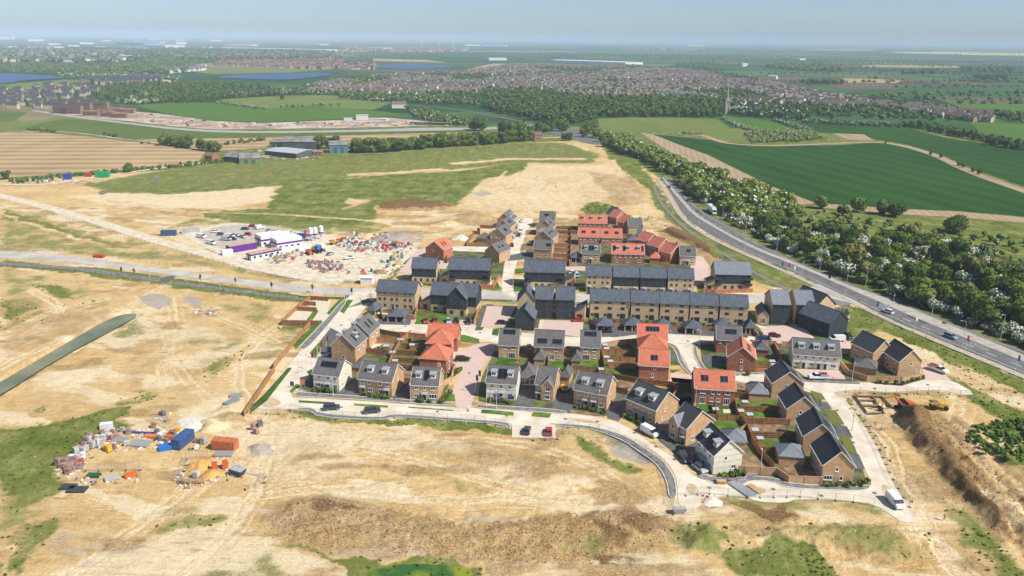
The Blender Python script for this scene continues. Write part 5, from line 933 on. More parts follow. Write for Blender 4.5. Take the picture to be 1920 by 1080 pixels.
# ------------------------------------------------------------------ trees and shrubs
def leafmat(name,ca,cb,cc):
    m=mat(name,ca,var=.0,col2=cb,scale=.45,rough=.8,spec=.15,objvar=.30,detail=3,contrast=(.38,.6))
    b=m.node_tree.nodes['Principled BSDF']; return m
LF_A=leafmat('fresh green leaves',(.062,.108,.012),(.155,.22,.032),0); LF_B=leafmat('dark green leaves',(.046,.086,.012),(.125,.180,.030),0); LF_C=leafmat('olive leaves',(.080,.092,.022),(.165,.175,.045),0); LF_P=leafmat('copper leaves',(.045,.022,.020),(.09,.045,.035),0)
blossom=mat('hawthorn blossom',(.66,.68,.55),var=.15,scale=1); bark=mat('tree bark',(.12,.09,.06),var=.3,scale=2)
def crown_arrays(rg,h,r,n,size,lobes=8,low=.18,spread=.62):
    """leaf clumps on the skins of several lobes inside one uneven crown"""
    c0=h*.58; L=[]
    for i in range(lobes):
        a=rg.random()*6.28; rr=r*spread*math.sqrt(rg.random()); z=h*(low+.18)+rg.random()*h*.5
        k=max(.35,1 - abs(z/h - .5)*.9); L.append((math.cos(a)*rr*k,math.sin(a)*rr*k,z,r*(.34+.26*rg.random())*(.75+.25*k)))
    L=np.array(L); idx=rg.integers(0,lobes,n); d=rg.normal(size=(n,3)); d[:,2]=d[:,2]*.8+.25; d /= np.linalg.norm(d,axis=1)[:,None]
    rad=L[idx,3]*(.80+.32*rg.random(n)); P=L[idx,:3]+d*rad[:,None]*np.array([1,1,.85])
    nrm=d+rg.normal(size=(n,3))*.45; nrm /= np.linalg.norm(nrm,axis=1)[:,None]
    t=np.cross(nrm,rg.normal(size=(n,3))); t /= np.linalg.norm(t,axis=1)[:,None]; b=np.cross(nrm,t); s=size*(.6+.8*rg.random(n))[:,None]
    V=np.stack([P - t*s - b*s*.7,P+t*s*.9 - b*s*.5,P+t*s*.6+b*s,P - t*s*.8+b*s*.7],1).reshape(-1,3)
    up_=P[:,2]/h
    cores=[]
    for x,y,z,q in L:
        cores.append((x,y,z,q*.80))
    return V,up_,cores
_oct=[(1,0,0),(-1,0,0),(0,1,0),(0,-1,0),(0,0,1),(0,0,-1)]
_octf=[(0,2,4),(2,1,4),(1,3,4),(3,0,4),(2,0,5),(1,2,5),(3,1,5),(0,3,5)]
def sph(sub=1):
    v=[Vector(p) for p in _oct]; f=list(_octf)
    for _ in range(sub):
        c={}; nf=[]
        def mid(a,b):
            k=(min(a,b),max(a,b))
            if k not in c: v.append(((v[a]+v[b])/2).normalized()); c[k]=len(v) - 1
            return c[k]
        for a,b,d in f: x,y,z=mid(a,b),mid(b,d),mid(d,a); nf += [(a,x,z),(x,b,y),(z,y,d),(x,y,z)]
        f=nf
    return np.array([tuple(p) for p in v]),np.array(f)
SV,SF=sph(1)
def crown_mesh(name,seed,h,r,n,size,mats,bl=0.0,lobes=8,low=.15,spread=.62):
    rg=np.random.default_rng(seed); V,upz,cores=crown_arrays(rg,h,r,n,size,lobes,low,spread)
    F=np.arange(len(V)).reshape(-1,4).tolist(); mi=[(1 if (rg.random() < bl*(.25+upz[i])) else 0) for i in range(n)]
    vs=V.tolist()
    for x,y,z,q in cores:
        k=len(vs); j=1+(rg.random(len(SV)) - .5)*.3; vs += (SV*(q*j)[:,None]+np.array([x,y,z])).tolist(); F += [[a+k,b+k,c+k] for a,b,c in SF]; mi += [0]*len(SF)
    me=pydata(name,vs,F,mi)
    for m in mats: me.materials.append(m)
    return me
def trunk_mesh(name,h,r):
    b=MB(); b.tube((0,0,-.3),(0,0,h*.35),r*1.25,r*.85); b.tube((0,0,h*.34),(.2,.1,h*.62),r*.85,r*.3)
    for i in range(4): a=i*1.6+.4; b.tube((0,0,h*(.3+.04*i)),(math.cos(a)*h*.22,math.sin(a)*h*.22,h*(.55+.03*i)),r*.5,r*.15,5)
    return b.mesh(name,[bark])
TREES=[]   # prototypes: (crown mesh, trunk mesh, height, radius)
for i,(lm,h,r,n) in enumerate([(LF_A,11,5.4,1500),(LF_B,12,5.2,1500),(LF_C,10,5.2,1300),(LF_A,9,5.0,1200),(LF_B,10,5.6,1500),(LF_A,13,5.6,1600)]):
    TREES.append((crown_mesh('crown',11+i,h,r,n,.40,[lm,blossom],0,13+i % 3,.06),trunk_mesh('trunk',h,.26),h,r))
HAWS=[]
for i,(lm,h,r,n,bl) in enumerate([(LF_A,5.5,3.8,1100,.75),(LF_B,6,4.0,1150,1.1),(LF_C,5,3.6,900,.5),(LF_A,4.5,3.4,800,.1)]):
    HAWS.append((crown_mesh('foliage',31+i,h,r,n,.30,[lm,blossom],bl,8,.02,.7),trunk_mesh('stem',h,.12),h,r))
RND=(crown_mesh('crown',76,10,6.2,1900,.42,[LF_B,blossom],0,16,.0,.6),trunk_mesh('trunk',10,.3),10,6)
RNA=(crown_mesh('crown',75,8,5,1500,.4,[LF_A,blossom],0,14,.0,.6),trunk_mesh('trunk',8,.25),8,5)
COP=(crown_mesh('crown',77,14,6,1300,.45,[LF_P,blossom],0,9),trunk_mesh('trunk',14,.35),14,6)
SLIM=(crown_mesh('crown',79,4,.75,150,.2,[LF_A,blossom],0,6,.3,.4),trunk_mesh('trunk',4,.06),4,1)
POP=(crown_mesh('crown',78,18,2.8,900,.42,[LF_B,blossom],0,9,.1,.3),trunk_mesh('trunk',18,.3),18,3)
def tree(proto,x,y,h,label,cat='tree',group=None,name='tree',z=0.0):
    cm,tm,ph,pr=proto; s=h/ph; o=empty(name,(x,y,z),random.random()*6.28,label,cat,group); sx=s*random.uniform(.88,1.15)
    o.scale=(sx,sx*random.uniform(.9,1.1),s); link(cm.name.split('.')[0],cm,None,o); link(tm.name.split('.')[0],tm,None,o); return o
def inside(p,poly):
    x,y=p; c=False; n=len(poly)
    for i in range(n):
        (ax,ay),(bx,by)=poly[i],poly[(i+1) % n]
        if (ay > y) != (by > y) and x < (bx - ax)*(y - ay)/(by - ay)+ax: c=not c
    return c
def scatter(poly,sp,seed,jit=.45):
    rg=random.Random(seed); xs=[p[0] for p in poly]; ys=[p[1] for p in poly]; out=[]; y=min(ys); row=0
    while y < max(ys):
        x=min(xs)+(row % 2)*sp/2
        while x < max(xs):
            p=(x+rg.uniform(-jit,jit)*sp,y+rg.uniform(-jit,jit)*sp)
            if inside(p,poly): out.append(p)
            x += sp
        y += sp*.87; row += 1
    return out
# one mesh of many lighter trees, for woods nobody could count
def wood(name,spots,hs,mats,faces=90,seed=3,bl=0.0,size=.8,rr=.45,core=True):
    rg=np.random.default_rng(seed); vs=[]; fs3=[]; fs4=[]; m3=[]; m4=[]; n0=0; protos=[]
    for k in range(7):
        h=10; V,upz,cores=crown_arrays(rg,h,h*rr,faces,size,6,.05,.6); f4=np.arange(len(V)).reshape(-1,4); mi=(rg.random(faces) < bl*(.25+upz)).astype(int)*3
        cv=[]; cf=[]; kk=len(V)
        for x,y,z,q in (cores if core else cores[:3]):
            cv.append(SV*q+np.array([x,y,z])); cf.append(SF+kk); kk += len(SV)
        protos.append((np.vstack([V]+cv),f4,np.vstack(cf),mi))
    for (x,y) in spots:
        V,f4,f3,mi=protos[rg.integers(0,7)]; s=rg.uniform(*hs)/10; a=rg.random()*6.28; c,sn=math.cos(a),math.sin(a)
        W=np.empty_like(V); w_=s*rg.uniform(.9,1.25); W[:,0]=(V[:,0]*c - V[:,1]*sn)*w_+x; W[:,1]=(V[:,0]*sn+V[:,1]*c)*w_+y; W[:,2]=V[:,2]*s - .2
        vs.append(W); k=rg.integers(0,3); fs4.append(f4+n0); m4.append(np.where(mi > 0,3,k)); fs3.append(f3+n0); m3.append(np.full(len(f3),k)); n0 += len(V)
    V=np.vstack(vs).astype(np.float32); F4=np.vstack(fs4); F3=np.vstack(fs3); me=bpy.data.meshes.new(name); me.vertices.add(len(V)); me.vertices.foreach_set('co',V.ravel())
    li=np.concatenate([F4.ravel(),F3.ravel()]).astype(np.int32); me.loops.add(len(li)); me.loops.foreach_set('vertex_index',li); nf=len(F4)+len(F3); me.polygons.add(nf)
    st=np.concatenate([np.arange(len(F4))*4,len(F4)*4+np.arange(len(F3))*3]).astype(np.int32); me.polygons.foreach_set('loop_start',st)
    me.polygons.foreach_set('material_index',np.concatenate([np.concatenate(m4),np.concatenate(m3)]).astype(np.int32)); me.update(calc_edges=True)
    for m in mats: me.materials.append(m)
    o=link(name,me); o['kind']='stuff'; return o
WOODM=[LF_A,LF_B,LF_B,blossom]
# --- the belt beside the main road
BELT=GP([(1135,262),(1180,268),(1240,300),(1300,322),(1370,345),(1430,366),(1480,392),(1500,415),(1470,420),(1500,445),(1560,440),(1620,455),(1680,450),(1780,470),(1925,520),(2050,560),(2050,698),(1925,648),(1830,612),(1720,571),(1655,548),(1560,508),(1490,476),(1425,447),(1368,410),(1328,386),(1290,358),(1262,330),(1215,305),(1160,285)])
LAY=GP([(1325,380),(1350,385),(1362,415),(1340,412)])
rgg=random.Random(6); pts=[p for p in scatter(BELT,6.8,4) if not inside(p,LAY) and rgg.random() > .08 and (vnoise(np.array([p[0]/16.]),np.array([p[1]/20.]))[0] > .24 or p[0] < 90)]; pts.sort(key=lambda p: math.hypot(p[0],p[1]))
rgt=random.Random(9); edge_r=[]
near,rest=pts[:230],pts[230:]
KT=['broad dark green tree','fresh green rounded tree','olive green open tree']
for i,(x,y) in enumerate(near):
    k=rgt.random()
    if k < .30: j=rgt.choice([0,0,1,2]); tree(HAWS[j],x,y,rgt.uniform(5,7.5),'white blossoming hawthorn among the roadside trees','hawthorn','hawthorns in the belt beside the main road','hawthorn_tree')
    elif k < .46: tree(HAWS[3],x,y,rgt.uniform(3.5,5.5),'low green thorn bush among the roadside trees','bush','green bushes in the belt beside the main road','bush')
    else:
        j=rgt.randrange(6); tree(TREES[j],x,y,rgt.uniform(6,13),{0: 'fresh green rounded tree in the belt beside the main road',1: 'dark green tree in the belt beside the main road',2: 'olive green open tree in the belt beside the main road'}[(0,1,2,0,1,0)[j]],'tree','trees in the belt beside the main road')
wood('woodland',rest,(7,12),WOODM,260,5,.06,.6,.62)
LE=chaikin(GP([(1262,345),(1290,366),(1325,392),(1368,417),(1425,452),(1482,479),(1535,504),(1600,529),(1662,552),(1718,574),(1822,615),(1925,655)]),2,False); acc=0
for a,b in zip(LE,LE[1:]):
    L_=math.dist(a,b); acc += L_
    if acc > 5.2 and a[1] < 640:
        acc=0; dx,dy=(b[0] - a[0])/L_,(b[1] - a[1])/L_; x,y=a[0] - dy*3.6*(-1 if dx < 0 else 1)*1,a[1]+dx*3.6*(-1 if dx < 0 else 1)
        if inside((x,y),LAY): continue
        j=rgt.choice([0,0,1,2,3,3]); tree(HAWS[j],x+rgt.uniform(-1,1),y+rgt.uniform(-1,1),rgt.uniform(3,5.5),'white blossoming hawthorn at the very edge of the main road' if j < 3 else 'low green thorn bush at the very edge of the main road','hawthorn' if j < 3 else 'bush','thorns right at the edge of the main road','hawthorn_tree' if j < 3 else 'bush')
# scrub east of the belt, rough ground
SCR=GP([(1470,400),(1560,395),(1700,425),(1800,440),(1925,450),(2050,470),(2050,560),(1925,520),(1780,470),(1680,450),(1600,455),(1500,440)])
wood('scrub',scatter(SCR,9,8,.5),(2.0,5.0),WOODM,160,6,.35,.4,.6)
wood('scrub',scatter(GP([(1640,470),(1800,480),(1925,530),(2020,560),(2020,540),(1925,500),(1800,455)]),6,18,.5),(2.0,4.5),WOODM,160,16,.5,.4,.6)
# single trees in the fields to the right
for px,py,h,k,lab in ((1790,436,11,6,'large dark lone tree at the field edge on the right'),(1540,391,8,7,'small round bush-like tree at the near corner of the wheat field'),(1606,397,9,7,'grey green round tree by the near field track'),(1655,402,10,6,'dark round tree right of the grey green one by the field track'),(1680,406,9,6,'dark round tree rightmost of the pair by the field track'),(1580,402,6,2,'small pale thorn tree by the near field track'),
                          (1744,291,4,1,'tiny bush on the curved field path, upper one'),(1764,296,5,1,'round bush on the curved field path, larger one'),(1797,311,4,3,'low bush left of the twin bushes by the field path'),(1806,314,4,3,'low bush right of the twin bushes by the field path'),(1824,322,4,3,'low bush further down the curved field path'),(1836,327,5,1,'lowest bush beside the curved field path'),(1660,270,3,1,'dark bush at the far bend of the field path')):
    x,y=G(px,py); tree((TREES+[RND,RNA])[k],x,y,h,lab)
# hedge row behind the marsh, trees by the roundabout and farm
rg2=random.Random(2)
def row(line,n,hs,label,group,protos,cat='tree',nm='tree',jit=2.0):
    p=GP(line); L=[0]
    for a,b in zip(p,p[1:]): L.append(L[-1]+math.dist(a,b))
    for i in range(n):
        t=(i+.5)/n*L[-1]; k=max(j for j in range(len(L)) if L[j] <= t); k=min(k,len(p) - 2); u=(t - L[k])/(L[k+1] - L[k])
        x=p[k][0]*(1 - u)+p[k+1][0]*u+rg2.uniform(-jit,jit); y=p[k][1]*(1 - u)+p[k+1][1]*u+rg2.uniform(-jit*2,jit*2)
        tree(rg2.choice(protos),x,y,rg2.uniform(*hs),label,cat,group,nm)
row([(655,286),(720,285),(800,278),(880,272),(1000,263)],34,(11,15),'rounded tree in the long row behind the marsh meadow','trees in the row behind the marsh meadow',TREES)
row([(660,284),(800,275),(1000,259)],18,(8,12),'rounded tree in the long row behind the marsh meadow','trees in the row behind the marsh meadow',TREES,jit=5)
row([(298,272),(345,275),(352,278)],5,(10,14),'tree in the dark clump left of the farm','trees in the clump left of the farm',TREES)
row([(375,280),(412,284)],3,(9,12),'tree in the small clump nearest the farm sheds','trees by the farm sheds',TREES)
row([(600,278),(635,279)],3,(11,14),'tree between the long farm shed and the blue barn','trees between the farm sheds',TREES)
row([(884,244),(908,245)],3,(13,17),'tall dark tree beside the bypass road','tall trees beside the bypass road',TREES[:2])
row([(935,250),(1000,250),(1065,245)],9,(9,15),'tree along the bend just before the roundabout','trees just before the roundabout',TREES)
row([(1090,262),(1105,240),(1120,262),(1140,280)],8,(8,13),'tree at the roundabout exit','trees at the roundabout exit',TREES)
row([(1050,262),(1075,265)],3,(6,10),'tree beside the red brick roadside house','trees beside the roadside house',TREES)
for px,py,h,k,lab in ((238,323,8,4,'dark lone tree at the corner of the ploughed field'),(12,336,7,1,'dark tree at the left edge behind the plant stockpile'),(529,187,9,1,'lone tree in the rough pasture before the town')):
    x,y=G(px,py); tree(TREES[k],x,y,h,lab)
x,y=G(1055,218); tree(COP,x,y,17,'dark copper beech standing among green trees before the town'); x,y=G(1022,222); tree(COP,x,y,12,'smaller reddish tree left of the copper beech')
for i,(px,py) in enumerate(((229,516),(252,518),(377,530),(442,536),(510,545),(586,549),(660,556))):
    x,y=G(px,py); tree(SLIM,x,y,3.6,'slim young street tree in the avenue verge','street tree','young street trees along the avenue','street_tree')
# woods and hedges further out
def W(name,poly,sp,hs,faces,seed,bl=0.0,size=.9,rr=.45): return wood(name,scatter(GP(poly),sp,seed),hs,WOODM,faces,seed,bl,size,rr)
W('woodland',[(895,200),(1000,192),(1075,190),(1280,188),(1350,194),(1352,220),(1280,220),(1120,221),(1070,236),(1000,226),(940,214)],11,(9,16),110,21)
W('woodland',[(183,188),(200,164),(300,158),(417,160),(500,163),(533,178),(407,189),(333,195),(233,192)],15,(8,13),60,22)
W('woodland',[(233,139),(240,122),(293,110),(383,120),(350,137),(293,141)],26,(11,17),30,23,size=1.4)
W('woodland',[(-60,122),(100,121),(233,124),(233,141),(140,143),(60,138),(-60,135)],24,(8,13),30,24,size=1.3)
W('woodland',[(1438,124),(1570,127),(1580,136),(1510,134),(1438,128)],22,(14,20),34,25,size=1.5)
W('woodland',[(1505,155),(1585,155),(1583,160),(1505,159)],16,(12,16),40,26,size=1.2)
W('woodland',[(1693,137),(1760,137),(1757,140),(1693,140)],20,(14,20),34,27,size=1.5); W('woodland',[(1800,132),(1897,134),(1895,136),(1800,135)],24,(14,22),30,28,size=1.5); W('woodland',[(1830,149),(1887,150),(1887,152),(1830,151)],16,(16,20),34,29,size=1.2)
W('woodland',[(1850,215),(1990,222),(1990,236),(1900,230)],12,(9,13),70,30)
W('hedgerow',[(1690,238),(1720,236),(1770,243),(1830,256),(1880,268),(1990,290),(1990,298),(1870,276),(1820,262),(1760,250)],8,(6,11),110,31,size=.7)
W('hedgerow',[(760,205),(800,210),(850,225),(880,232),(870,237),(820,232),(780,222)],8,(5,9),90,32,.1)
W('woodland',[(1355,205),(1450,206),(1520,222),(1500,228),(1440,222),(1380,218)],10,(7,13),90,33,.15)
W('hawthorn_hedge',[(1350,222),(1358,221),(1385,236),(1420,244),(1515,252),(1518,256),(1410,247),(1380,240)],5,(3,5),90,34,.9,.5,.6)
W('hawthorn_scrub',[(1395,252),(1440,244),(1520,250),(1552,262),(1500,266),(1410,269)],6,(3,5),90,35,.45,.5,.6)
W('hawthorn_hedge',[(1280,249),(1318,251),(1318,253),(1280,251)],4,(3,4),90,36,.9,.5,.6)
W('hawthorn_hedge',[(1447,226),(1455,225),(1515,242),(1535,250),(1520,250),(1490,241)],5,(3,5),90,37,.6,.5,.6)
W('hawthorn_hedge',[(1500,229),(1700,236),(1700,240),(1500,232)],7,(4,7),70,38,.35,.6,.6)
W('hawthorn_hedge',[(407,193),(500,204),(500,206),(407,195)],7,(4,6),60,39,.9,.6,.6); W('hawthorn_hedge',[(500,204),(560,199),(640,196),(640,198),(560,201)],9,(4,6),50,40,.7,.6,.6)
W('hawthorn_scrub',[(215,196),(235,184),(310,175),(310,182),(330,190),(260,197)],11,(5,8),60,41,.8,.8,.6)
W('hawthorn_scrub',[(110,140),(200,137),(340,144),(340,152),(220,146),(110,146)],22,(6,9),30,42,.5,1.2,.6)
W('hedgerow',[(407,178),(560,170),(640,173),(640,180),(560,178),(407,184)],12,(6,10),60,43,.3)
W('hedgerow',[(50,241),(105,246),(105,249),(50,244)],5,(3,5),70,44,0,.6,.6); W('hedgerow',[(190,252),(218,256),(218,258),(190,254)],5,(3,5),70,45,0,.6,.6); W('hedgerow',[(255,266),(280,270),(280,272),(255,268)],5,(2,4),70,46,0,.6,.6)
W('hedgerow',[(20,340),(100,331),(200,322),(320,311),(390,303),(480,294),(480,297),(330,315),(200,326),(100,336),(20,346)],4,(1.8,3.4),60,47,.06,.45,.6)
W('hedgerow',[(400,275),(440,268),(500,262),(500,265),(440,271)],6,(3,6),70,48,0,.6,.6)
W('hedgerow',[(0,170),(30,172),(30,175),(0,173)],8,(4,6),50,49)
W('hedgerow',[(640,176),(760,182),(900,192),(895,198),(760,194),(640,186)],12,(7,13),60,50,.12)
W('bramble_scrub',[(1822,802),(1850,793),(1925,790),(1975,800),(1975,880),(1900,868),(1850,848),(1815,826)],1.8,(.7,1.7),40,51,0,.26,.75)
W('bramble_scrub',[(1092,391),(1110,383),(1125,381),(1142,387),(1135,399),(1110,400)],2.6,(.7,1.4),30,52,0,.3,.75)
W('weeds',[(1480,1025),(1520,1028),(1565,1062),(1575,1078),(1530,1078),(1500,1050)],1.5,(.2,.5),30,53,0,.16,.9)
W('weeds',[(1440,990),(1560,980),(1700,990),(1760,1005),(1730,1045),(1660,1045),(1560,1018),(1440,1008)],2.2,(.2,.6),24,54,0,.16,.9)
W('weeds',[(540,770),(600,780),(735,787),(870,790),(950,799),(962,815),(900,806),(800,797),(600,790)],1.6,(.15,.4),14,55,0,.12,.9)
# tufts over the green patches and clods over the dug ground, near the viewer
gt=[]
for i,(c,st,soft,pl) in enumerate(COVER[1:]):
    if c == 'G' and min(p[1] for p in pl) > 480 and st > .5: gt += scatter(GP([(x,y) for x,y in pl if True]),2.6,300+i,.6)
gt=[p for p in gt if abs(p[0]) < p[1]*.72+40 and p[1] < 330]
wood('grass_tufts',gt,(.18,.55),[LF_A,LF_C,LF_A,blossom],12,56,0,.16,1.1,core=False)
def clods(name,spots,mats,lo,hi,seed,zf=None):
    rg=np.random.default_rng(seed); n=len(spots); P=np.array(spots); s=rg.uniform(lo,hi,n)*rg.uniform(.5,1.2,n); B=np.array(_oct,float); V=B[None]*s[:,None,None]*rg.uniform(.6,1.3,(n,6,1))*np.array([1,1,.7])
    V[:,:,0] += P[:,0][:,None]; V[:,:,1] += P[:,1][:,None]; V[:,:,2] += terrain_z(P[:,0],P[:,1])[:,None]+s[:,None]*.2
    F=(np.array(_octf)[None]+(np.arange(n)*6)[:,None,None]).reshape(-1,3); mi=np.repeat(rg.integers(0,len(mats),n),8)
    me=pydata(name,V.reshape(-1,3).tolist(),F.tolist(),mi.tolist()); [me.materials.append(m) for m in mats]; o=link(name,me); o['kind']='stuff'
CL=[mat('dark clod',(.17,.105,.055),var=.2,scale=1),mat('tan clod',(.40,.27,.14),var=.2,scale=1),mat('brown clod',(.28,.18,.095),var=.2,scale=1),mat('pale stone',(.62,.52,.38),var=.1,scale=1)]
clods('soil_clods',scatter(GP([(478,1002),(515,950),(600,928),(760,955),(880,985),(1100,958),(1275,955),(1262,1010),(1150,1060),(900,1055),(650,1030)]),.95,401,.6),CL[:3]+CL[:2],.08,.34,1)
clods('soil_clods',scatter(GP([(1625,750),(1720,765),(1800,795),(1900,900),(1960,960),(1960,1085),(1900,1010),(1830,930),(1740,860)]),1.2,402,.6),CL[:3],.08,.34,2)
clods('soil_clods',scatter(GP([(1260,975),(1400,970),(1700,980),(1780,1010),(1740,1060),(1380,1050),(1260,1030)]),1.5,403,.6),CL,.06,.26,3)
clods('loose_stones',scatter(GP([(-20,560),(300,545),(560,600),(440,800),(960,830),(1240,900),(1240,950),(1000,1085),(-20,1085)]),4.2,404,.6),CL[1:],.05,.20,4)
clods('soil_clods',scatter(GP([(720,822),(900,825),(1080,870),(1150,895),(1130,920),(1050,912),(900,890),(800,868)]),1.8,405,.6),CL[1:3],.06,.2,5)
# ------------------------------------------------------------------ the old town, seen far off
TW={'brick': mat('town brick',(.36,.24,.165),var=.2,scale=.3),'cream': mat('town render',(.56,.45,.31),var=.15,scale=.3),'white': mat('town white render',(.72,.69,.63),var=.08,scale=.3),'orange': mat('town orange brick',(.34,.22,.15),var=.15,scale=.3)}
TR={'brown': mat('brown roof',(.165,.122,.098),var=.25,scale=.4),'red': mat('red roof',(.22,.125,.09),var=.25,scale=.4),'grey': mat('grey roof',(.15,.145,.145),var=.25,scale=.4),'dark': mat('dark roof',(.06,.062,.07),var=.2,scale=.4)}
HV,HF=None,None
def hmesh(L_,D,e,r):
    a,b=L_/2,D/2; o=.3
    v=[(-a,-b,0),(a,-b,0),(a,b,0),(-a,b,0),(-a,-b,e),(a,-b,e),(a,b,e),(-a,b,e),(-a,0,e+r),(a,0,e+r),(-a - o,-b - o,e - .1),(a+o,-b - o,e - .1),(a+o,0,e+r+.15),(-a - o,0,e+r+.15),(a+o,b+o,e - .1),(-a - o,b+o,e - .1)]
    f=[(0,1,5,4),(2,3,7,6),(1,2,6,9,5),(3,0,4,8,7),(10,11,12,13),(14,15,13,12)]; return v,f,[0,0,0,0,1,1]
WG=mat('far window glass',(.03,.035,.045),rough=.3)
def town_proto(kind,roof,L_,D,e,r,st=2):
    v,f,mi=hmesh(L_,D,e,r); v=list(v); f=list(f); mi=list(mi); n=max(2,int(L_/3.2))
    for s in range(st):
        for i in range(n):
            for sg in (-1,1):
                x=-L_/2+L_*(i+.5)/n; z=.9+s*2.6; y=sg*(D/2+.03); k=len(v); v += [(x - .6,y,z),(x+.6,y,z),(x+.6,y,z+1.2),(x - .6,y,z+1.2)]; f.append((k,k+1,k+2,k+3)); mi.append(2)
    me=pydata('town_house',v,f,mi); [me.materials.append(x) for x in (TW[kind],TR[roof],WG)]; return me
PRO=[(town_proto(k,r,L_,8,5,3.2),lab) for k,r,L_,lab in (('brick','brown',10,'brown-roofed brick house in the old town'),('cream','brown',9,'pale rendered house with brown roof in the old town'),('brick','red',10,'red-roofed brick house in the old town'),('cream','brown',12,'long pale house with brown roof in the old town'),('white','grey',11,'white house with grey roof in the old town'),('cream','grey',14,'pale terrace with grey roof in the old town'),('orange','brown',16,'orange brick terrace with brown roof in the old town'))]
TOWN=GP([(540,168),(600,158),(640,148),(760,140),(860,138),(960,122),(1040,122),(1110,124),(1200,124),(1290,134),(1380,142),(1440,155),(1500,170),(1560,180),(1660,188),(1740,200),(1850,216),(1858,229),(1700,226),(1560,222),(1450,208),(1370,200),(1350,187),(1280,184),(1075,186),(900,188),(760,182),(640,176)])
def townspots(poly,sp,seed):
    out=[]
    for i,(x,y) in enumerate(scatter(poly,sp,seed,.22)):
        a=round(float(vnoise(np.array([x/160.]),np.array([y/160.+3]))[0])*6)*.52; out.append((x,y,a))
    return out
ts=townspots(TOWN,18.5,61); rgh=random.Random(3); ts=[t for t in ts if rgh.random() > .2 and vnoise(np.array([t[0]/110.]),np.array([t[1]/200.]))[0] > .36]
ts.sort(key=lambda t: math.hypot(t[0],t[1]))
for x,y,a in ts[:185]:
    me,lab=rgh.choice(PRO[:1]*2+PRO); o=link('town_house',me,None,None,(x,y,0),a+rgh.uniform(-.1,.1)); o.scale=(1,1,rgh.uniform(.9,1.15)); tag(o,lab,'house','houses of the old town')
def houses(name,spots,mats_w,mats_r,L_=(8,13),e=5,r=3.2,seed=1):
    rg=random.Random(seed); vs=[]; fs=[]; mi=[]; nw=len(mats_w)
    for x,y,a in spots:
        v,f,m=hmesh(rg.uniform(*L_),rg.uniform(7,9),e*rg.uniform(.9,1.15),r); k=len(vs); a += rg.uniform(-.15,.15)+(1.57 if rg.random() < .3 else 0); c,s=math.cos(a),math.sin(a); wi,ri=rg.randrange(nw),rg.randrange(len(mats_r))
        vs += [(p[0]*c - p[1]*s+x,p[0]*s+p[1]*c+y,p[2]) for p in v]; fs += [tuple(i+k for i in q) for q in f]; mi += [wi if q == 0 else nw+ri for q in m]
    me=pydata(name,vs,fs,mi); [me.materials.append(x) for x in mats_w+mats_r]; o=link(name,me); o['kind']='stuff'; return o
houses('town_houses',ts[185:],[TW['brick'],TW['cream'],TW['white'],TW['orange'],TW['cream']],[TR['brown'],TR['red'],TR['grey'],TR['brown'],TR['brown'],TR['grey']],seed=4)
wood('town_trees',[p for p in scatter(TOWN,15.5,62,.5) if vnoise(np.array([p[0]/110.]),np.array([p[1]/200.]))[0] < .46 or rgh.random() < .42],(6,11.5),WOODM,24,63,.05,1.3,.5)
def far_houses(poly,sp,mw,mr,seed,L_=(8,14),e=5.5): houses('far_houses',townspots(GP(poly),sp,seed),[TW[k] for k in mw],[TR[k] for k in mr],L_,e,3.2,seed)
far_houses([(400,117),(640,113),(642,128),(600,131),(520,129),(400,124)],30,['orange','brick'],['red','red','dark'],71,(10,26),7)
far_houses([(290,101),(640,97),(640,110),(340,111)],52,['orange','brick','cream'],['red','brown'],72,(12,30),7)
far_houses([(640,88),(880,92),(860,98),(640,98)],80,['brick','cream'],['red','brown'],73,(14,40),7)
far_houses([(-60,94),(230,96),(230,117),(-60,116)],48,['cream','white','brick'],['brown','grey','red'],74,(12,34),8)
far_houses([(296,130),(385,124),(382,133),(312,138)],17,['white'],['grey'],75,(9,14),6)
far_houses([(640,118),(702,120),(704,131),(640,133)],34,['orange','cream'],['dark','red'],76,(12,24),7)
far_houses([(150,152),(300,149),(300,156),(190,160)],16,['orange','brick'],['dark'],77,(14,24),7.5)
far_houses([(1180,92),(1340,93),(1330,96),(1180,95)],110,['cream','brick'],['brown'],78,(20,40),8)
wood('far_trees',scatter(GP([(-60,92),(640,92),(642,110),(400,118),(290,120),(-60,118)]),62,81,.6),(9,18),WOODM,12,82,0,2.6,.8)
# hedges, copses and treelines over the plain
rg3=random.Random(12); sp_=[]
for i in range(250):
    t=rg3.random(); y=1350+(t ** 1.5)*12500; x=rg3.uniform(-1.1,1.1)*y*.68; a=R(6)+rg3.choice((0,0,0,0,0,0,1.57))+rg3.gauss(0,.06); n=rg3.randint(6,26); st=14+y*.004
    if -.8*y < x < .2*y and y < 3800: continue
    if inside((x,y),TOWN): continue
    for k in range(n): sp_.append((x+math.cos(a)*k*st+rg3.gauss(0,4),y+math.sin(a)*k*st+rg3.gauss(0,4)))
for i in range(16):
    y=2000+rg3.random() ** 1.3*9000; x=rg3.uniform(.12,.68)*y; L_=rg3.uniform(100,360); D=rg3.uniform(26,60); st=26
    for u in range(int(L_/st)):
        for v in range(int(D/st)): sp_.append((x+u*st+rg3.gauss(0,6),y+v*st+rg3.gauss(0,6)))
wood('countryside_trees',sp_,(5,10),WOODM,10,83,0,2.2,.75)
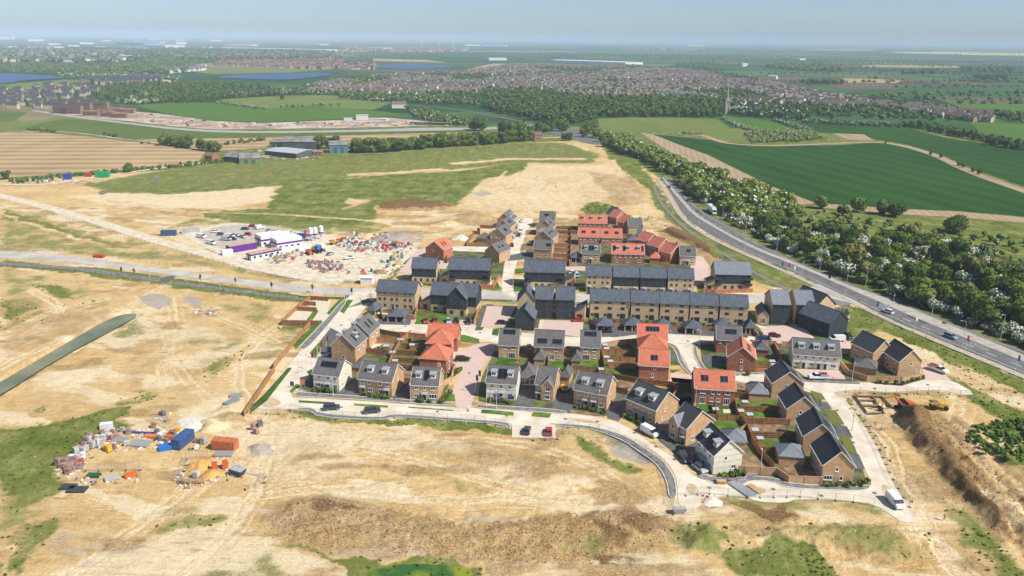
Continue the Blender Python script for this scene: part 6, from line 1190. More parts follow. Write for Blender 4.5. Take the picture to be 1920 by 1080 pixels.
# --- new quarter at the left: individual blocks, some in scaffold
scaf=mat('rusty scaffold',(.20,.12,.08),rough=.7); board=mat('scaffold boards',(.48,.33,.2),var=.2,scale=1)
LT=GP([(-60,176),(30,168),(110,158),(180,163),(182,180),(120,188),(60,190),(-60,196)]); LT2=GP([(-60,186),(60,184),(110,196),(95,207),(0,205),(-60,203)])
bl=[(town_proto('cream','dark',18,9,8,3.2,3),'cream block with dark roof in the new quarter'),(town_proto('orange','dark',16,9,8,3.2,3),'orange brick block with dark roof in the new quarter'),(town_proto('cream','dark',11,9,7,3.4,2),'small cream house with dark roof in the new quarter')]
for x,y,a in townspots(LT,30,91)+townspots(LT2,26,92):
    me,lab=rgh.choice(bl); o=link('new_quarter_house',me,None,None,(x,y,0),rgh.choice((0,.25,.25,1.6))+rgh.uniform(-.08,.08)); o.scale=(.85,.8,.72); tag(o,lab,'house','blocks of the new quarter on the left')
sb=town_proto('orange','dark',20,10,8.5,3,3); sb2=town_proto('brick','dark',16,10,8.5,3,3)
q=MB()
for x in range(-12,13,3):
    for y in (-7,7): q.tube((x,y,0),(x,y,11),.09,k=4)
for z in (2.2,4.6,7,9.4):
    for y in (-7,7): q.box(-12,12,y - .06,y+.06,z,z+.12); q.box(-12,12,y*.93 - .5,y*.93+.5,z - .1,z - .02,1)
    for x in (-12,12): q.box(x - .06,x+.06,-7,7,z,z+.12)
scm=q.mesh('scaffold',[scaf,board])
for i,(px,py,ro) in enumerate(((118,212,1),(140,213,1),(158,208,1),(112,204,1),(135,201,1),(172,216,0),(150,196,1),(170,201,1),(190,205,1),(205,218,0),(225,220,0),(196,214,0),(240,212,0),(215,210,0))):
    x,y=G(px,py); o=empty('scaffolded_block',(x,y,0),.1,'brown unfinished block wrapped in scaffolding at the edge of the new quarter' if ro else 'roofless block in scaffolding with pale board decks','building','scaffolded blocks');
    if ro: link('block',rgh.choice((sb,sb2)),None,o)
    else:
        qq=MB(); qq.box(-9,9,-4.5,4.5,0,5.2); qq.box(-9.2,9.2,-4.7,4.7,5.2,5.4,1); qq.build('block',[TW['orange'],board],o)
    link('scaffold',scm,None,o)
# --- sheds, works and farm buildings
shw=mat('white shed roof',(.70,.70,.68),rough=.6); shg=mat('grey shed roof',(.30,.30,.29),var=.15,scale=.05); shb=mat('blue shed wall',(.12,.24,.50)); shgn=mat('green shed wall',(.16,.24,.13),var=.1,scale=.1); asb=mat('weathered cement sheet roof',(.24,.22,.20),var=.25,scale=.15); shdk=mat('dark shed wall',(.09,.10,.10),var=.2,scale=.1); bwall=mat('blue barn cladding',(.10,.22,.28),var=.1,scale=.2)
def shed(A,B,dep,h,label,wm,rm,rise=None,cat='shed',nm='shed',door=True):
    (ax,ay),(bx,by)=G(*A),G(*B); wd=math.dist((ax,ay),(bx,by)); o=empty(nm,(ax,ay,0),math.atan2(by - ay,bx - ax),label,cat); rise=rise if rise is not None else dep*.12
    b=MB(); lo=[(0,0,-.3),(wd,0,-.3),(wd,dep,-.3),(0,dep,-.3)]; b.face([lo[0],lo[1],(wd,0,h),(0,0,h)]); b.face([lo[1],lo[2],(wd,dep,h),(wd,dep/2,h+rise),(wd,0,h)]); b.face([lo[2],lo[3],(0,dep,h),(wd,dep,h)]); b.face([lo[3],lo[0],(0,0,h),(0,dep/2,h+rise),(0,dep,h)]); b.build('wall',wm,o)
    r=MB(); e=h*.04+.2; roof_solid(r,[(-e,-e,h+.1),(wd+e,-e,h+.1)],[(wd+e,dep/2,h+rise+.15),(-e,dep/2,h+rise+.15)],.15); roof_solid(r,[(wd+e,dep+e,h+.1),(-e,dep+e,h+.1)],[(-e,dep/2+.01,h+rise+.15),(wd+e,dep/2+.01,h+rise+.15)],.15); r.build('roof',rm,o)
    if door:
        for u in (.25,.6): q=MB(); q.box(u*wd,u*wd+min(4,wd*.15),-.08,-.004,0,h*.7); q.build('door',shdk,o)
    return o
for A,B,d,h,lab,wm,rm in [((410,94),(612,98),160,16,'very long white warehouse beyond the red-roofed estate',shw,shw),((180,72.6),(280,74.5),500,24,'longest white works roof far off on the left',shw,shw),((217,84),(272,85),200,22,'blue warehouse far off on the left',shb,shb),((264,87),(310,89),160,18,'white warehouse right of the blue one',shw,shw),
    ((48,91),(97,91.5),160,14,'pale long shed left of the lake woods',shw,shg),((15,91),(34,91),160,12,'small white shed at the far left',shw,shw),((173,93),(192,93.5),90,18,'dark fronted shed with white roof near the estate',shdk,shw),((192,78),(209,78),200,16,'short white shed before the longest works roof',shw,shw),((31,77),(53,77.5),200,26,'white works building with blue end far left',shw,shw),
    ((0,74),(20,74),200,40,'pale office block on the far left skyline',shw,shw),((22,73.5),(29,73.5),150,60,'tallest pale tower block on the far left skyline',shw,shw),((330,83),(350,83),200,22,'white store beside the far works',shw,shw),((395,78),(418,78),200,26,'white plant with a pink stack near the horizon',shw,shw),((300,76),(330,76.5),200,20,'pale distribution shed near the horizon',shw,shw),
    ((917,113),(950,113),60,10,'white glasshouse beyond the tan field',shw,shw),((1033,118),(1100,120),120,12,'white trading estate roof behind the town, left one',shw,shw),((1100,120),(1172,123),110,12,'white trading estate roof behind the town, right one',shw,shw),((873,86),(900,86),200,14,'white sheds under the wind turbines, left one',shw,shw),((905,86.5),(947,87),200,14,'white sheds under the wind turbines, right one',shw,shw),
    ((1392,125),(1402,125),20,12,'small bright white barn in the green plain',shw,shw),((1440,148),(1455,148.5),20,8,'white shed behind the town trees',shw,shw),((1292,86),(1320,86),300,16,'faint white sheds near the horizon on the right',shw,shw),((0,106),(40,107),80,9,'grey-roofed depot at the left edge',shw,shg),((52,102),(90,103),80,9,'grey-roofed store left of the new quarter',shw,shg),((220,108),(262,109),60,9,'pale long building before the red-roofed estate',shw,shw)]:
    shed(A,B,d,h,lab,wm,rm,rise=h*.12,door=False)
for i,(xa,xb,yy,d_,h_) in enumerate(((60,92,84,120,14),(100,128,87,100,12),(130,150,82,140,16),(232,262,93,90,12),(0,26,98,80,10),(100,132,99,70,9),(150,172,104,60,9),(345,378,91,120,12),(420,470,86,180,14),(560,600,84,180,14),(250,300,80,200,16),(60,95,110,40,8),(205,230,112,40,8),(1480,1500,112,60,8),(690,720,92,120,12))):
    shed((xa,yy),(xb,yy+.6),d_,h_,['pale works shed in the far district left of the lakes','distant white shed among trees in the far district'][i % 2],shw,(shw,shg)[i % 3 == 1],rise=h_*.1,door=False)['group']='distant works sheds'
shed((449,307),(488,306),17,4.2,'green-walled farm shed with grey roof at the farm entrance',shgn,asb,3.2); shed((420,303),(447,305),17,4.2,'old dark farm shed joined left of the green-walled shed',shdk,asb,3.2); shed((497,291),(556,297),26,4.0,'low farm shed with long pale grey roof',shdk,mat('pale sheet roof',(.42,.45,.44),var=.1,scale=.3),1.4); shed((529,280),(592,281),22,7,'largest farm shed with weathered grey roof',shdk,asb,3.5)
shed((506,276),(529,277),14,5,'small green farm shed behind the white-roofed shed',shgn,asb,2); shed((618,287),(653,286.5),16,7,'blue-clad barn with grey roof at the hedge end',bwall,asb,3); shed((587,292),(604,292),8,3.4,'red brick lean-to beside the white-roofed shed',W_RED,asb,1.2)
shed((384,300),(398,301),9,3.5,'ruined red brick shed at the field corner',W_RED,TR['red'],2.5); building('roadside_house','red brick house beside the roundabout road',(1002,264),(1016,264),9,6,3,'x',W_RED,TR['brown'],[('f',(.2,.5,.8),3.6,1.0,1.2),('f',(.2,.8),.9,1.2,1.2)],verge=False)
building('white_house','large white house with brown roof at the edge of the town',(735,203),(762,203),12,6,4,'x',W_CREAM,TR['brown'],[('f',(.2,.4,.6,.8),3.6,1.2,1.2)],verge=False)
for A,B,lab,k in (((668,225),(690,225),'double-stacked white cabins on the far building plot',6),((645,226),(660,226),'dark cabins left of the far white cabins',2.7),((692,226),(725,227),'white store containers right of the far cabins',2.7),((768,234),(800,234.5),'long dark cabin at the end of the far building plot',3),((800,233.5),(845,235),'long grey hoarding at the far plot entrance',2.6)):
    shed(A,B,6,k,lab,shw if 'white' in lab else shdk,shw if 'white' in lab else asb,.3,'cabin','site_cabin',False)
# --- parish church
x,y=G(1361,214); ch=empty('church',(x,y,0),.2,'stone parish church with a tall spire at the town edge','church'); stone=mat('pale limestone',(.34,.29,.21),var=.2,scale=.3)
q=MB(); q.box(-3,3,-3,3,0,21); q.box(-3.5,-2.2,-3.5,-2.2,0,19); q.box(2.2,3.5,-3.5,-2.2,0,19)
for sx in (-2.7,2.7):
    for sy in (-2.7,2.7): q.tube((sx,sy,21),(sx,sy,24),.4,.05,4)
q.build('tower',stone,ch); q=MB(); q.tube((0,0,21),(0,0,40),2.6,.1,8); q.build('spire',stone,ch)
q=MB(); q.box(3,24,-4,4,0,7); q.box(6,20,-8,-4,0,4); q.build('nave',stone,ch); q=MB(); q.hexa([(3,-4.2,7),(24.3,-4.2,7),(24.3,4.2,7),(3,4.2,7)],[(3,-.1,10.5),(24.3,-.1,10.5),(24.3,.1,10.5),(3,.1,10.5)]); q.hexa([(5.7,-8.3,4),(20.3,-8.3,4),(20.3,-4,4),(5.7,-4,4)],[(5.7,-4.3,5.6),(20.3,-4.3,5.6),(20.3,-4.02,5.6),(5.7,-4.02,5.6)]); q.build('church_roof',TR['grey'],ch)
q=MB(); [q.box(xx,xx+1.2,-4.08,-4.01,5,6.6) for xx in (8,12,16)]; q.box(-.6,.6,-3.08,-3.01,15,18.5); q.build('window',WG,ch)
# --- wind turbines on the skyline
tw=mat('turbine white',(.80,.80,.79),rough=.5)
for i,(px,top,Y,rot) in enumerate(((791,66,9800,.3),(823,69,10800,1.2),(849,72,8800,.9),(936,68,10500,.1))):
    (x0,_),hgt=G(px,84),0
    x=(px - 960)/1480*Y*1.0; x=G(px,80)[0]/G(px,80)[1]*Y; o=empty('wind_turbine',(x,Y,0),.3,['tall wind turbine, leftmost of the skyline row','wind turbine second from the left on the skyline','closest wind turbine, third from the left on the skyline','wind turbine standing alone above the white sheds'][i],'wind turbine','wind turbines on the skyline'); H_=95
    q=MB(); q.tube((0,0,0),(0,0,H_),4.2,2.6,10); q.build('tower',tw,o); q=MB(); q.box(-2.5,2.5,-6,5,H_ - 2,H_+3); q.tube((0,-8.5,H_+.5),(0,-6,H_+.5),1,2.4,8); q.build('nacelle',tw,o)
    for k in range(3):
        a=rot+k*2.094; d=Vector((math.sin(a),0,math.cos(a))); c=Vector((0,-7.4,H_+.5)); s=d.cross(Vector((0,1,0))); q=MB(); q.hexa([c - s*1.6+Vector((0,.4,0)),c+s*1.6+Vector((0,.4,0)),c+d*55+s*.7+Vector((0,.1,0)),c+d*55 - s*.5+Vector((0,.1,0))],[c - s*1.6 - Vector((0,.4,0)),c+s*1.6 - Vector((0,.4,0)),c+d*55+s*.7 - Vector((0,.1,0)),c+d*55 - s*.5 - Vector((0,.1,0))]); q.build('blade',tw,o)
# plot clutter on the far building site
rg4=random.Random(8); q=MB(); PL=GP([(250,212),(300,217),(400,229),(493,233),(640,228),(800,231),(800,235),(640,239),(400,241),(330,235),(250,226)])
for x,y in scatter(PL,9,66,.5):
    if rg4.random() < .55: w_,d_,h_=rg4.uniform(1,5),rg4.uniform(1,4),rg4.uniform(.4,2.2); q.box(x,x+w_,y,y+d_,0,h_,rg4.choice((0,0,1,2,3,3,4)))
o=q.build('building_materials',[mat('pink blocks',(.50,.32,.26),var=.1,scale=1),shw,scaf,board,mat('grey blocks',(.40,.39,.36),var=.1,scale=1)]); o['kind']='stuff'
# ------------------------------------------------------------------ fences and garden walls
def fence(line,label,kind='boards',h=1.8,cat='fence',name=None):
    p=GP(line); o=empty(name or ('garden_wall' if kind == 'brick' else 'garden_fence'),(p[0][0],p[0][1],0),0,label,cat)
    ox,oy=p[0]; m={'boards': wood_f,'rails': wood_d,'brick': W_TAN,'redbrick': W_ORBR}[kind]; q=MB(); cap=MB(); posts=[]
    for (x0,y0),(x1,y1) in zip(p,p[1:]):
        x0 -= ox; x1 -= ox; y0 -= oy; y1 -= oy; L_=math.dist((x0,y0),(x1,y1)) or 1; dx,dy=(x1 - x0)/L_,(y1 - y0)/L_; t=.12 if 'brick' in kind else .03
        nx,ny=-dy*t,dx*t; q.hexa([(x0 - nx,y0 - ny,-.2),(x1 - nx,y1 - ny,-.2),(x1+nx,y1+ny,-.2),(x0+nx,y0+ny,-.2)],[(x0 - nx,y0 - ny,h),(x1 - nx,y1 - ny,h),(x1+nx,y1+ny,h),(x0+nx,y0+ny,h)])
        n=max(1,round(L_/(3.2 if 'brick' in kind else 2.4)))
        for i in range(n+1): posts.append((x0+(x1 - x0)*i/n,y0+(y1 - y0)*i/n,math.atan2(dy,dx)))
        w_=.17 if 'brick' in kind else .07; nx,ny=-dy*w_,dx*w_; cap.hexa([(x0 - nx,y0 - ny,h+.003),(x1 - nx,y1 - ny,h+.003),(x1+nx,y1+ny,h+.003),(x0+nx,y0+ny,h+.003)],[(x0 - nx,y0 - ny,h+.08),(x1 - nx,y1 - ny,h+.08),(x1+nx,y1+ny,h+.08),(x0+nx,y0+ny,h+.08)])
        if kind == 'rails':
            for z in (.35,.95,1.5): nx,ny=-dy*.09,dx*.09; cap.hexa([(x0 - nx,y0 - ny,z),(x1 - nx,y1 - ny,z),(x1+nx,y1+ny,z),(x0+nx,y0+ny,z)],[(x0 - nx,y0 - ny,z+.09),(x1 - nx,y1 - ny,z+.09),(x1+nx,y1+ny,z+.09),(x0+nx,y0+ny,z+.09)])
    q.build('panel',m,o); cap.build('coping' if 'brick' in kind else 'rail',brickcap if 'brick' in kind else (wood_f if kind == 'rails' else wood_d),o)
    k=('post',kind,h)
    if k not in _cache:
        b=MB(); s=.2 if 'brick' in kind else .075; b.box(-s,s,-s,s,-.1,h+.1); _cache[k]=b.mesh('post',[W_TAN if kind == 'brick' else W_ORBR if 'brick' in kind else wood_d])
    for x,y,a in posts[:90]: link('post',_cache[k],None,o,(x,y,0),a)
    return o
F_=[
 ([(705,624),(722,628),(750,633)],'boards','short orange board fence behind the second gable house on the left street'),([(699,641),(748,642)],'boards','straight orange board fence between the left gable houses and sandy plot'),([(770,628),(750,645),(735,672),(728,690),(733,705)],'boards','long diagonal board fence down the back of the orange hipped terrace'),([(682,662),(727,666)],'rails','brown railed fence across the planted garden by the first gable house'),
 ([(753,652),(786,654)],'rails','topmost railed fence between orange terrace gardens'),([(745,665),(783,667)],'rails','second railed fence down between orange terrace gardens'),([(738,679),(782,681)],'rails','third railed fence down between orange terrace gardens'),([(733,692),(780,694)],'rails','lowest railed fence between orange terrace gardens'),([(750,630),(797,634)],'redbrick','pink brick wall beside the middle street behind the orange terrace'),([(774,636),(772,648)],'boards','short cross fence at the top of the orange terrace gardens'),([(655,709),(665,692)],'boards','short orange fence beside the cream corner house'),([(830,691),(853,692),(846,716),(832,724)],'brick','brick garden wall beside the block-paved street'),([(750,718),(770,720)],'boards','orange fence behind the drive of the two-dormer house'),([(692,697),(692,720)],'boards','orange fence behind the cream house drive'),
 ([(1127,653),(1160,647),(1193,644)],'brick','tan garden wall beside the middle street left of the orange terrace'),([(1129,664),(1193,667)],'boards','upper board fence across the gardens left of the orange terrace'),([(1126,654),(1130,676),(1134,700)],'boards','board fence running down beside the right grey-roofed house'),([(1136,677),(1192,680)],'boards','middle board fence across the gardens left of the orange terrace'),([(1142,690),(1192,692)],'boards','lower board fence across the gardens left of the orange terrace'),([(1074,695),(1134,700)],'boards','board fence behind the dormered brick pair'),([(1148,710),(1190,718),(1258,726),(1272,736)],'rails','railed fence below the pink turning head'),([(1272,736),(1260,750)],'boards','slanting orange fence below the turning head'),([(1151,735),(1176,740)],'boards','orange fence between the two dormered brick pairs'),([(1262,727),(1300,731),(1298,756)],'rails','dark fence enclosing the plot beside the orange-roofed pair'),
 ([(1338,762),(1344,788)],'boards','dividing fence below the middle of the orange-roofed pair'),([(1375,754),(1383,782),(1400,806),(1412,835),(1424,852),(1450,880)],'boards','long diagonal fence between the two rows of back gardens'),([(1310,786),(1345,788),(1398,791)],'boards','fence at the bottom of the orange-roofed pair gardens'),([(1378,745),(1404,748)],'rails','short railed fence beside the orange-roofed pair'),([(1386,771),(1465,774)],'rails','first railed cross fence in the brick column gardens'),([(1394,793),(1480,797)],'rails','second railed cross fence in the brick column gardens'),([(1404,820),(1496,823)],'rails','third railed cross fence in the brick column gardens'),([(1425,848),(1460,850)],'rails','lowest railed cross fence above the hipped garage'),([(1398,806),(1378,818)],'boards','fence corner beside the garage of the tall cream house'),([(1302,762),(1292,790)],'boards','fence left of the orange-roofed pair garden'),
 ([(1413,687),(1456,689)],'boards','orange fence beside the orange gable house'),([(1418,699),(1458,700)],'redbrick','low brick wall between orange gable house and street'),([(1410,647),(1478,650)],'brick','brick wall below the pink parking court'),([(1452,650),(1462,672),(1464,698)],'redbrick','brick wall running down beside the cream terrace'),([(1572,663),(1610,665)],'brick','brick wall behind the pink court right of the cream terrace'),([(1575,685),(1590,704),(1625,715),(1690,717),(1725,711)],'brick','long curved brick wall along the east street'),([(1583,691),(1602,694)],'boards','short orange fence left of the east garage'),
 ([(1385,886),(1397,887),(1456,890),(1478,905),(1539,907)],'brick','long brick wall along the bottom street'),([(835,493),(895,495)],'boards','orange fence behind the glass-balcony block'),([(838,483),(838,494)],'boards','short fence beside the red gable house'),([(875,461),(906,462)],'redbrick','pink brick wall beside the brown wide-gable house'),([(900,428),(924,429)],'rails','brown fence behind the top left north-street house'),([(886,439),(900,440),(900,428)],'rails','brown fence corner left of the north-street houses'),([(875,461),(888,440)],'rails','brown fence slanting up from the pink wall'),
 ([(1041,430),(1082,430)],'rails','topmost brown cross fence right of the north street'),([(1040,438),(1082,439)],'rails','second brown cross fence right of the north street'),([(1040,447),(1071,447)],'redbrick','pink brick wall between gardens right of the north street'),([(1037,463),(1070,464)],'boards','yellow-brown fence below the pink garden wall'),([(1037,472),(1070,473)],'boards','lower yellow-brown garden fence right of the north street'),([(1036,482),(1068,484)],'boards','lowest yellow-brown garden fence right of the north street'),([(1070,430),(1069,488)],'boards','long fence down the middle of the north gardens'),([(1218,497),(1256,498)],'boards','yellow board fence below the small orange garage'),([(1126,482),(1146,483)],'boards','board fence between the dormered tan house and orange terrace'),([(1166,443),(1186,444)],'redbrick','pink wall beside the grey-roofed buff gable house'),([(1034,490),(1068,492),(1068,500)],'redbrick','pink wall behind the pale-windowed black block'),
 ([(784,576),(777,600)],'redbrick','pink wall between buff avenue block and black stair-wing block'),([(902,570),(889,608)],'redbrick','pink wall along the path right of the stair-wing block'),([(890,540),(924,541),(936,522)],'redbrick','low pink wall around the glass-balcony block'),([(713,590),(718,600)],'boards','short fence left of the big carport'),([(760,598),(776,600)],'brick','short brick wall right of the big carport'),([(1151,614),(1168,614)],'boards','fence between the first and second carports'),([(1202,616),(1225,617)],'boards','fence between the second and third carports'),([(1260,618),(1283,619)],'boards','fence between the third and fourth carports'),([(1317,620),(1340,621)],'boards','fence between the fourth and fifth carports'),([(1376,619),(1396,621)],'boards','fence between the fifth and narrow carports'),([(1103,606),(1118,612)],'boards','fence at the left end of the carport row'),
 ([(1180,601),(1178,614)],'boards','garden fence under the first gap of the front terrace'),([(1235,603),(1233,616)],'boards','garden fence under the second gap of the front terrace'),([(1291,606),(1290,618)],'boards','garden fence under the third gap of the front terrace'),([(1346,608),(1346,620)],'boards','garden fence under the fourth gap of the front terrace'),([(1402,610),(1420,632)],'redbrick','pink brick wall right of the front terrace'),([(1318,548),(1340,550),(1410,548)],'redbrick','low pink wall before the pale-roofed junction block'),
 ([(458,782),(515,697)],'boards','lower run of tall orange hoarding beside the left street'),([(513,692),(585,606)],'boards','upper run of tall orange hoarding beside the left street'),([(528,609),(597,610)],'rails','brown fence along the front of the demonstration plot'),([(558,583),(594,585)],'rails','middle fence of the demonstration plot'),([(570,573),(592,574)],'rails','upper fence of the demonstration plot'),([(583,563),(615,565)],'rails','topmost fence of the demonstration plot'),([(528,609),(560,578),(583,562)],'boards','slanting pale fence down the left of the demonstration plot'),
 ([(1061,700),(1062,720)],'boards','short fence beside the right grey garage'),([(1027,672),(1027,695)],'boards','dividing fence between the middle pair gardens'),([(985,663),(1001,664)],'rails','short brown fence left of the middle pair'),([(1056,664),(1070,665)],'rails','short brown fence right of the middle pair'),([(1040,700),(1072,708)],'boards','fence behind the front-gabled house')]
for ln,kd,lab in F_: fence(ln,lab,kd,1.9 if 'hoarding' in lab else 1.8 if kd != 'redbrick' else 1.5,'wall' if 'brick' in kd else 'fence')
# temporary mesh fencing: panels in rubber feet
b=MB(); b.tube((0,0,.1),(0,0,2),.035,k=4); b.tube((3.4,0,.1),(3.4,0,2),.035,k=4); b.tube((0,0,.15),(3.4,0,.15),.025,k=4); b.tube((0,0,1.98),(3.4,0,1.98),.03,k=4)
for i in range(1,12): b.box(i*.283 - .006,i*.283+.006,-.006,.006,.15,1.98)
for z in (.6,1.1,1.6): b.box(0,3.4,-.006,.006,z,z+.012)
heras=b.mesh('mesh_panel',[metal_g]); b=MB(); b.box(-.12,.12,-.4,.4,0,.15); foot=b.mesh('foot',[mat('black rubber foot',(.03,.03,.03))]); foot_y=None
b=MB(); b.tube((0,0,0),(0,0,1.6),.05,k=4); dpost=b.mesh('post',[mat('dark fence post',(.07,.06,.055))])
def mesh_fence(line,label,kind='heras'):
    p=GP(line); ox,oy=p[0]; o=empty('mesh_fence',(ox,oy,0),0,label,'fence'); n_=0
    for (x0,y0),(x1,y1) in zip(p,p[1:]):
        L_=math.dist((x0,y0),(x1,y1)); a=math.atan2(y1 - y0,x1 - x0); n=max(1,round(L_/3.5))
        for i in range(n):
            if n_ >= 90: break
            x=x0+(x1 - x0)*i/n - ox; y=y0+(y1 - y0)*i/n - oy; q=link('mesh_panel',heras,None,o,(x,y,.05),a); q.scale=(L_/n/3.5,1,1); link('foot',foot,None,o,(x,y,.01),a); n_ += 1
for ln,lab in (([(545,770),(600,780),(710,789),(740,784),(890,791),(950,801)],'wire site fence along the front street verge'),([(1000,826),(1045,824),(1065,803),(1105,803),(1160,820)],'wire site fence from the visitor bays round the bend'),([(1170,828),(1210,846),(1245,880),(1256,915),(1262,950)],'wire site fence outside the dark curved footpath'),([(1285,930),(1330,927),(1400,934),(1500,933),(1600,942),(1640,950)],'wire site fence along the bottom street'),([(1590,748),(1620,790),(1650,845),(1675,900),(1715,970)],'wire site fence along the right-hand street'),
                ([(1585,736),(1640,738),(1700,740),(1760,736),(1800,743),(1835,748)],'wire site fence along the top of the excavation plot'),([(470,775),(500,776),(545,778)],'wire gates across the end of the left street'),([(345,884),(350,862),(390,858)],'wire fence behind the orange sand heap'),([(160,884),(210,883),(262,882),(264,895)],'wire fence at the front of the storage yard'),([(460,918),(495,905),(498,895),(470,890)],'wire fence pen holding timber scraps'),([(1262,965),(1300,966)],'short wire fence by the bottom footpath end'),([(1630,803),(1675,806)],'short wire fence beside the excavation plot')): mesh_fence(ln,lab)
def post_fence(line,label,sp=3.0):
    p=GP(line); ox,oy=p[0]; o=empty('post_and_wire_fence',(ox,oy,0),0,label,'fence'); q=MB(); n_=0
    for (x0,y0),(x1,y1) in zip(p,p[1:]):
        L_=math.dist((x0,y0),(x1,y1)); n=max(1,round(L_/sp)); x0 -= ox; x1 -= ox; y0 -= oy; y1 -= oy
        for z in (.5,1.0,1.5): q.tube((x0,y0,z),(x1,y1,z),.018,k=3)
        for i in range(n):
            if n_ < 95: link('post',dpost,None,o,(x0+(x1 - x0)*i/n,y0+(y1 - y0)*i/n,0)); n_ += 1
    q.build('wire',metal_g,o)
post_fence([(-20,497),(60,501),(140,508),(230,520),(298,529)],'dark post and wire fence along the avenue footway, left of the crossing'); post_fence([(328,531),(420,545),(500,556),(562,563)],'dark post and wire fence along the avenue footway, right of the crossing'); post_fence([(100,404),(190,430),(280,458),(340,475),(400,490)],'post and wire fence along the stone haul track',4); post_fence([(400,490),(470,512),(560,528),(640,537)],'post and wire fence below the site compound',4); post_fence([(0,466),(100,468),(200,482),(300,496),(390,508)],'thin wire fence above the avenue',4)
# ------------------------------------------------------------------ vehicles
tyre=mat('tyre rubber',(.02,.02,.02),rough=.9); carglass=mat('car glass',(.015,.018,.022),rough=.08,spec=.7); rimm=mat('alloy wheel',(.45,.45,.46),rough=.4,metal=.5); lampm=mat('headlamp lens',(.75,.76,.78),rough=.2); redl=mat('tail lamp',(.4,.02,.02),rough=.3)
def paint(nm,c): return mat('car paint '+nm,c,rough=.28,spec=.6)
def wheel_mesh():
    if 'wheel' not in _cache:
        b=MB(); b.tube((0,-.11,0),(0,.11,0),.33,k=14); r=MB(); r.tube((0,-.125,0),(0,.125,0),.2,k=10); _cache['wheel']=(b.mesh('wheel',[tyre]),r.mesh('rim',[rimm]))
    return _cache['wheel']
def loft(prof,hw,taper,mats_name,m,name):
    """side profile (x, z) swept across the width with the upper points drawn in"""
    b=MB(); n=len(prof); zt=max(z for _,z in prof); zb=.75
    def row(s): return [(x,s*hw*(1 - taper*max(0,(z - zb))/(zt - zb+1e-6)),z) for x,z in prof]
    A,B=row(-1),row(1); b.face(A[::-1] if False else A); b.face(B[::-1])
    for i in range(n): j=(i+1) % n; b.face([A[j],A[i],B[i],B[j]])
    return b.mesh(name,m)
def vehicle(kind,col,cname):
    k=('veh',kind,cname)
    if k in _cache: return _cache[k]
    P=paint(cname,col)
    if kind == 'car': L_,hw,body=4.3,.9,[(-2.15,.35),(2.15,.35),(2.15,.62),(2.02,.82),(1.1,.95),(-1.9,1.0),(-2.12,.85)]; cab=[(-2.0,.98),(1.05,.94),(.45,1.42),(-1.35,1.46)]
    elif kind == 'estate': L_,hw,body=4.7,.93,[(-2.35,.38),(2.35,.38),(2.35,.68),(2.2,.9),(1.25,1.02),(-2.2,1.1),(-2.33,.9)]; cab=[(-2.25,1.08),(1.2,1.0),(.6,1.58),(-1.95,1.66)]
    elif kind == 'van': L_,hw,body=5.3,1.0,[(-2.65,.4),(2.65,.4),(2.65,.8),(2.5,1.1),(1.85,1.35),(1.1,2.1),(-2.6,2.2),(-2.65,1.9)]; cab=[(1.0,1.42),(1.96,1.38),(1.30,1.98),(1.0,2.0)]
    else: L_,hw,body=5.2,.95,[(-2.6,.5),(2.6,.5),(2.6,.85),(2.4,1.05),(1.5,1.12),(-2.6,1.05)]; cab=[(-.2,1.06),(1.55,1.08),(1.0,1.7),(.0,1.75)]
    bm=loft(body,hw,.06 if kind != 'van' else .10,None,[P],'body'); cm=loft(cab,hw*.94 if kind != 'van' else hw*.985,.22 if kind != 'van' else .02,None,[carglass],'glasshouse')
    rf=MB()
    if kind != 'van':
        x0,x1=(cab[3][0]+.05,cab[2][0] - .02); z=cab[3][1]; w_=hw*.94*.78; rf.hexa([(x0,-w_,z - .03),(x1,-w_,z - .06),(x1,w_,z - .06),(x0,w_,z - .03)],[(x0,-w_*.96,z+.03),(x1,-w_*.96,z+.0),(x1,w_*.96,z+.0),(x0,w_*.96,z+.03)])
    rm=rf.mesh('roof_panel',[P]) if rf.v else None
    li=MB(); fx=body[2][0]; fz=body[2][1]; hl=MB(); hl.box(-.02,.05,-.18,.18,-.08,.08); tl=MB(); tl.box(-.05,.02,-.14,.14,-.12,.12)
    _cache[k]=(bm,cm,rm,L_,hw,hl.mesh('headlight',[lampm]),tl.mesh('tail_light',[redl]),body); return _cache[k]
def put_vehicle(kind,col,cname,px,py,head,label,cat=None,name=None,group=None,z=.14,s=1.0):
    """head: second pixel the bonnet points at"""
    bm,cm,rm,L_,hw,hl,tl,body=vehicle(kind,col,cname); x,y=G(px,py); hx,hy=G(*head); a=math.atan2(hy - y,hx - x)
    o=empty(name or {'car': 'parked_car','estate': 'estate_car','van': 'panel_van','pickup': 'pickup_truck'}[kind],(x,y,z),a,label,cat or {'car': 'car','estate': 'car','van': 'van','pickup': 'truck'}[kind],group); o.scale=(s,s,s)
    link('body',bm,None,o); link('glasshouse',cm,None,o)
    if rm: link('roof_panel',rm,None,o)
    wm,rr=wheel_mesh(); wx=L_*.31
    for sx in (-wx,wx):
        for sy in (-hw+.08,hw - .08): w_=link('wheel',wm,None,o,(sx,sy,.33)); link('rim',rr,None,w_)
    for sy in (-hw*.68,hw*.68): link('headlight',hl,None,o,(body[2][0],sy,body[2][1] - .02)); link('tail_light',tl,None,o,(body[0][0] - .01,sy,.8))
    return o
WH=(.78,.78,.77); BK=(.012,.013,.015); RD=(.50,.02,.03); SV_=(.42,.45,.48); BL=(.03,.055,.10); DG=(.05,.06,.07); NV=(.02,.04,.12); MR=(.14,.015,.025)
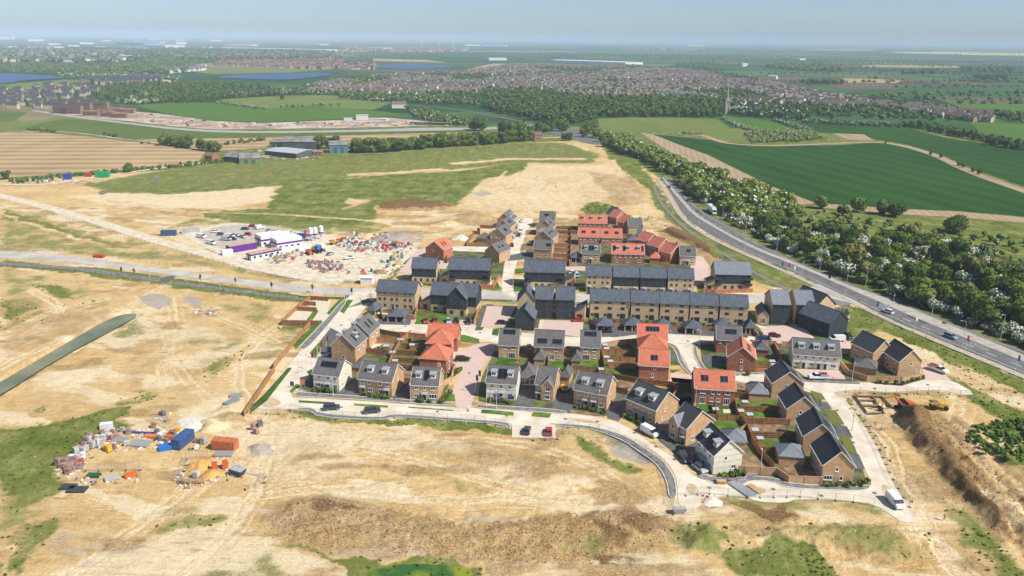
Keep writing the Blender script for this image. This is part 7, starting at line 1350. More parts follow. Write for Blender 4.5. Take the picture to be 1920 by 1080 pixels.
V_=[('estate',BL,'slate blue',622,768,(640,766),'slate blue estate car with its tailgate up on the front street'),('estate',DG,'graphite',698,774,(715,772),'graphite large car parked on the front street'),('car',DG,'graphite',988,811,(992,795),'dark grey car nose-up in the visitor bays'),('car',RD,'red',1029,813,(1029,797),'bright red car in the visitor bays'),('estate',BK,'black',867,677,(885,677),'black car on the block-paved street'),
 ('car',RD,'red',798,604,(800,612),'red car at the left end of the short parking row'),('car',(.35,.02,.03),'dark red',816,604,(819,612),'second red car in the short parking row'),('car',SV_,'silver',841,605,(843,613),'silver car in the short parking row'),('car',BK,'black',856,605,(859,613),'black car next to the silver one in the short parking row'),('car',BK,'black',878,606,(881,614),'black car at the right end of the short parking row'),
 ('car',BK,'black',942,608,(960,608),'black car beside the low black gable wing'),('car',RD,'red',1084,603,(1100,603),'red hatchback in the pink court below the black blocks'),('car',SV_,'silver',992,656,(992,668),'silver car on the dark drive left of the middle pair'),('car',MR,'maroon',1065,660,(1065,672),'maroon car on the dark drive right of the middle pair'),('car',MR,'maroon',1452,632,(1470,633),'maroon and black car in the angled court'),('van',NV,'navy',1431,641,(1450,641),'navy blue van beside the brick wall'),
 ('van',WH,'white',1218,815,(1233,823),'white panel van parked on the street bend'),('van',WH,'white',1569,640,(1550,640),'white van below the big black gable'),('van',WH,'white',1677,946,(1692,962),'white van with side windows at the lower right corner'),('estate',DG,'graphite',1283,862,(1295,878),'long dark car on the drive of the tall cream house'),('car',MR,'maroon',1296,862,(1306,878),'maroon car in the shade beside the long dark car'),('car',SV_,'silver',1312,882,(1320,888),'silver car half hidden in shade by the tall cream house'),
 ('estate',WH,'white',1664,587,(1650,582),'white car driving on the main road'),('estate',(.25,.32,.38),'pale blue',1782,634,(1800,641),'pale blue estate driving on the main road'),('car',RD,'red',474,426,(490,427),'red car in the compound car park'),('van',WH,'white',487,429,(500,426),'white van beside the red car in the compound'),('car',SV_,'silver',505,434,(515,430),'silver car behind the white cabins, leftmost'),('car',WH,'white',518,435,(528,431),'white car behind the white cabins'),('car',WH,'white',528,439,(538,435),'white car closest to the cabin roof'),
 ('van',SV_,'silver',425,451,(440,452),'silver van in the compound car park'),('estate',BK,'black',436,450,(450,452),'black pickup next to the silver van'),('van',WH,'white',430,446,(445,447),'white van behind the silver van'),('car',WH,'white',444,443,(456,445),'white car by itself in the compound car park'),('car',SV_,'silver',455,446,(467,449),'silver car right of the lone white car'),('van',WH,'white',396,458,(412,461),'white van at the compound gate'),
 ('car',DG,'graphite',415,441,(427,440),'dark car at the near side of the compound car park'),('car',WH,'white',405,436,(417,435),'white car left of the dark one in the compound car park'),('car',BL,'slate blue',460,431,(472,431),'slate blue car in the middle of the compound car park'),('van',WH,'white',378,446,(390,448),'white van at the left side of the compound car park'),('car',RD,'red',466,441,(478,443),'small red car beside the white cabin block'),('van',WH,'white',540,441,(552,440),'white van between the cabins and the silos'),('pickup',WH,'white',655,486,(668,484),'white pickup on the open compound floor'),('car',SV_,'silver',620,478,(630,475),'silver car on the open compound floor'),('car',(.3,.42,.5),'ice blue',1083,519,(1080,530),'ice blue car behind the rear town houses'),('car',WH,'white',1075,514,(1090,514),'white car behind the ice blue one'),('car',BK,'black',1130,621,(1130,610),'black car in the first carport'),('car',BL,'slate blue',1143,621,(1143,610),'slate blue car in the first carport'),('car',MR,'maroon',1205,613,(1225,613),'maroon car behind the carports'),('car',MR,'maroon',1083,486,(1083,500),'maroon car in the grey carport'),
 ('car',WH,'white',978,416,(982,425),'white car at the top of the north street'),('car',DG,'graphite',973,443,(970,455),'dark car halfway up the north street'),('van',WH,'white',976,436,(973,447),'white van halfway up the north street'),('car',DG,'graphite',1255,352,(1262,362),'dark car near the top of the main road'),('car',WH,'white',1262,341,(1256,333),'white car furthest up the main road'),('estate',DG,'graphite',1291,377,(1300,388),'dark car entering the trees on the main road'),
 ('van',WH,'white',700,226,(712,226),'white van on the far building plot'),('car',WH,'white',838,236,(845,236),'white lorry cab on the bypass road'),('car',MR,'maroon',960,462,(961,470),'maroon car beside the wide gable house'),('car',BK,'black',1590,633,(1600,640),'black car tucked right of the big black gable')]
for kd,c,cn,px,py,hd,lab in V_: put_vehicle(kd,c,cn,px,py,hd,lab)
def flatbed(px,py,head,label):
    o=put_vehicle('pickup',WH,'white',px,py,head,label,'truck','flatbed_truck'); o.scale=(1.15,1.1,1.15); b=MB(); b.box(-2.7,-.3,-1,1,1.1,1.22); b.box(-2.7,-.3,-1,-.94,1.22,1.6); b.box(-2.7,-.3,.94,1,1.22,1.6); b.build('load_bed',metal_g,o); b=MB(); b.box(-2.3,-1.4,-.6,.3,1.224,1.7); b.box(-1.2,-.5,-.3,.7,1.224,1.55); b.build('load',mat('red load',(.35,.05,.06)),o)
flatbed(1533,711,(1515,711),'white flatbed truck carrying red load before the cream terrace'); flatbed(1758,697,(1775,703),'white flatbed truck with drop sides on the east pink drive')
x,y=G(1336,400); x2,y2=G(1347,410); o=empty('lorry',(x,y,.1),math.atan2(y2 - y,x2 - x),'large white articulated lorry parked in the layby','lorry')
b=MB(); b.box(-10,2.5,-1.25,1.25,1.1,4.0); b.build('trailer',paint('white',WH),o); b=MB(); b.hexa([(2.9,-1.2,.6),(5.2,-1.2,.6),(5.2,1.2,.6),(2.9,1.2,.6)],[(2.9,-1.15,3.6),(4.8,-1.15,3.3),(4.8,1.15,3.3),(2.9,1.15,3.6)]); b.build('cab',paint('white',WH),o); b=MB(); b.box(5.0,5.16,-1.0,1.0,1.9,2.9); b.build('windscreen',carglass,o)
for sx in (-9,-7.8,-6.6,1.4,4.2):
    for sy in (-1.05,1.05): w_=link('wheel',wheel_mesh()[0],None,o,(sx,sy,.5)); w_.scale=(1.5,1.5,1.5)
# ------------------------------------------------------------------ plant
org=mat('orange plant paint',(.62,.13,.03),var=.1,scale=1,rough=.5); yel=mat('yellow plant paint',(.70,.42,.03),var=.1,scale=1,rough=.5); steel=mat('dark steel',(.06,.055,.05),var=.2,scale=2)
x,y=G(1694,768); o=empty('excavator',(x,y,0),R(185),'orange tracked excavator digging house foundations','excavator')
for sy in (-1.2,1.2):
    b=MB(); b.hexa([(-1.9,sy - .3,.1),(1.9,sy - .3,.1),(1.9,sy+.3,.1),(-1.9,sy+.3,.1)],[(-2.2,sy - .3,.8),(2.2,sy - .3,.8),(2.2,sy+.3,.8),(-2.2,sy+.3,.8)]); b.build('track',tyre,o)
b=MB(); b.box(-2.4,1.2,-1.3,1.3,.95,1.9); b.build('body',steel,o); b=MB(); b.hexa([(-2.5,-1.25,1.904),(-.6,-1.25,1.904),(-.6,1.25,1.904),(-2.5,1.25,1.904)],[(-2.4,-1.2,2.5),(-.6,-1.2,2.6),(-.6,1.2,2.6),(-2.4,1.2,2.5)]); b.build('counterweight',org,o)
b=MB(); b.hexa([(-.3,-1.25,1.904),(1.3,-1.25,1.904),(1.3,-.2,1.904),(-.3,-.2,1.904)],[(-.2,-1.15,3.1),(.9,-1.15,3.1),(.9,-.25,3.1),(-.2,-.25,3.1)]); b.build('cab',carglass,o)
b=MB(); b.tube((1.0,.3,1.8),(3.6,.3,4.6),.30,.26,6); b.tube((3.5,.3,4.6),(6.2,.3,4.0),.26,.2,6); b.build('boom',org,o); b=MB(); b.tube((6.2,.3,4.2),(6.9,.3,1.2),.2,.14,6); b.build('stick',org,o); b=MB(); b.hexa([(6.5,-.2,.2),(7.4,-.2,.5),(7.4,.8,.5),(6.5,.8,.2)],[(6.6,-.2,1.2),(7.3,-.2,1.3),(7.3,.8,1.3),(6.6,.8,1.2)]); b.build('bucket',steel,o)
def dumper(px,py,a,label,m=yel,s=1.0):
    x,y=G(px,py); o=empty('site_dumper',(x,y,0),a,label,'dumper'); o.scale=(s,s,s)
    b=MB(); b.box(-2,.1,-.55,.55,.6,1.35); b.build('body',m,o); b=MB(); b.hexa([(.2,-.8,.8),(1.6,-.8,.8),(1.6,.8,.8),(.2,.8,.8)],[(-.1,-1.1,1.7),(2.3,-1.1,1.6),(2.3,1.1,1.6),(-.1,1.1,1.7)]); b.build('skip',m,o); b=MB(); b.hexa([(.1,-.9,1.705),(2.1,-.9,1.6),(2.1,.9,1.6),(.1,.9,1.705)],[(.6,-.4,2.0),(1.6,-.4,1.95),(1.6,.4,1.95),(.6,.4,2.0)]); b.build('load',mat('dug clay',(.2,.14,.09)),o)
    b=MB(); b.tube((-.9,-.5,1.3),(-.9,-.5,2.6),.05); b.tube((-.9,.5,1.3),(-.9,.5,2.6),.05); b.tube((-.9,-.5,2.6),(-.9,.5,2.6),.05); b.build('roll_bar',m,o)
    for sx in (-1.3,1.2):
        for sy in (-.95,.95): w_=link('wheel',wheel_mesh()[0],None,o,(sx,sy,.52)); w_.scale=(1.55,1.8,1.55)
dumper(1759,766,R(175),'yellow site dumper on the excavation plot',s=1.25); dumper(1057,733,R(-80),'yellow dumper parked on the drive behind the hipped garage',s=1.0); dumper(746,461,R(190),'orange and black dumper at the right end of the compound',org,1.3); dumper(627,458,R(200),'yellow loader in the middle of the compound',yel,1.2); dumper(640,453,R(20),'orange loader behind the yellow one in the compound',org,1.2); dumper(580,477,R(120),'orange telehandler beside the blue truck',org,1.2); dumper(590,471,R(120),'yellow mixer behind the orange telehandler',yel,1.1)
for px,py,m,lab in ((597,473,mat('blue truck paint',(.05,.16,.42)),'blue concrete mixer truck beside the cabins'),(605,470,paint('white',WH),'white tanker truck beside the blue mixer')):
    x,y=G(px,py); o=empty('mixer_truck',(x,y,0),R(110),lab,'truck'); b=MB(); b.box(2.2,4,-1.15,1.15,.7,2.9); b.build('cab',m,o); b=MB(); b.tube((-2.6,0,2.4),(0,0,2.2),.7,1.25,10); b.tube((0,0,2.2),(1.9,0,2.0),1.25,.8,10); b.build('drum',m,o); b=MB(); b.box(-3,2.1,-.5,.5,.7,1.05); b.build('chassis',steel,o)
    for sx in (-2.2,-1,3):
        for sy in (-1,1): w_=link('wheel',wheel_mesh()[0],None,o,(sx,sy,.48)); w_.scale=(1.45,1.5,1.45)
# ------------------------------------------------------------------ site compound
purple=mat('purple cabin cladding',(.12,.03,.24)); cabw=mat('white cabin cladding',(.72,.72,.72),var=.06,scale=.5); timb=mat('pale scaffold timber',(.50,.36,.22),var=.2,scale=1)
def box_thing(name,cat,label,px,py,a,L_,D,H_,m,z=0,extra=None,group=None,top=None):
    x,y=G(px,py); o=empty(name,(x,y,z),a,label,cat,group); b=MB(); b.box(-L_/2,L_/2,-D/2,D/2,0,H_)
    k=(name,L_,D,H_,m.name);
    if k not in _cache: _cache[k]=b.mesh('shell',[m])
    link('shell',_cache[k],None,o)
    if top: t=MB(); t.box(-L_/2 - .05,L_/2+.05,-D/2 - .05,D/2+.05,H_+.003,H_+.12); t.build('lid',top,o)
    if extra: extra(o,L_,D,H_)
    return o
A1=R(38)
def cabin_fx(band,fm):
    def f(o,L_,D,H_):
        b=MB(); z0,z1=band; b.box(-L_/2 - .04,L_/2+.04,-D/2 - .04,D/2+.04,z0,z1); b.build('purple_band',fm,o)
        for i in range(int(L_/3)):
            b=MB(); x=-L_/2+1.2+i*3; b.box(x,x+1.2,-D/2 - .09,-D/2 - .045,1.0,2.0); b.build('window',carglass,o)
        b=MB(); b.box(-L_/2 - .09,-L_/2 - .045,-.5,.5,.1,2.1); b.build('door',steel,o)
    return f
box_thing('office_cabin','cabin','double-height white cabin block with purple band, left one',508,456,A1,13,8.5,5.2,cabw,extra=cabin_fx((2.6,3.5),purple)); box_thing('office_cabin','cabin','double-height white cabin block with purple band, right one',538,463,A1,13,8,5.2,cabw,extra=cabin_fx((2.7,3.6),purple))
box_thing('office_cabin','cabin','long purple single-storey cabin with timber-topped roof',454,469,R(44),14,4.5,3.3,purple,top=timb); box_thing('office_cabin','cabin','white single-storey cabin with timber-topped roof, nearest the haul track',496,482,R(47),16,4.5,3.1,cabw,top=timb,extra=cabin_fx((2.3,3.1),purple))
box_thing('office_cabin','cabin','low white store cabin at the left of the purple cabin',426,477,A1,5,2.6,2.4,cabw); box_thing('hoarding','fence','white solid hoarding right of the white cabins',556,470,R(30),15,.3,2.6,cabw); box_thing('steel_container','container','dark blue steel container behind the white cabins',562,447,R(15),6,2.5,2.6,mat('navy container',(.03,.07,.25)))
for i,(px,py) in enumerate(((583.5,452.5),(592,451.5),(603,448.5))):
    x,y=G(px,py); o=empty('mortar_silo',(x,y,0),0,['white mortar silo, leftmost of the three','white mortar silo, middle of the three','white mortar silo standing slightly apart on the right'][i],'silo'); b=MB(); b.tube((0,0,3.0),(0,0,6.8),1.2,k=14); b.tube((0,0,6.8),(0,0,7.3),1.2,.45,14); b.tube((0,0,1.5),(0,0,3.0),.35,1.2,14); b.build('tank',cabw,o); b=MB(); b.tube((0,0,3.2),(0,0,4.0),1.24,k=14); b.build('purple_band',purple,o)
    for a in (.78,2.35,3.93,5.5): b=MB(); b.tube((math.cos(a)*1.2,math.sin(a)*1.2,0),(math.cos(a)*1.1,math.sin(a)*1.1,3.2),.1,k=5); b.build('leg',cabw,o)
def ribbed(name,label,px,py,a,L_,D,H_,m,door=True):
    x,y=G(px,py); o=empty(name,(x,y,0),a,label,'container'); b=MB(); b.box(-L_/2,L_/2,-D/2,D/2,.1,H_)
    for i in range(int(L_/.45)): xx=-L_/2+.25+i*.45; b.box(xx,xx+.2,-D/2 - .05,-D/2 - .003,.3,H_ - .15); b.box(xx,xx+.2,D/2+.003,D/2+.05,.3,H_ - .15)
    b.build('shell',m,o); b=MB(); b.box(-L_/2+.1,L_/2 - .1,-D/2+.1,D/2 - .1,H_+.003,H_+.03); b.build('roof_sheet',m,o)
    for sy in (-.62,.62): b=MB(); b.box(-L_/2 - .06,-L_/2 - .003,sy - .58,sy+.58,.25,H_ - .15); b.tube((-L_/2 - .1,sy,.3),(-L_/2 - .1,sy,H_ - .2),.03,k=4); b.build('door',m,o)
cont_b=mat('blue container steel',(.05,.10,.24),var=.2,scale=.8,rough=.6); cont_o=mat('rust orange container steel',(.50,.15,.055),var=.2,scale=.8,rough=.6)
ribbed('shipping_container','long blue shipping container in the storage yard',344,832,R(78),6.4,2.5,2.7,cont_b); ribbed('shipping_container','rust orange shipping container beside the storage yard',423,841,R(-9),6.1,2.5,2.6,cont_o); ribbed('shipping_container','blue container beside the far car park entrance',317,441,R(6),7.5,2.5,2.7,cont_b)
box_thing('store_box','container','green covered box at the left field edge',193,332,R(4),9,4,4,mat('green sheeting',(.02,.30,.12))); box_thing('store_box','container','blue box at the left field edge',127,336,R(4),5,3,4,mat('blue sheeting',(.03,.07,.35))); box_thing('store_box','container','small red box at the left field edge',166,331,R(4),4,2,2.5,mat('red sheeting',(.45,.05,.04)))
box_thing('truck_body','truck','grey truck body by the far blue container',358,435,R(20),9,2.4,2.2,mat('grey truck body',(.4,.4,.38),var=.2,scale=1)); box_thing('red_plant','trailer','red trailer lying beside the avenue',186,482,R(-12),5,2,1.0,mat('red trailer paint',(.45,.05,.04)))
# skips, slabs, pallets and stacked materials
skipo=mat('orange skip paint',(.68,.27,.04),rough=.6)
def skip(px,py,a,label,m,s=1.0):
    x,y=G(px,py); o=empty('skip',(x,y,.07),a,label,'skip'); o.scale=(s,s,s); b=MB(); b.hexa([(-1.1,-.7,0),(1.1,-.7,0),(1.1,.7,0),(-1.1,.7,0)],[(-1.7,-.95,1.2),(1.7,-.95,1.2),(1.7,.95,1.2),(-1.7,.95,1.2)]); b.build('shell',m,o); b=MB(); b.box(-1.45,1.45,-.75,.75,1.204,1.3); b.build('rubble_load',conc_f,o)
skip(1352,907,R(-5),'small orange skip beside the safety barriers on the bottom street',skipo,.68); skip(1273,961,R(5),'long grey skip at the end of the bottom footpath',metal_g,.9); skip(446,890,R(-25),'dark blue skip with dusty cover left of the wire pen',mat('navy skip paint',(.05,.075,.13)),1.15)
for px,py,a,L_,D,H_,m,lab,nm in ((1391,918,R(-62),7.0,2.6,.5,metal_g,'grey mesh stack on the bottom street','mesh_stack'),(1416,918,R(-62),4.2,1.6,.4,board,'rusty timber pallet beside the grey mesh stack','pallet'),(420,852,R(0),4.6,2.2,.5,metal_g,'grey panel stack in front of the orange container','panel_stack'),(434,754,R(62),4.5,2.2,.5,mat('grey sheet stack',(.22,.25,.25)),'grey sheet stack beside the hoarding','panel_stack'),(443,742,R(20),3.6,1.8,.5,metal_g,'small metal stack above the grey sheet stack','panel_stack'),(225,826,R(0),3.4,2.4,.5,metal_g,'flat grey panels in the storage yard middle','panel_stack'),(262,833,R(-5),5,3,.5,mat('grey tarpaulin',(.3,.31,.31)),'grey sheeted stack in the storage yard','panel_stack'),(262,812,R(-4),9,.5,.4,mat('blue pipes',(.04,.08,.35)),'bundle of blue pipes in the storage yard','pipe_bundle'),(283,820,R(-4),3.2,1.4,.7,mat('orange drain pipes',(.65,.2,.06)),'stack of orange drain pipes in the storage yard','pipe_bundle'),(311,842,R(20),3,2,1.1,mat('bright blue barrels',(.02,.16,.5)),'bright blue barrels by the blue container','barrels'),(334,808,R(0),1.5,1.2,1.0,yel,'yellow bin behind the blue container','bin'),(200,802,R(15),3.0,1.6,1.4,cabw,'small white tank at the top of the storage yard','tank'),(128,914,0,3.4,2.2,.4,mat('black lined tray',(.05,.055,.05)),'oval black tray of rubble, left one','rubble_tray'),(145,919,0,4.2,2.4,.4,mat('black lined tray',(.05,.055,.05)),'oval black tray of rubble, right one','rubble_tray'),(210,898,R(30),3,1.6,.7,mat('grey wrapped roll',(.42,.42,.4)),'grey wrapped rolls at the front of the storage yard','rolls'),(245,893,R(35),2.6,1.2,1.0,org,'orange barrier stack at the front of the storage yard','barrier_stack'),(176,893,0,3,1.5,.6,mat('dark green netting',(.02,.10,.05)),'dark green netting heap in the storage yard','netting'),(395,896,0,0,0,0,None,'','')):
    if not nm: continue
    box_thing(nm,nm.replace('_',' '),lab,px,py,a,L_,D,H_,m)
# stacked packs: individual pallets
packs={'brick': mat('pink wrapped bricks',(.36,.22,.19),var=.35,scale=.9,objvar=.25),'block': mat('pale grey blocks',(.52,.50,.46),var=.2,scale=.9,objvar=.2),'bag': mat('white bulk bag',(.68,.67,.63),var=.12,scale=1),'slate': mat('grey slate pack',(.16,.17,.18),var=.25,scale=1,objvar=.2),'timber': mat('stacked timber',(.42,.28,.15),var=.25,scale=1.2,objvar=.2),'red': mat('red wrapped pack',(.5,.06,.07),var=.2,scale=1),'blue': mat('blue wrapped pack',(.05,.13,.42),var=.2,scale=1),'green': mat('green box',(.05,.2,.08)),'yellow': yel,'orange': org}
PL_={'brick': 'pallet of pinkish wrapped bricks','block': 'pallet of pale grey blocks','bag': 'white bulk bag','slate': 'pack of dark grey roof tiles','timber': 'stack of timber lengths','red': 'red wrapped pack','blue': 'blue wrapped pack','green': 'green storage box','yellow': 'yellow equipment box','orange': 'orange equipment box'}
pal=MB(); [pal.box(-.6,.6,y,y+.12,0,.14) for y in (-.5,-.06,.38)]; palm=pal.mesh('pallet',[wood_d])
pm={}
for k in packs:
    for v in range(2):
        b=MB()
        if k == 'bag': b.hexa([(-.45,-.45,.14),(.45,-.45,.14),(.45,.45,.14),(-.45,.45,.14)],[(-.5,-.5,.9),(.5,-.5,.9),(.5,.5,.9),(-.5,.5,.9)]); b.hexa([(-.5,-.5,.9),(.5,-.5,.9),(.5,.5,.9),(-.5,.5,.9)],[(-.2,-.2,1.15),(.2,-.2,1.15),(.2,.2,1.15),(-.2,.2,1.15)])
        elif k == 'timber': [b.box(-1.8 - .1*(i % 2),1.8,-.5+.25*j,-.5+.25*j+.22,.14+.2*i,.14+.2*i+.18) for i in range(3) for j in range(4)]
        else: [b.box(-.55+.03*(i % 2),.55,-.5,.5 - .04*(i % 2),.14+.33*i,.14+.33*i+.31) for i in range(3+v)]
        pm[k,v]=b.mesh('pack',[packs[k]])
def pack(kind,x,y,a,where,z=0):
    o=empty('timber_stack' if kind == 'timber' else 'bulk_bag' if kind == 'bag' else 'material_pallet',(x,y,z),a,PL_[kind]+' '+where,'pallet' if kind not in ('timber','bag') else kind if kind == 'bag' else 'timber','stored packs '+where); s=rgp.uniform(.95,1.25); o.scale=(s,s,s*rgp.uniform(.85,1.15)); link('pack',pm[kind,rgp.randrange(2)],None,o); link('pallet',palm,None,o)
rgp=random.Random(77)
def packs_in(poly,sp,kinds,seed,where,ang=0.0,keep=.9,jit=.3):
    n=0
    for x,y in scatter(GP(poly),sp,seed,jit):
        if rgp.random() < keep: pack(rgp.choice(kinds),x,y,ang+rgp.gauss(0,.25),where); n += 1
packs_in([(98,880),(125,862),(158,868),(155,880),(130,888)],1.55,['brick','brick','brick','red'],1,'at the lower left of the storage yard'); packs_in([(125,862),(150,845),(165,850),(158,866)],1.6,['bag','block','bag'],2,'on the left edge of the storage yard'); packs_in([(145,842),(170,822),(210,806),(215,822),(180,838),(160,850)],1.6,['brick','brick','block'],3,'on the upper left edge of the storage yard'); packs_in([(205,805),(245,808),(245,820),(210,822)],1.9,['block','timber','slate','bag','brick'],4,'behind the pipes in the storage yard',keep=.8)
packs_in([(180,840),(235,826),(240,838),(200,848)],1.9,['bag','block','yellow','brick'],5,'in the middle of the storage yard',keep=.7); packs_in([(290,812),(330,812),(325,838),(290,842)],1.8,['bag','block','bag','slate','orange'],6,'left of the long blue container',keep=.75); packs_in([(356,838),(385,820),(395,826),(362,848)],1.8,['bag','bag','brick','block'],7,'between the two containers',keep=.7); packs_in([(455,815),(478,795),(500,795),(500,803),(475,818)],2.1,['brick','slate','blue','brick'],8,'behind the rust orange container',keep=.8)
packs_in([(328,900),(340,888),(385,890),(390,905),(350,912)],2.2,['block','bag','timber','slate'],9,'below the orange sand heap',keep=.5); packs_in([(395,876),(440,872),(452,882),(420,888)],2.6,['block','bag','slate','orange'],10,'beside the orange sand heap',keep=.5); packs_in([(285,795),(305,775),(318,775),(310,800),(290,808)],2.4,['timber','brick','timber','slate'],11,'in the broken pile above the storage yard',keep=.6)
packs_in([(628,455),(650,448),(700,456),(770,458),(765,466),(715,470),(668,474),(632,464)],2.6,['bag','bag','block','brick','red','slate','bag'],12,'in the middle of the site compound',.3,.8); packs_in([(700,466),(725,462),(735,470),(712,474)],3,['red','bag','red'],13,'at the red end of the compound stacks',.3); packs_in([(575,494),(600,488),(645,498),(640,508),(610,512),(575,502)],2.4,['brick','brick','brick','block'],14,'in the brick store of the compound',.3,.85)
packs_in([(715,492),(745,474),(765,478),(745,500),(725,505)],3.1,['slate','block','bag','green','blue','yellow'],15,'along the grass bank of the compound',.5,.8); packs_in([(640,514),(700,508),(735,512),(700,518),(650,520)],3.4,['slate','green','orange','timber','block'],16,'along the lower edge of the compound',.1,.7); packs_in([(495,482),(560,470),(575,478),(540,492),(500,494)],3.2,['slate','timber','block','brick','orange'],17,'in front of the white cabins',.6,.55); packs_in([(645,440),(690,436),(730,442),(700,444),(655,446)],3.2,['yellow','slate','orange','bag','block'],18,'behind the gravel heap of the compound',.3,.6); packs_in([(562,437),(580,436),(580,446),(565,446)],2.8,['slate','red','block'],19,'beside the mortar silos',.3,.8)
packs_in([(960,432),(972,424),(975,445),(965,455)],3.0,['slate','block','brick','bag'],20,'on the kerb of the north street',.3,.6); packs_in([(1235,405),(1215,415),(1190,418),(1200,410)],4,['block','bag','brick'],21,'behind the northern row',.3,.6); packs_in([(1142,420),(1160,422),(1164,432),(1142,432)],2.6,['timber','timber','block'],22,'in the roofless plots of the northern row',.1,.9); packs_in([(60,338),(120,334),(130,340),(70,345)],4,['slate','bag','blue','green'],23,'in the field-edge depot',0,.6)
# heaps
def heap(px,py,r,h,m,label,seed,sx=1.0):
    rg=np.random.default_rng(seed); b=MB(); n=22; k=5; x,y=G(px,py); prev=None
    V=[]; F=[]
    for i in range(k+1):
        t=i/k
        for j in range(n): a=j*6.283/n; rr=r*(1 - t) ** .8*(1+.18*math.sin(a*3+seed)+.1*rg.standard_normal()*(t < .95)); V.append((math.cos(a)*rr*sx,math.sin(a)*rr,h*(t ** 1.1)*(1+.05*rg.standard_normal()) - .25))
    for i in range(k):
        for j in range(n): F.append((i*n+j,i*n+(j+1) % n,(i+1)*n+(j+1) % n,(i+1)*n+j))
    V.append((0,0,h - .22)); F += [(k*n+j,k*n+(j+1) % n,len(V) - 1) for j in range(n)]
    o=link('heap',pydata('heap',V,F,smooth=True),m,None,(x,y,0)); tag(o,label,'heap')
sandy=mat('orange building sand',(.62,.34,.10),var=.15,scale=1.2,bump=.3); gravel=mat('grey gravel',(.36,.31,.26),var=.3,scale=2,bump=.5,detail=8); psand=mat('pale sand',(.66,.50,.28),var=.12,scale=1,bump=.3); bal=mat('white ballast',(.70,.64,.53),var=.15,scale=1.5,bump=.3); clay=mat('clod heap',(.22,.14,.075),var=.4,scale=1.2,bump=.8,detail=8)
for a in ((375,874,3.2,1.8,sandy,'tall orange sand heap inside the wire fence'),(397,888,3.0,1.1,sandy,'low orange sand heap beside the tall one'),(398,801,3.4,1.7,psand,'pale sand heap above the containers'),(365,795,6,.8,bal,'spread white ballast heap above the blue container'),(745,447,11,2.6,gravel,'long grey gravel heap at the back of the compound'),(690,443,8,1.8,psand,'orange sand heap behind the compound stacks'),(865,448,5,2.6,bal,'pale gravel cone behind the red gable house'),(1455,558,4,1.6,sandy,'pink rubble heap beside the pale-roofed junction block'),(1712,790,4.2,2.4,clay,'dark clod heap beside the excavator'),(1722,778,3.0,1.8,clay,'smaller dark clod heap right of the excavator'),(1335,940,3.0,.9,bal,'rubble heap with orange netting below the bottom street'),(430,768,5,.9,psand,'low spread heap beside the hoarding')): heap(*a,seed=int(a[0]))
# foundation trenches: flat dark strips, a low spoil ridge beside each
tr=MB()
def trench(x0,y0,x1,y1):
    a,b_=G(x0,y0),G(x1,y1); d=Vector((b_[0] - a[0],b_[1] - a[1],0)).normalized(); n=Vector((-d.y,d.x,0))*.35
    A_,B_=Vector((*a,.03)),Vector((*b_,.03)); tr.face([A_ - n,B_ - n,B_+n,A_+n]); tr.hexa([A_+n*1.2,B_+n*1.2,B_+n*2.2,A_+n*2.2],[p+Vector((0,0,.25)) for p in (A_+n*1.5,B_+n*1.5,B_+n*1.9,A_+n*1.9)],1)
for q_ in ((1600,743,1624,777),(1600,743,1655,745),(1624,777,1655,775),(1632,744,1655,776),(1650,744,1668,762),(1610,752,1640,752),(1615,762,1648,762)): trench(*q_)
o=tr.build('foundation_trenches',[mat('dark trench soil',(.07,.045,.028),var=.3,scale=1),mat('trench spoil',(.34,.23,.13),var=.3,scale=1)]); o['kind']='structure'
# garden sheds (small grey-topped stores) and water butts
gs=[(751,645),(736,669),(741,685),(1134,655),(1137,662),(1137,678),(1144,686),(1127,701),(1341,777),(1388,780),(1396,763),(1405,787),(1415,816),(1424,832),(1450,693),(1460,651),(773,655),(725,657),(1447,686)]
b=MB(); b.box(-1.1,1.1,-.8,.8,0,1.9); gsm=b.mesh('shed_wall',[mat('timber shed wall',(.34,.16,.08),var=.2,scale=2)]); b=MB(); b.hexa([(-1.25,-.95,1.904),(1.25,-.95,1.904),(1.25,.95,1.904),(-1.25,.95,1.904)],[(-1.25,-.95,1.98),(1.25,-.95,1.98),(1.25,.95,2.25),(-1.25,.95,2.25)]); gsr=b.mesh('shed_roof',[mat('grey felt roof',(.42,.47,.47),var=.1,scale=1)])
for px,py in gs: x,y=G(px,py); o=empty('garden_shed',(x,y,.1),0,'small timber garden shed with grey felt roof by a garden fence','shed','small garden sheds'); link('shed_wall',gsm,None,o); link('shed_roof',gsr,None,o); o.scale=(.72,.72,.8)
# ------------------------------------------------------------------ street lamps, flags, signs
pole_m=mat('pale steel column',(.55,.56,.56),rough=.4); lampg=mat('lamp glass',(.7,.7,.68),rough=.3)
def lamp_proto(h,arm):
    o=empty('street_lamp',(0,0,0)); b=MB(); b.tube((0,0,0),(0,0,1.3),.14,.14,6); b.tube((0,0,1.3),(0,0,h),.09,.06,6); b.build('column',pole_m,o); b=MB(); b.tube((0,0,h),(arm,0,h+.15),.05,k=5); b.build('arm',pole_m,o); b=MB(); b.box(arm - .1,arm+.7,-.16,.16,h+.08,h+.22); hd=b.build('lamp_head',pole_m,o); b=MB(); b.box(arm+.05,arm+.6,-.12,.12,h+.05,h+.077); b.build('lens',lampg,hd); return o
LP=[((1803,652),160),((1875.5,638),200),((1747,590),220),((1669.5,601),60),((1536.7,508),220),((1500.8,533),60),((1622,543),220),((1583,560),60),((1311,420),60),((1340.6,440),60),((1396,474),60),((1354,415),220),((1397,442),220),((1456,470),220)]
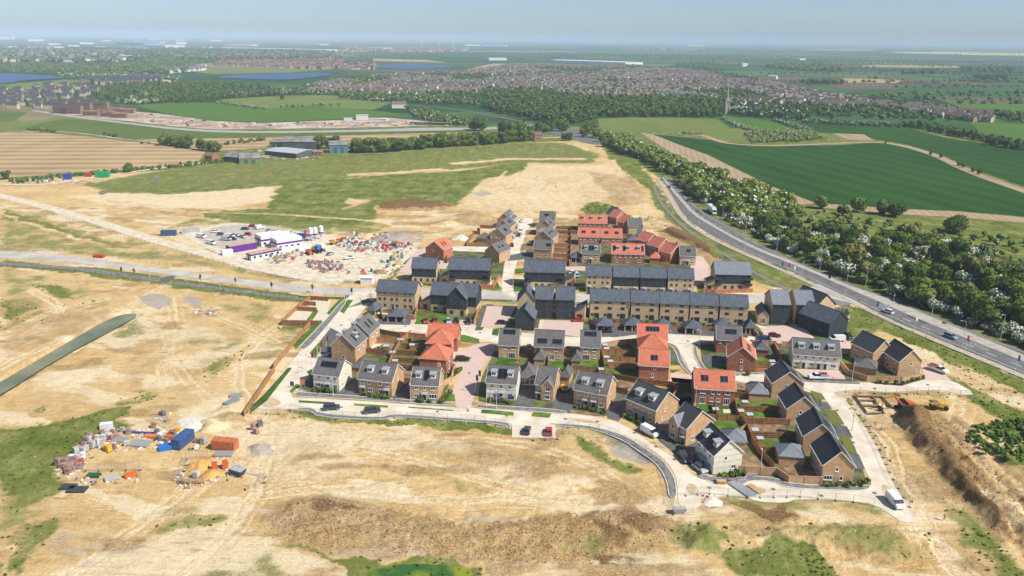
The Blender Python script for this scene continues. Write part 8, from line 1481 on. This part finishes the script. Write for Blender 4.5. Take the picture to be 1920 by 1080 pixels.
SL=[((1425,887),90),((1597,808),0),((1597,714),270),((348,528),90),((412,537),90),((478,545),90),((548,553),90),((630,558),90),((695,565),45),((281,520),90),((120,498),90),((60,494),90),((596,672),20),((560,700),20),((1310,650),180),((1122,768),270),((770,755),270),((625,744),270),((931,768),270),((1303,765),90),((1200,700),90),((962,540),180),((955,500),0),((1320,553),90)]
lp=lamp_proto(9.5,1.2); tag(lp,'tall steel street lamp beside the main road','street lamp','tall lamps along the main road'); sl=lamp_proto(6,.4); tag(sl,'slim steel street lamp on an estate street','street lamp','slim lamps on the estate streets')
for lst,pr in ((LP,lp),(SL,sl)):
    for i,((px,py),a) in enumerate(lst): x,y=G(px,py); o=pr if i == 0 else copy_tree(pr); o.location=(x,y,.05); o.rotation_euler=(0,0,R(a))
def flagpole(px,py,m,lab,h=6.5,w_=.75,fh=1.9):
    x,y=G(px,py); o=empty('flagpole',(x,y,0),R(-10),lab,'flag'); b=MB(); b.tube((0,0,0),(0,0,h),.07,.05,6); b.build('pole',white_p,o)
    b=MB(); n=5
    for i in range(n):
        z0,z1=h - .1 - fh*i/n,h - .1 - fh*(i+1)/n; f_=lambda z: .10*math.sin(z*2.1)
        b.hexa([(.06,-.012+f_(z1),z1),(w_,-.012+f_(z1+.6),z1 - .05),(w_,.012+f_(z1+.6),z1 - .05),(.06,.012+f_(z1),z1)],[(.06,-.012+f_(z0),z0),(w_,-.012+f_(z0+.6),z0 - .05),(w_,.012+f_(z0+.6),z0 - .05),(.06,.012+f_(z0),z0)])
    b.build('flag',m,o)
fr=mat('crimson flag',(.36,.02,.08),rough=.8); fb=mat('navy flag',(.03,.06,.20),rough=.8); fw=mat('white flag',(.78,.78,.76),rough=.8)
for px,py,m,lab,h in ((585.5,695,fr,'crimson flag closest to the cream corner house',6.5),(602,675,fr,'crimson flag in the middle of the left street row',6.5),(613,663,fr,'crimson flag at the top of the left street row',6.5),(892,737,fb,'navy banner beside the block-paved street',6),(897,722,fb,'navy and white banner above the first one on the block-paved street',5),(912,764,fw,'white flagpole left of the sales verge pair',5.5),(920,765,fw,'white flagpole right of the sales verge pair',5.5),(875,797,fw,'white flagpole on the front verge opposite the paved street',6),(646,561,fw,'white flagpole left at the avenue corner',8),(650,561,fw,'white flagpole right at the avenue corner',8),
                          (1640,595,fb,'blue flag at the left of the main road verge',6.5),(1712.5,625,fw,'white flag on the main road verge',6.5),(1808,662,fr,'red and white flag on the main road verge',6.5),(1902,701,fb,'blue flag at the right end of the verge',6.5),(1463,516,fb,'blue flag, left of three by the footpath',6.5),(1475.5,519,fr,'red flag, middle of three by the footpath',6.5),(1486,525,fw,'white flag, right of three by the footpath',6.5)): flagpole(px,py,m,lab,h)
# hoarding sign at the junction, marketing signs, barriers, little people
signm=mat('grey blue display board',(.30,.38,.42),var=.1,scale=.5)
p=GP([(1560,588),(1588,592),(1592,602),(1588,606)]); o=empty('display_hoarding',(*p[0],0),0,'grey display hoarding with white posts at the junction verge','sign'); ox,oy=p[0]; b=MB()
for (x0,y0),(x1,y1) in zip(p,p[1:]): b.hexa([(x0 - ox,y0 - oy,.3),(x1 - ox,y1 - oy,.3),(x1 - ox,y1 - oy+.1,.3),(x0 - ox,y0 - oy+.1,.3)],[(x0 - ox,y0 - oy,2.8),(x1 - ox,y1 - oy,2.8),(x1 - ox,y1 - oy+.1,2.8),(x0 - ox,y0 - oy+.1,2.8)])
b.build('board',signm,o)
for i in range(5):
    t=i/4; x=(p[1][0] - p[0][0])*t; y=(p[1][1] - p[0][1])*t; b=MB(); b.box(x - .06,x+.06,y - .14,y - .02,0,3.0); b.build('post',white_p,o)
def sign(px,py,a,w_,h,m,lab,z=1.0):
    x,y=G(px,py); o=empty('sign',(x,y,.1),a,lab,'sign'); b=MB(); b.box(-w_/2,w_/2,-.04,.04,z,z+h); b.build('board',m,o)
    for s in (-w_/2+.1,w_/2 - .1): b=MB(); b.box(s - .05,s+.05,.044,.14,0,z+h*.8); b.build('post',metal_g,o)
sign(958,754,R(-5),1.8,1.1,fb,'navy sales board before the cream dormered house',.8); sign(938,750,R(-5),3.4,.8,mat('pastel banner',(.55,.42,.60)),'pastel banner along the planting of the cream sales house',.3); sign(548,727,R(-10),1.2,1.4,fb,'small blue street corner sign',.5); sign(568,728,R(60),1.8,1.6,mat('rust sign',(.38,.12,.07)),'rust red board left of the cream corner house',1.0); sign(1769,612,R(-30),1.6,1.2,yel,'yellow works sign on the main road central strip',.8); sign(1594,538,R(-30),.9,1.6,door_m,'black traffic signal head by the junction',1.8); sign(1554,530,R(-30),.9,1.6,door_m,'black traffic signal on the junction island',1.8); sign(1610,567,R(-30),1.0,1.2,yel,'yellow bollard board at the junction island',.4); sign(1656,586,R(-20),4.0,1.6,mat('white direction sign',(.68,.7,.7)),'grey-backed direction sign beside the junction',1.6)
bar=mat('red barrier',(.42,.06,.06));
def barrier(px,py,a,lab,m=white_p):
    x,y=G(px,py); o=empty('safety_barrier',(x,y,.14),a,lab,'barrier','pedestrian barriers by the bottom street'); b=MB(); b.tube((-1,0,.1),(-1,0,1.05),.04,k=4); b.tube((1,0,.1),(1,0,1.05),.04,k=4); b.tube((-1,0,1.05),(1,0,1.05),.04,k=4); b.tube((-1,0,.35),(1,0,.35),.04,k=4); b.box(-1,1,-.02,.02,.4,.95,1); b.build('frame',[m,metal_g],o)
for i,(px,py,a) in enumerate(((1324,899,-35),(1333,902,-20),(1344,903,-5),(1386,903,5),(1392,907,0),(1410,896,-5),(1315,890,80))): barrier(px,py,R(a),'white-framed pedestrian barrier at the unfinished footpath')
for i,(px,py,a) in enumerate(((1356,903,-3),(1364,903.5,-3),(1372,904,-3),(1380,904,-3),(1397,900,45),(1401,895,45))): barrier(px,py,R(a),'dark red plastic barrier beside the planting bed',bar)
# shrubs and planting beds by the fronts (individually small)
bedm=mat('planting bed bark',(.10,.075,.04),var=.5,scale=1.2,col2=(.10,.14,.03),detail=8)
for pts in ([(590,731),(634,736),(632,741),(588,736)],[(674,740),(733,748),(730,752),(672,744)],[(772,753),(826,755),(840,742),(846,730),(850,735),(838,752),(825,760),(772,757)],[(912,750),(962,755),(960,760),(910,755)],[(1075,762),(1135,774),(1132,779),(1073,766)],[(1172,780),(1226,804),(1222,810),(1168,785)],[(1256,822),(1283,840),(1280,845),(1250,826)],[(1345,892),(1390,884),(1400,888),(1396,896),(1350,902)],[(1538,909),(1598,911),(1625,900),(1628,908),(1600,916),(1540,914)],[(1100,549),(1300,555),(1300,558),(1100,552)],[(840,700),(855,690),(868,694),(845,712)],[(845,560),(893,595),(885,598),(880,590)],[(1424,625),(1440,640),(1432,640)],[(690,655),(725,656),(722,662),(688,661)],[(1630,716),(1690,720),(1732,706),(1735,711),(1690,724),(1640,720)],[(720,598),(700,584),(706,592)]):
    p=GP(pts); o=flat('planting_bed',p,bedm,.125,px=False)
rgs=random.Random(31); sb_=[crown_mesh('foliage',200+i,1.0,.7,60,.17,[lf,blossom],0.0,5,.05,.5) for i,lf in enumerate((LF_A,LF_B,LF_C))]
for pts,n,lab in (([(590,733),(634,738)],7,'before the cream corner house'),([(674,742),(733,750)],8,'before the first dormered pair'),([(776,755),(826,757),(845,738)],9,'before the house with the upright solar panel'),([(914,753),(960,757)],7,'before the cream sales house'),([(1075,764),(1134,776)],7,'before the pair behind the dumper'),([(1170,783),(1224,807)],7,'before the pair beside the white van'),([(1350,898),(1395,890)],11,'below the tall cream house'),([(1540,912),(1610,912),(1626,904)],12,'round the bottom corner house'),([(1100,550),(1300,557)],34,'before the rear town houses'),([(1105,602),(1400,614)],22,'behind the front terrace'),([(845,704),(866,693)],6,'by the brick garden wall'),([(895,575),(888,600)],6,'beside the path of the stair-wing block'),([(690,658),(724,660)],6,'in the garden of the first gable house'),([(1640,720),(1690,722),(1732,709)],11,'along the curved brick wall'),([(848,645),(838,690)],8,'before the orange hipped terrace'),([(1425,628),(1436,640)],5,'beside the narrow carport'),([(750,535),(820,536)],7,'before the block with pale buff gable'),([(1300,702),(1410,705)],6,'along the orange gable house')):
    p=GP(pts); tot=[0]
    for a_,b_ in zip(p,p[1:]): tot.append(tot[-1]+math.dist(a_,b_))
    for i in range(n):
        t=(i+rgs.random()*.7)/n*tot[-1]; k=min(max(j for j in range(len(tot)) if tot[j] <= t),len(p) - 2); u=(t - tot[k])/(tot[k+1] - tot[k]); x=p[k][0]*(1 - u)+p[k+1][0]*u; y=p[k][1]*(1 - u)+p[k+1][1]*u
        o=link('shrub',rgs.choice(sb_),None,None,(x+rgs.uniform(-.3,.3),y+rgs.uniform(-.3,.3),.08),rgs.random()*6); s=rgs.uniform(.8,1.6); o.scale=(s,s,s*1.1); tag(o,'low green shrub '+lab,'shrub','shrubs '+lab)
# scraps and offcuts strewn through the yards: nobody could count them
def scraps(name,poly,sp,seed,lo,hi,z=0.02):
    rg=random.Random(seed); q=MB();
    for x,y in scatter(GP(poly),sp,seed,.6):
        if rg.random() < .25: continue
        L_,D,h=rg.uniform(lo,hi),rg.uniform(lo*.4,hi*.5),rg.uniform(.08,.5); a=rg.random()*3.14; c,s=math.cos(a),math.sin(a); P=[(x+u*c - v*s,y+u*s+v*c) for u,v in ((-L_/2,-D/2),(L_/2,-D/2),(L_/2,D/2),(-L_/2,D/2))]; t=float(terrain_z([x],[y])[0])+z
        q.hexa([(*p,t) for p in P],[(*p,t+h*rg.uniform(.6,1)) for p in P],rg.choice((0,0,0,1,1,1,2,2,3,3,0,1,6,6,6,4,5,7,0,1,6)))
    o=q.build(name,[packs['bag'],packs['block'],packs['timber'],packs['slate'],org,packs['blue'],mat('buff rubble',(.55,.43,.28),var=.2,scale=1),packs['red']]); o['kind']='stuff'
scraps('debris',[(100,880),(150,838),(205,803),(330,805),(345,830),(330,842),(250,846),(180,850),(150,892),(100,892)],1.15,501,.3,1.3)
scraps('debris',[(115,895),(265,888),(262,905),(150,915),(118,915)],1.4,502,.3,1.2); scraps('debris',[(325,905),(335,885),(400,895),(395,912),(350,916)],.9,503,.25,.9); scraps('debris',[(375,872),(440,862),(470,880),(440,905),(395,900)],1.5,504,.3,1.2)
scraps('debris',[(350,845),(395,815),(402,822),(365,850)],1.3,505,.3,1.0); scraps('debris',[(283,800),(300,772),(322,772),(312,805)],1.3,506,.4,1.6); scraps('debris',[(630,450),(700,444),(780,455),(775,470),(690,478),(650,472)],2.3,507,.5,2.0); scraps('debris',[(570,502),(590,485),(650,495),(735,505),(740,518),(640,518)],2.6,508,.5,2.0)
scraps('debris',[(488,488),(560,472),(590,478),(545,496),(500,500)],2.4,509,.5,2.0); scraps('debris',[(705,500),(750,470),(770,472),(748,505),(725,512)],2.2,510,.5,1.8); scraps('debris',[(955,455),(962,425),(985,420),(975,455)],2.2,511,.4,1.6); scraps('debris',[(1310,930),(1350,930),(1350,946),(1318,946)],1.1,512,.3,1.0)
scraps('debris',[(360,580),(400,572),(405,590),(370,595)],1.6,513,.4,2.2); scraps('debris',[(30,338),(130,334),(200,332),(200,340),(60,348)],4,514,.8,3); scraps('debris',[(480,280),(600,288),(600,300),(500,300)],6,515,1,4); scraps('debris',[(1195,418),(1230,402),(1250,425),(1215,425)],4,516,.6,2.2); scraps('debris',[(1140,418),(1166,422),(1168,440),(1140,440)],2.0,517,.5,2.4); scraps('debris',[(990,335),(1010,330),(1050,350),(1020,372),(1000,350)],6,518,.6,2)
shed((676,533),(698,533.5),4,2.8,'white kiosk cabin standing beside the avenue below the compound',cabw,cabw,.3,'cabin','site_cabin',False)
dc=mat('iron drain cover',(.16,.15,.14),var=.2,scale=3)
for i,(px,py) in enumerate(((640,764),(700,765),(820,772),(950,780),(1060,786),(1120,791),(1190,812),(1230,838),(1265,862),(1330,915),(1450,918),(1540,930),(1640,925),(1600,830),(1570,770),(1540,742),(1640,729),(1740,722),(560,742),(590,690),(640,610),(760,612),(900,624),(1220,634),(1290,640),(1302,690),(950,490),(965,450),(880,552),(1200,560),(1350,562),(200,490),(400,512),(560,540),(880,700),(890,740))):
    x,y=G(px,py); b=MB(); b.box(x - .42,x+.42,y - .42,y+.42,.12,.145); o=b.build('drain_cover',dc); o['kind']='structure'
# oil and mud patches where lorries turn
mudp=mat('dried mud on the road',(.52,.39,.23),var=.15,scale=.6,col2=(.62,.48,.30))
for pts in ([(1225,826),(1242,832),(1250,842),(1232,838)],[(1060,783),(1100,786),(1130,795),(1090,793)],[(1380,915),(1430,912),(1440,925),(1390,925)],[(500,745),(530,752),(520,764),(485,762)],[(1290,905),(1310,912),(1300,928),(1285,920)],[(1560,735),(1600,733),(1590,745),(1570,745)],[(690,550),(705,549),(700,560),(685,562)],[(1660,905),(1690,940),(1670,945),(1650,915)]):
    flat('mud_patch',pts,mudp,.082,smooth=2)
patchm=mat('repair patch',(.085,.085,.088),var=.15,scale=1); patchl=mat('light repair patch',(.21,.205,.195),var=.15,scale=1)
for i,pts in enumerate(([(1300,395),(1310,404),(1318,402),(1308,393)],[(1400,462),(1425,472),(1430,469),(1406,459)],[(1520,512),(1545,522),(1550,518),(1526,508)],[(1600,547),(1640,562),(1646,558),(1606,543)],[(1700,593),(1735,608),(1741,604),(1706,589)],[(1815,645),(1850,660),(1856,655),(1821,640)],[(1740,603),(1760,611),(1765,607),(1746,599)],[(1560,560),(1600,570),(1580,575),(1550,566)])): flat('road_repair',pts,(patchm,patchl)[i % 2],.118 if i != 7 else .09)
# people, each one continuous skinned figure in working clothes
def person(px,py,a,vest,label,lean=0.0):
    x,y=G(px,py); J=[(0,0,.95),(0,0,1.2),(.03+lean,0,1.42),(.04+lean,0,1.54),(.05+lean,0,1.68),(-.02,.11,.90),(.06,.12,.50),(-.06,.12,.08),(.08,.13,.04),(-.02,-.11,.90),(-.10,-.12,.50),(.02,-.13,.08),(.16,-.13,.04),(.02+lean,.20,1.40),(.02,.28,1.14),(.14,.26,.92),(.02+lean,-.20,1.40),(.05,-.28,1.14),(.18,-.24,.94)]
    E=[(0,1),(1,2),(2,3),(3,4),(0,5),(5,6),(6,7),(7,8),(0,9),(9,10),(10,11),(11,12),(2,13),(13,14),(14,15),(2,16),(16,17),(17,18)]; Rr=[.15,.14,.16,.065,.105,.10,.07,.05,.05,.10,.07,.05,.05,.075,.05,.04,.075,.05,.04]
    me=bpy.data.meshes.new('person'); me.from_pydata(J,E,[]); me.update(); o=link('person',me,None,None,(x,y,.08),a); md=o.modifiers.new('skin','SKIN')
    for v,r in zip(me.skin_vertices[0].data,Rr): v.radius=(r,r)
    me.skin_vertices[0].data[0].use_root=True; o.modifiers.new('sub','SUBSURF').levels=1
    bpy.context.view_layer.update(); dg=bpy.context.evaluated_depsgraph_get(); nm=bpy.data.meshes.new_from_object(o.evaluated_get(dg)); o.modifiers.clear(); o.data=nm; nm.materials.clear()
    for m in (mat('dark work trousers',(.03,.035,.06)),vest,mat('skin',(.45,.27,.19))): nm.materials.append(m)
    for p in nm.polygons: z=p.center.z; p.material_index=0 if z < .92 else 2 if z > 1.50 else 1
    tag(o,label,'person'); b=MB(); b.tube((.05+lean,0,1.72),(.05+lean,0,1.82),.135,.07,10); b.box(-.02+lean,.22+lean,-.09,.09,1.71,1.735); h=b.build('hard_hat',cabw,o); return o
hv=mat('hi-vis yellow vest',(.55,.70,.04)); ho=mat('hi-vis orange vest',(.80,.16,.03))
if True:
    if True:
        person(1539,762,1.0,hv,'worker in yellow hi-vis vest and dark trousers walking beside the top brick house drive'); person(1640,800,3.4,ho,'worker in orange hi-vis vest standing by the excavation plot fence',.04); person(1770,975,2.0,ho,'worker in orange hi-vis vest on the haul route at the lower right'); person(983,440,.4,hv,'worker in yellow hi-vis vest on the north street')
# ------------------------------------------------------------------ the air
def haze():
    b=MB(); b.box(-42000,42000,-4000,42000,-4,175);
    m=bpy.data.materials.new('hazy air'); m.use_nodes=True; t=m.node_tree; t.nodes.remove(t.nodes['Principled BSDF'])
    pv=t.nodes.new('ShaderNodeVolumePrincipled'); pv.inputs['Density'].default_value=1.0e-4; pv.inputs['Color'].default_value=(.68,.83,1.0,1); pv.inputs['Anisotropy'].default_value=-0.2
    t.links.new(pv.outputs[0],t.nodes['Material Output'].inputs['Volume'])
    o=b.build('haze',m); o['kind']='stuff'
haze()
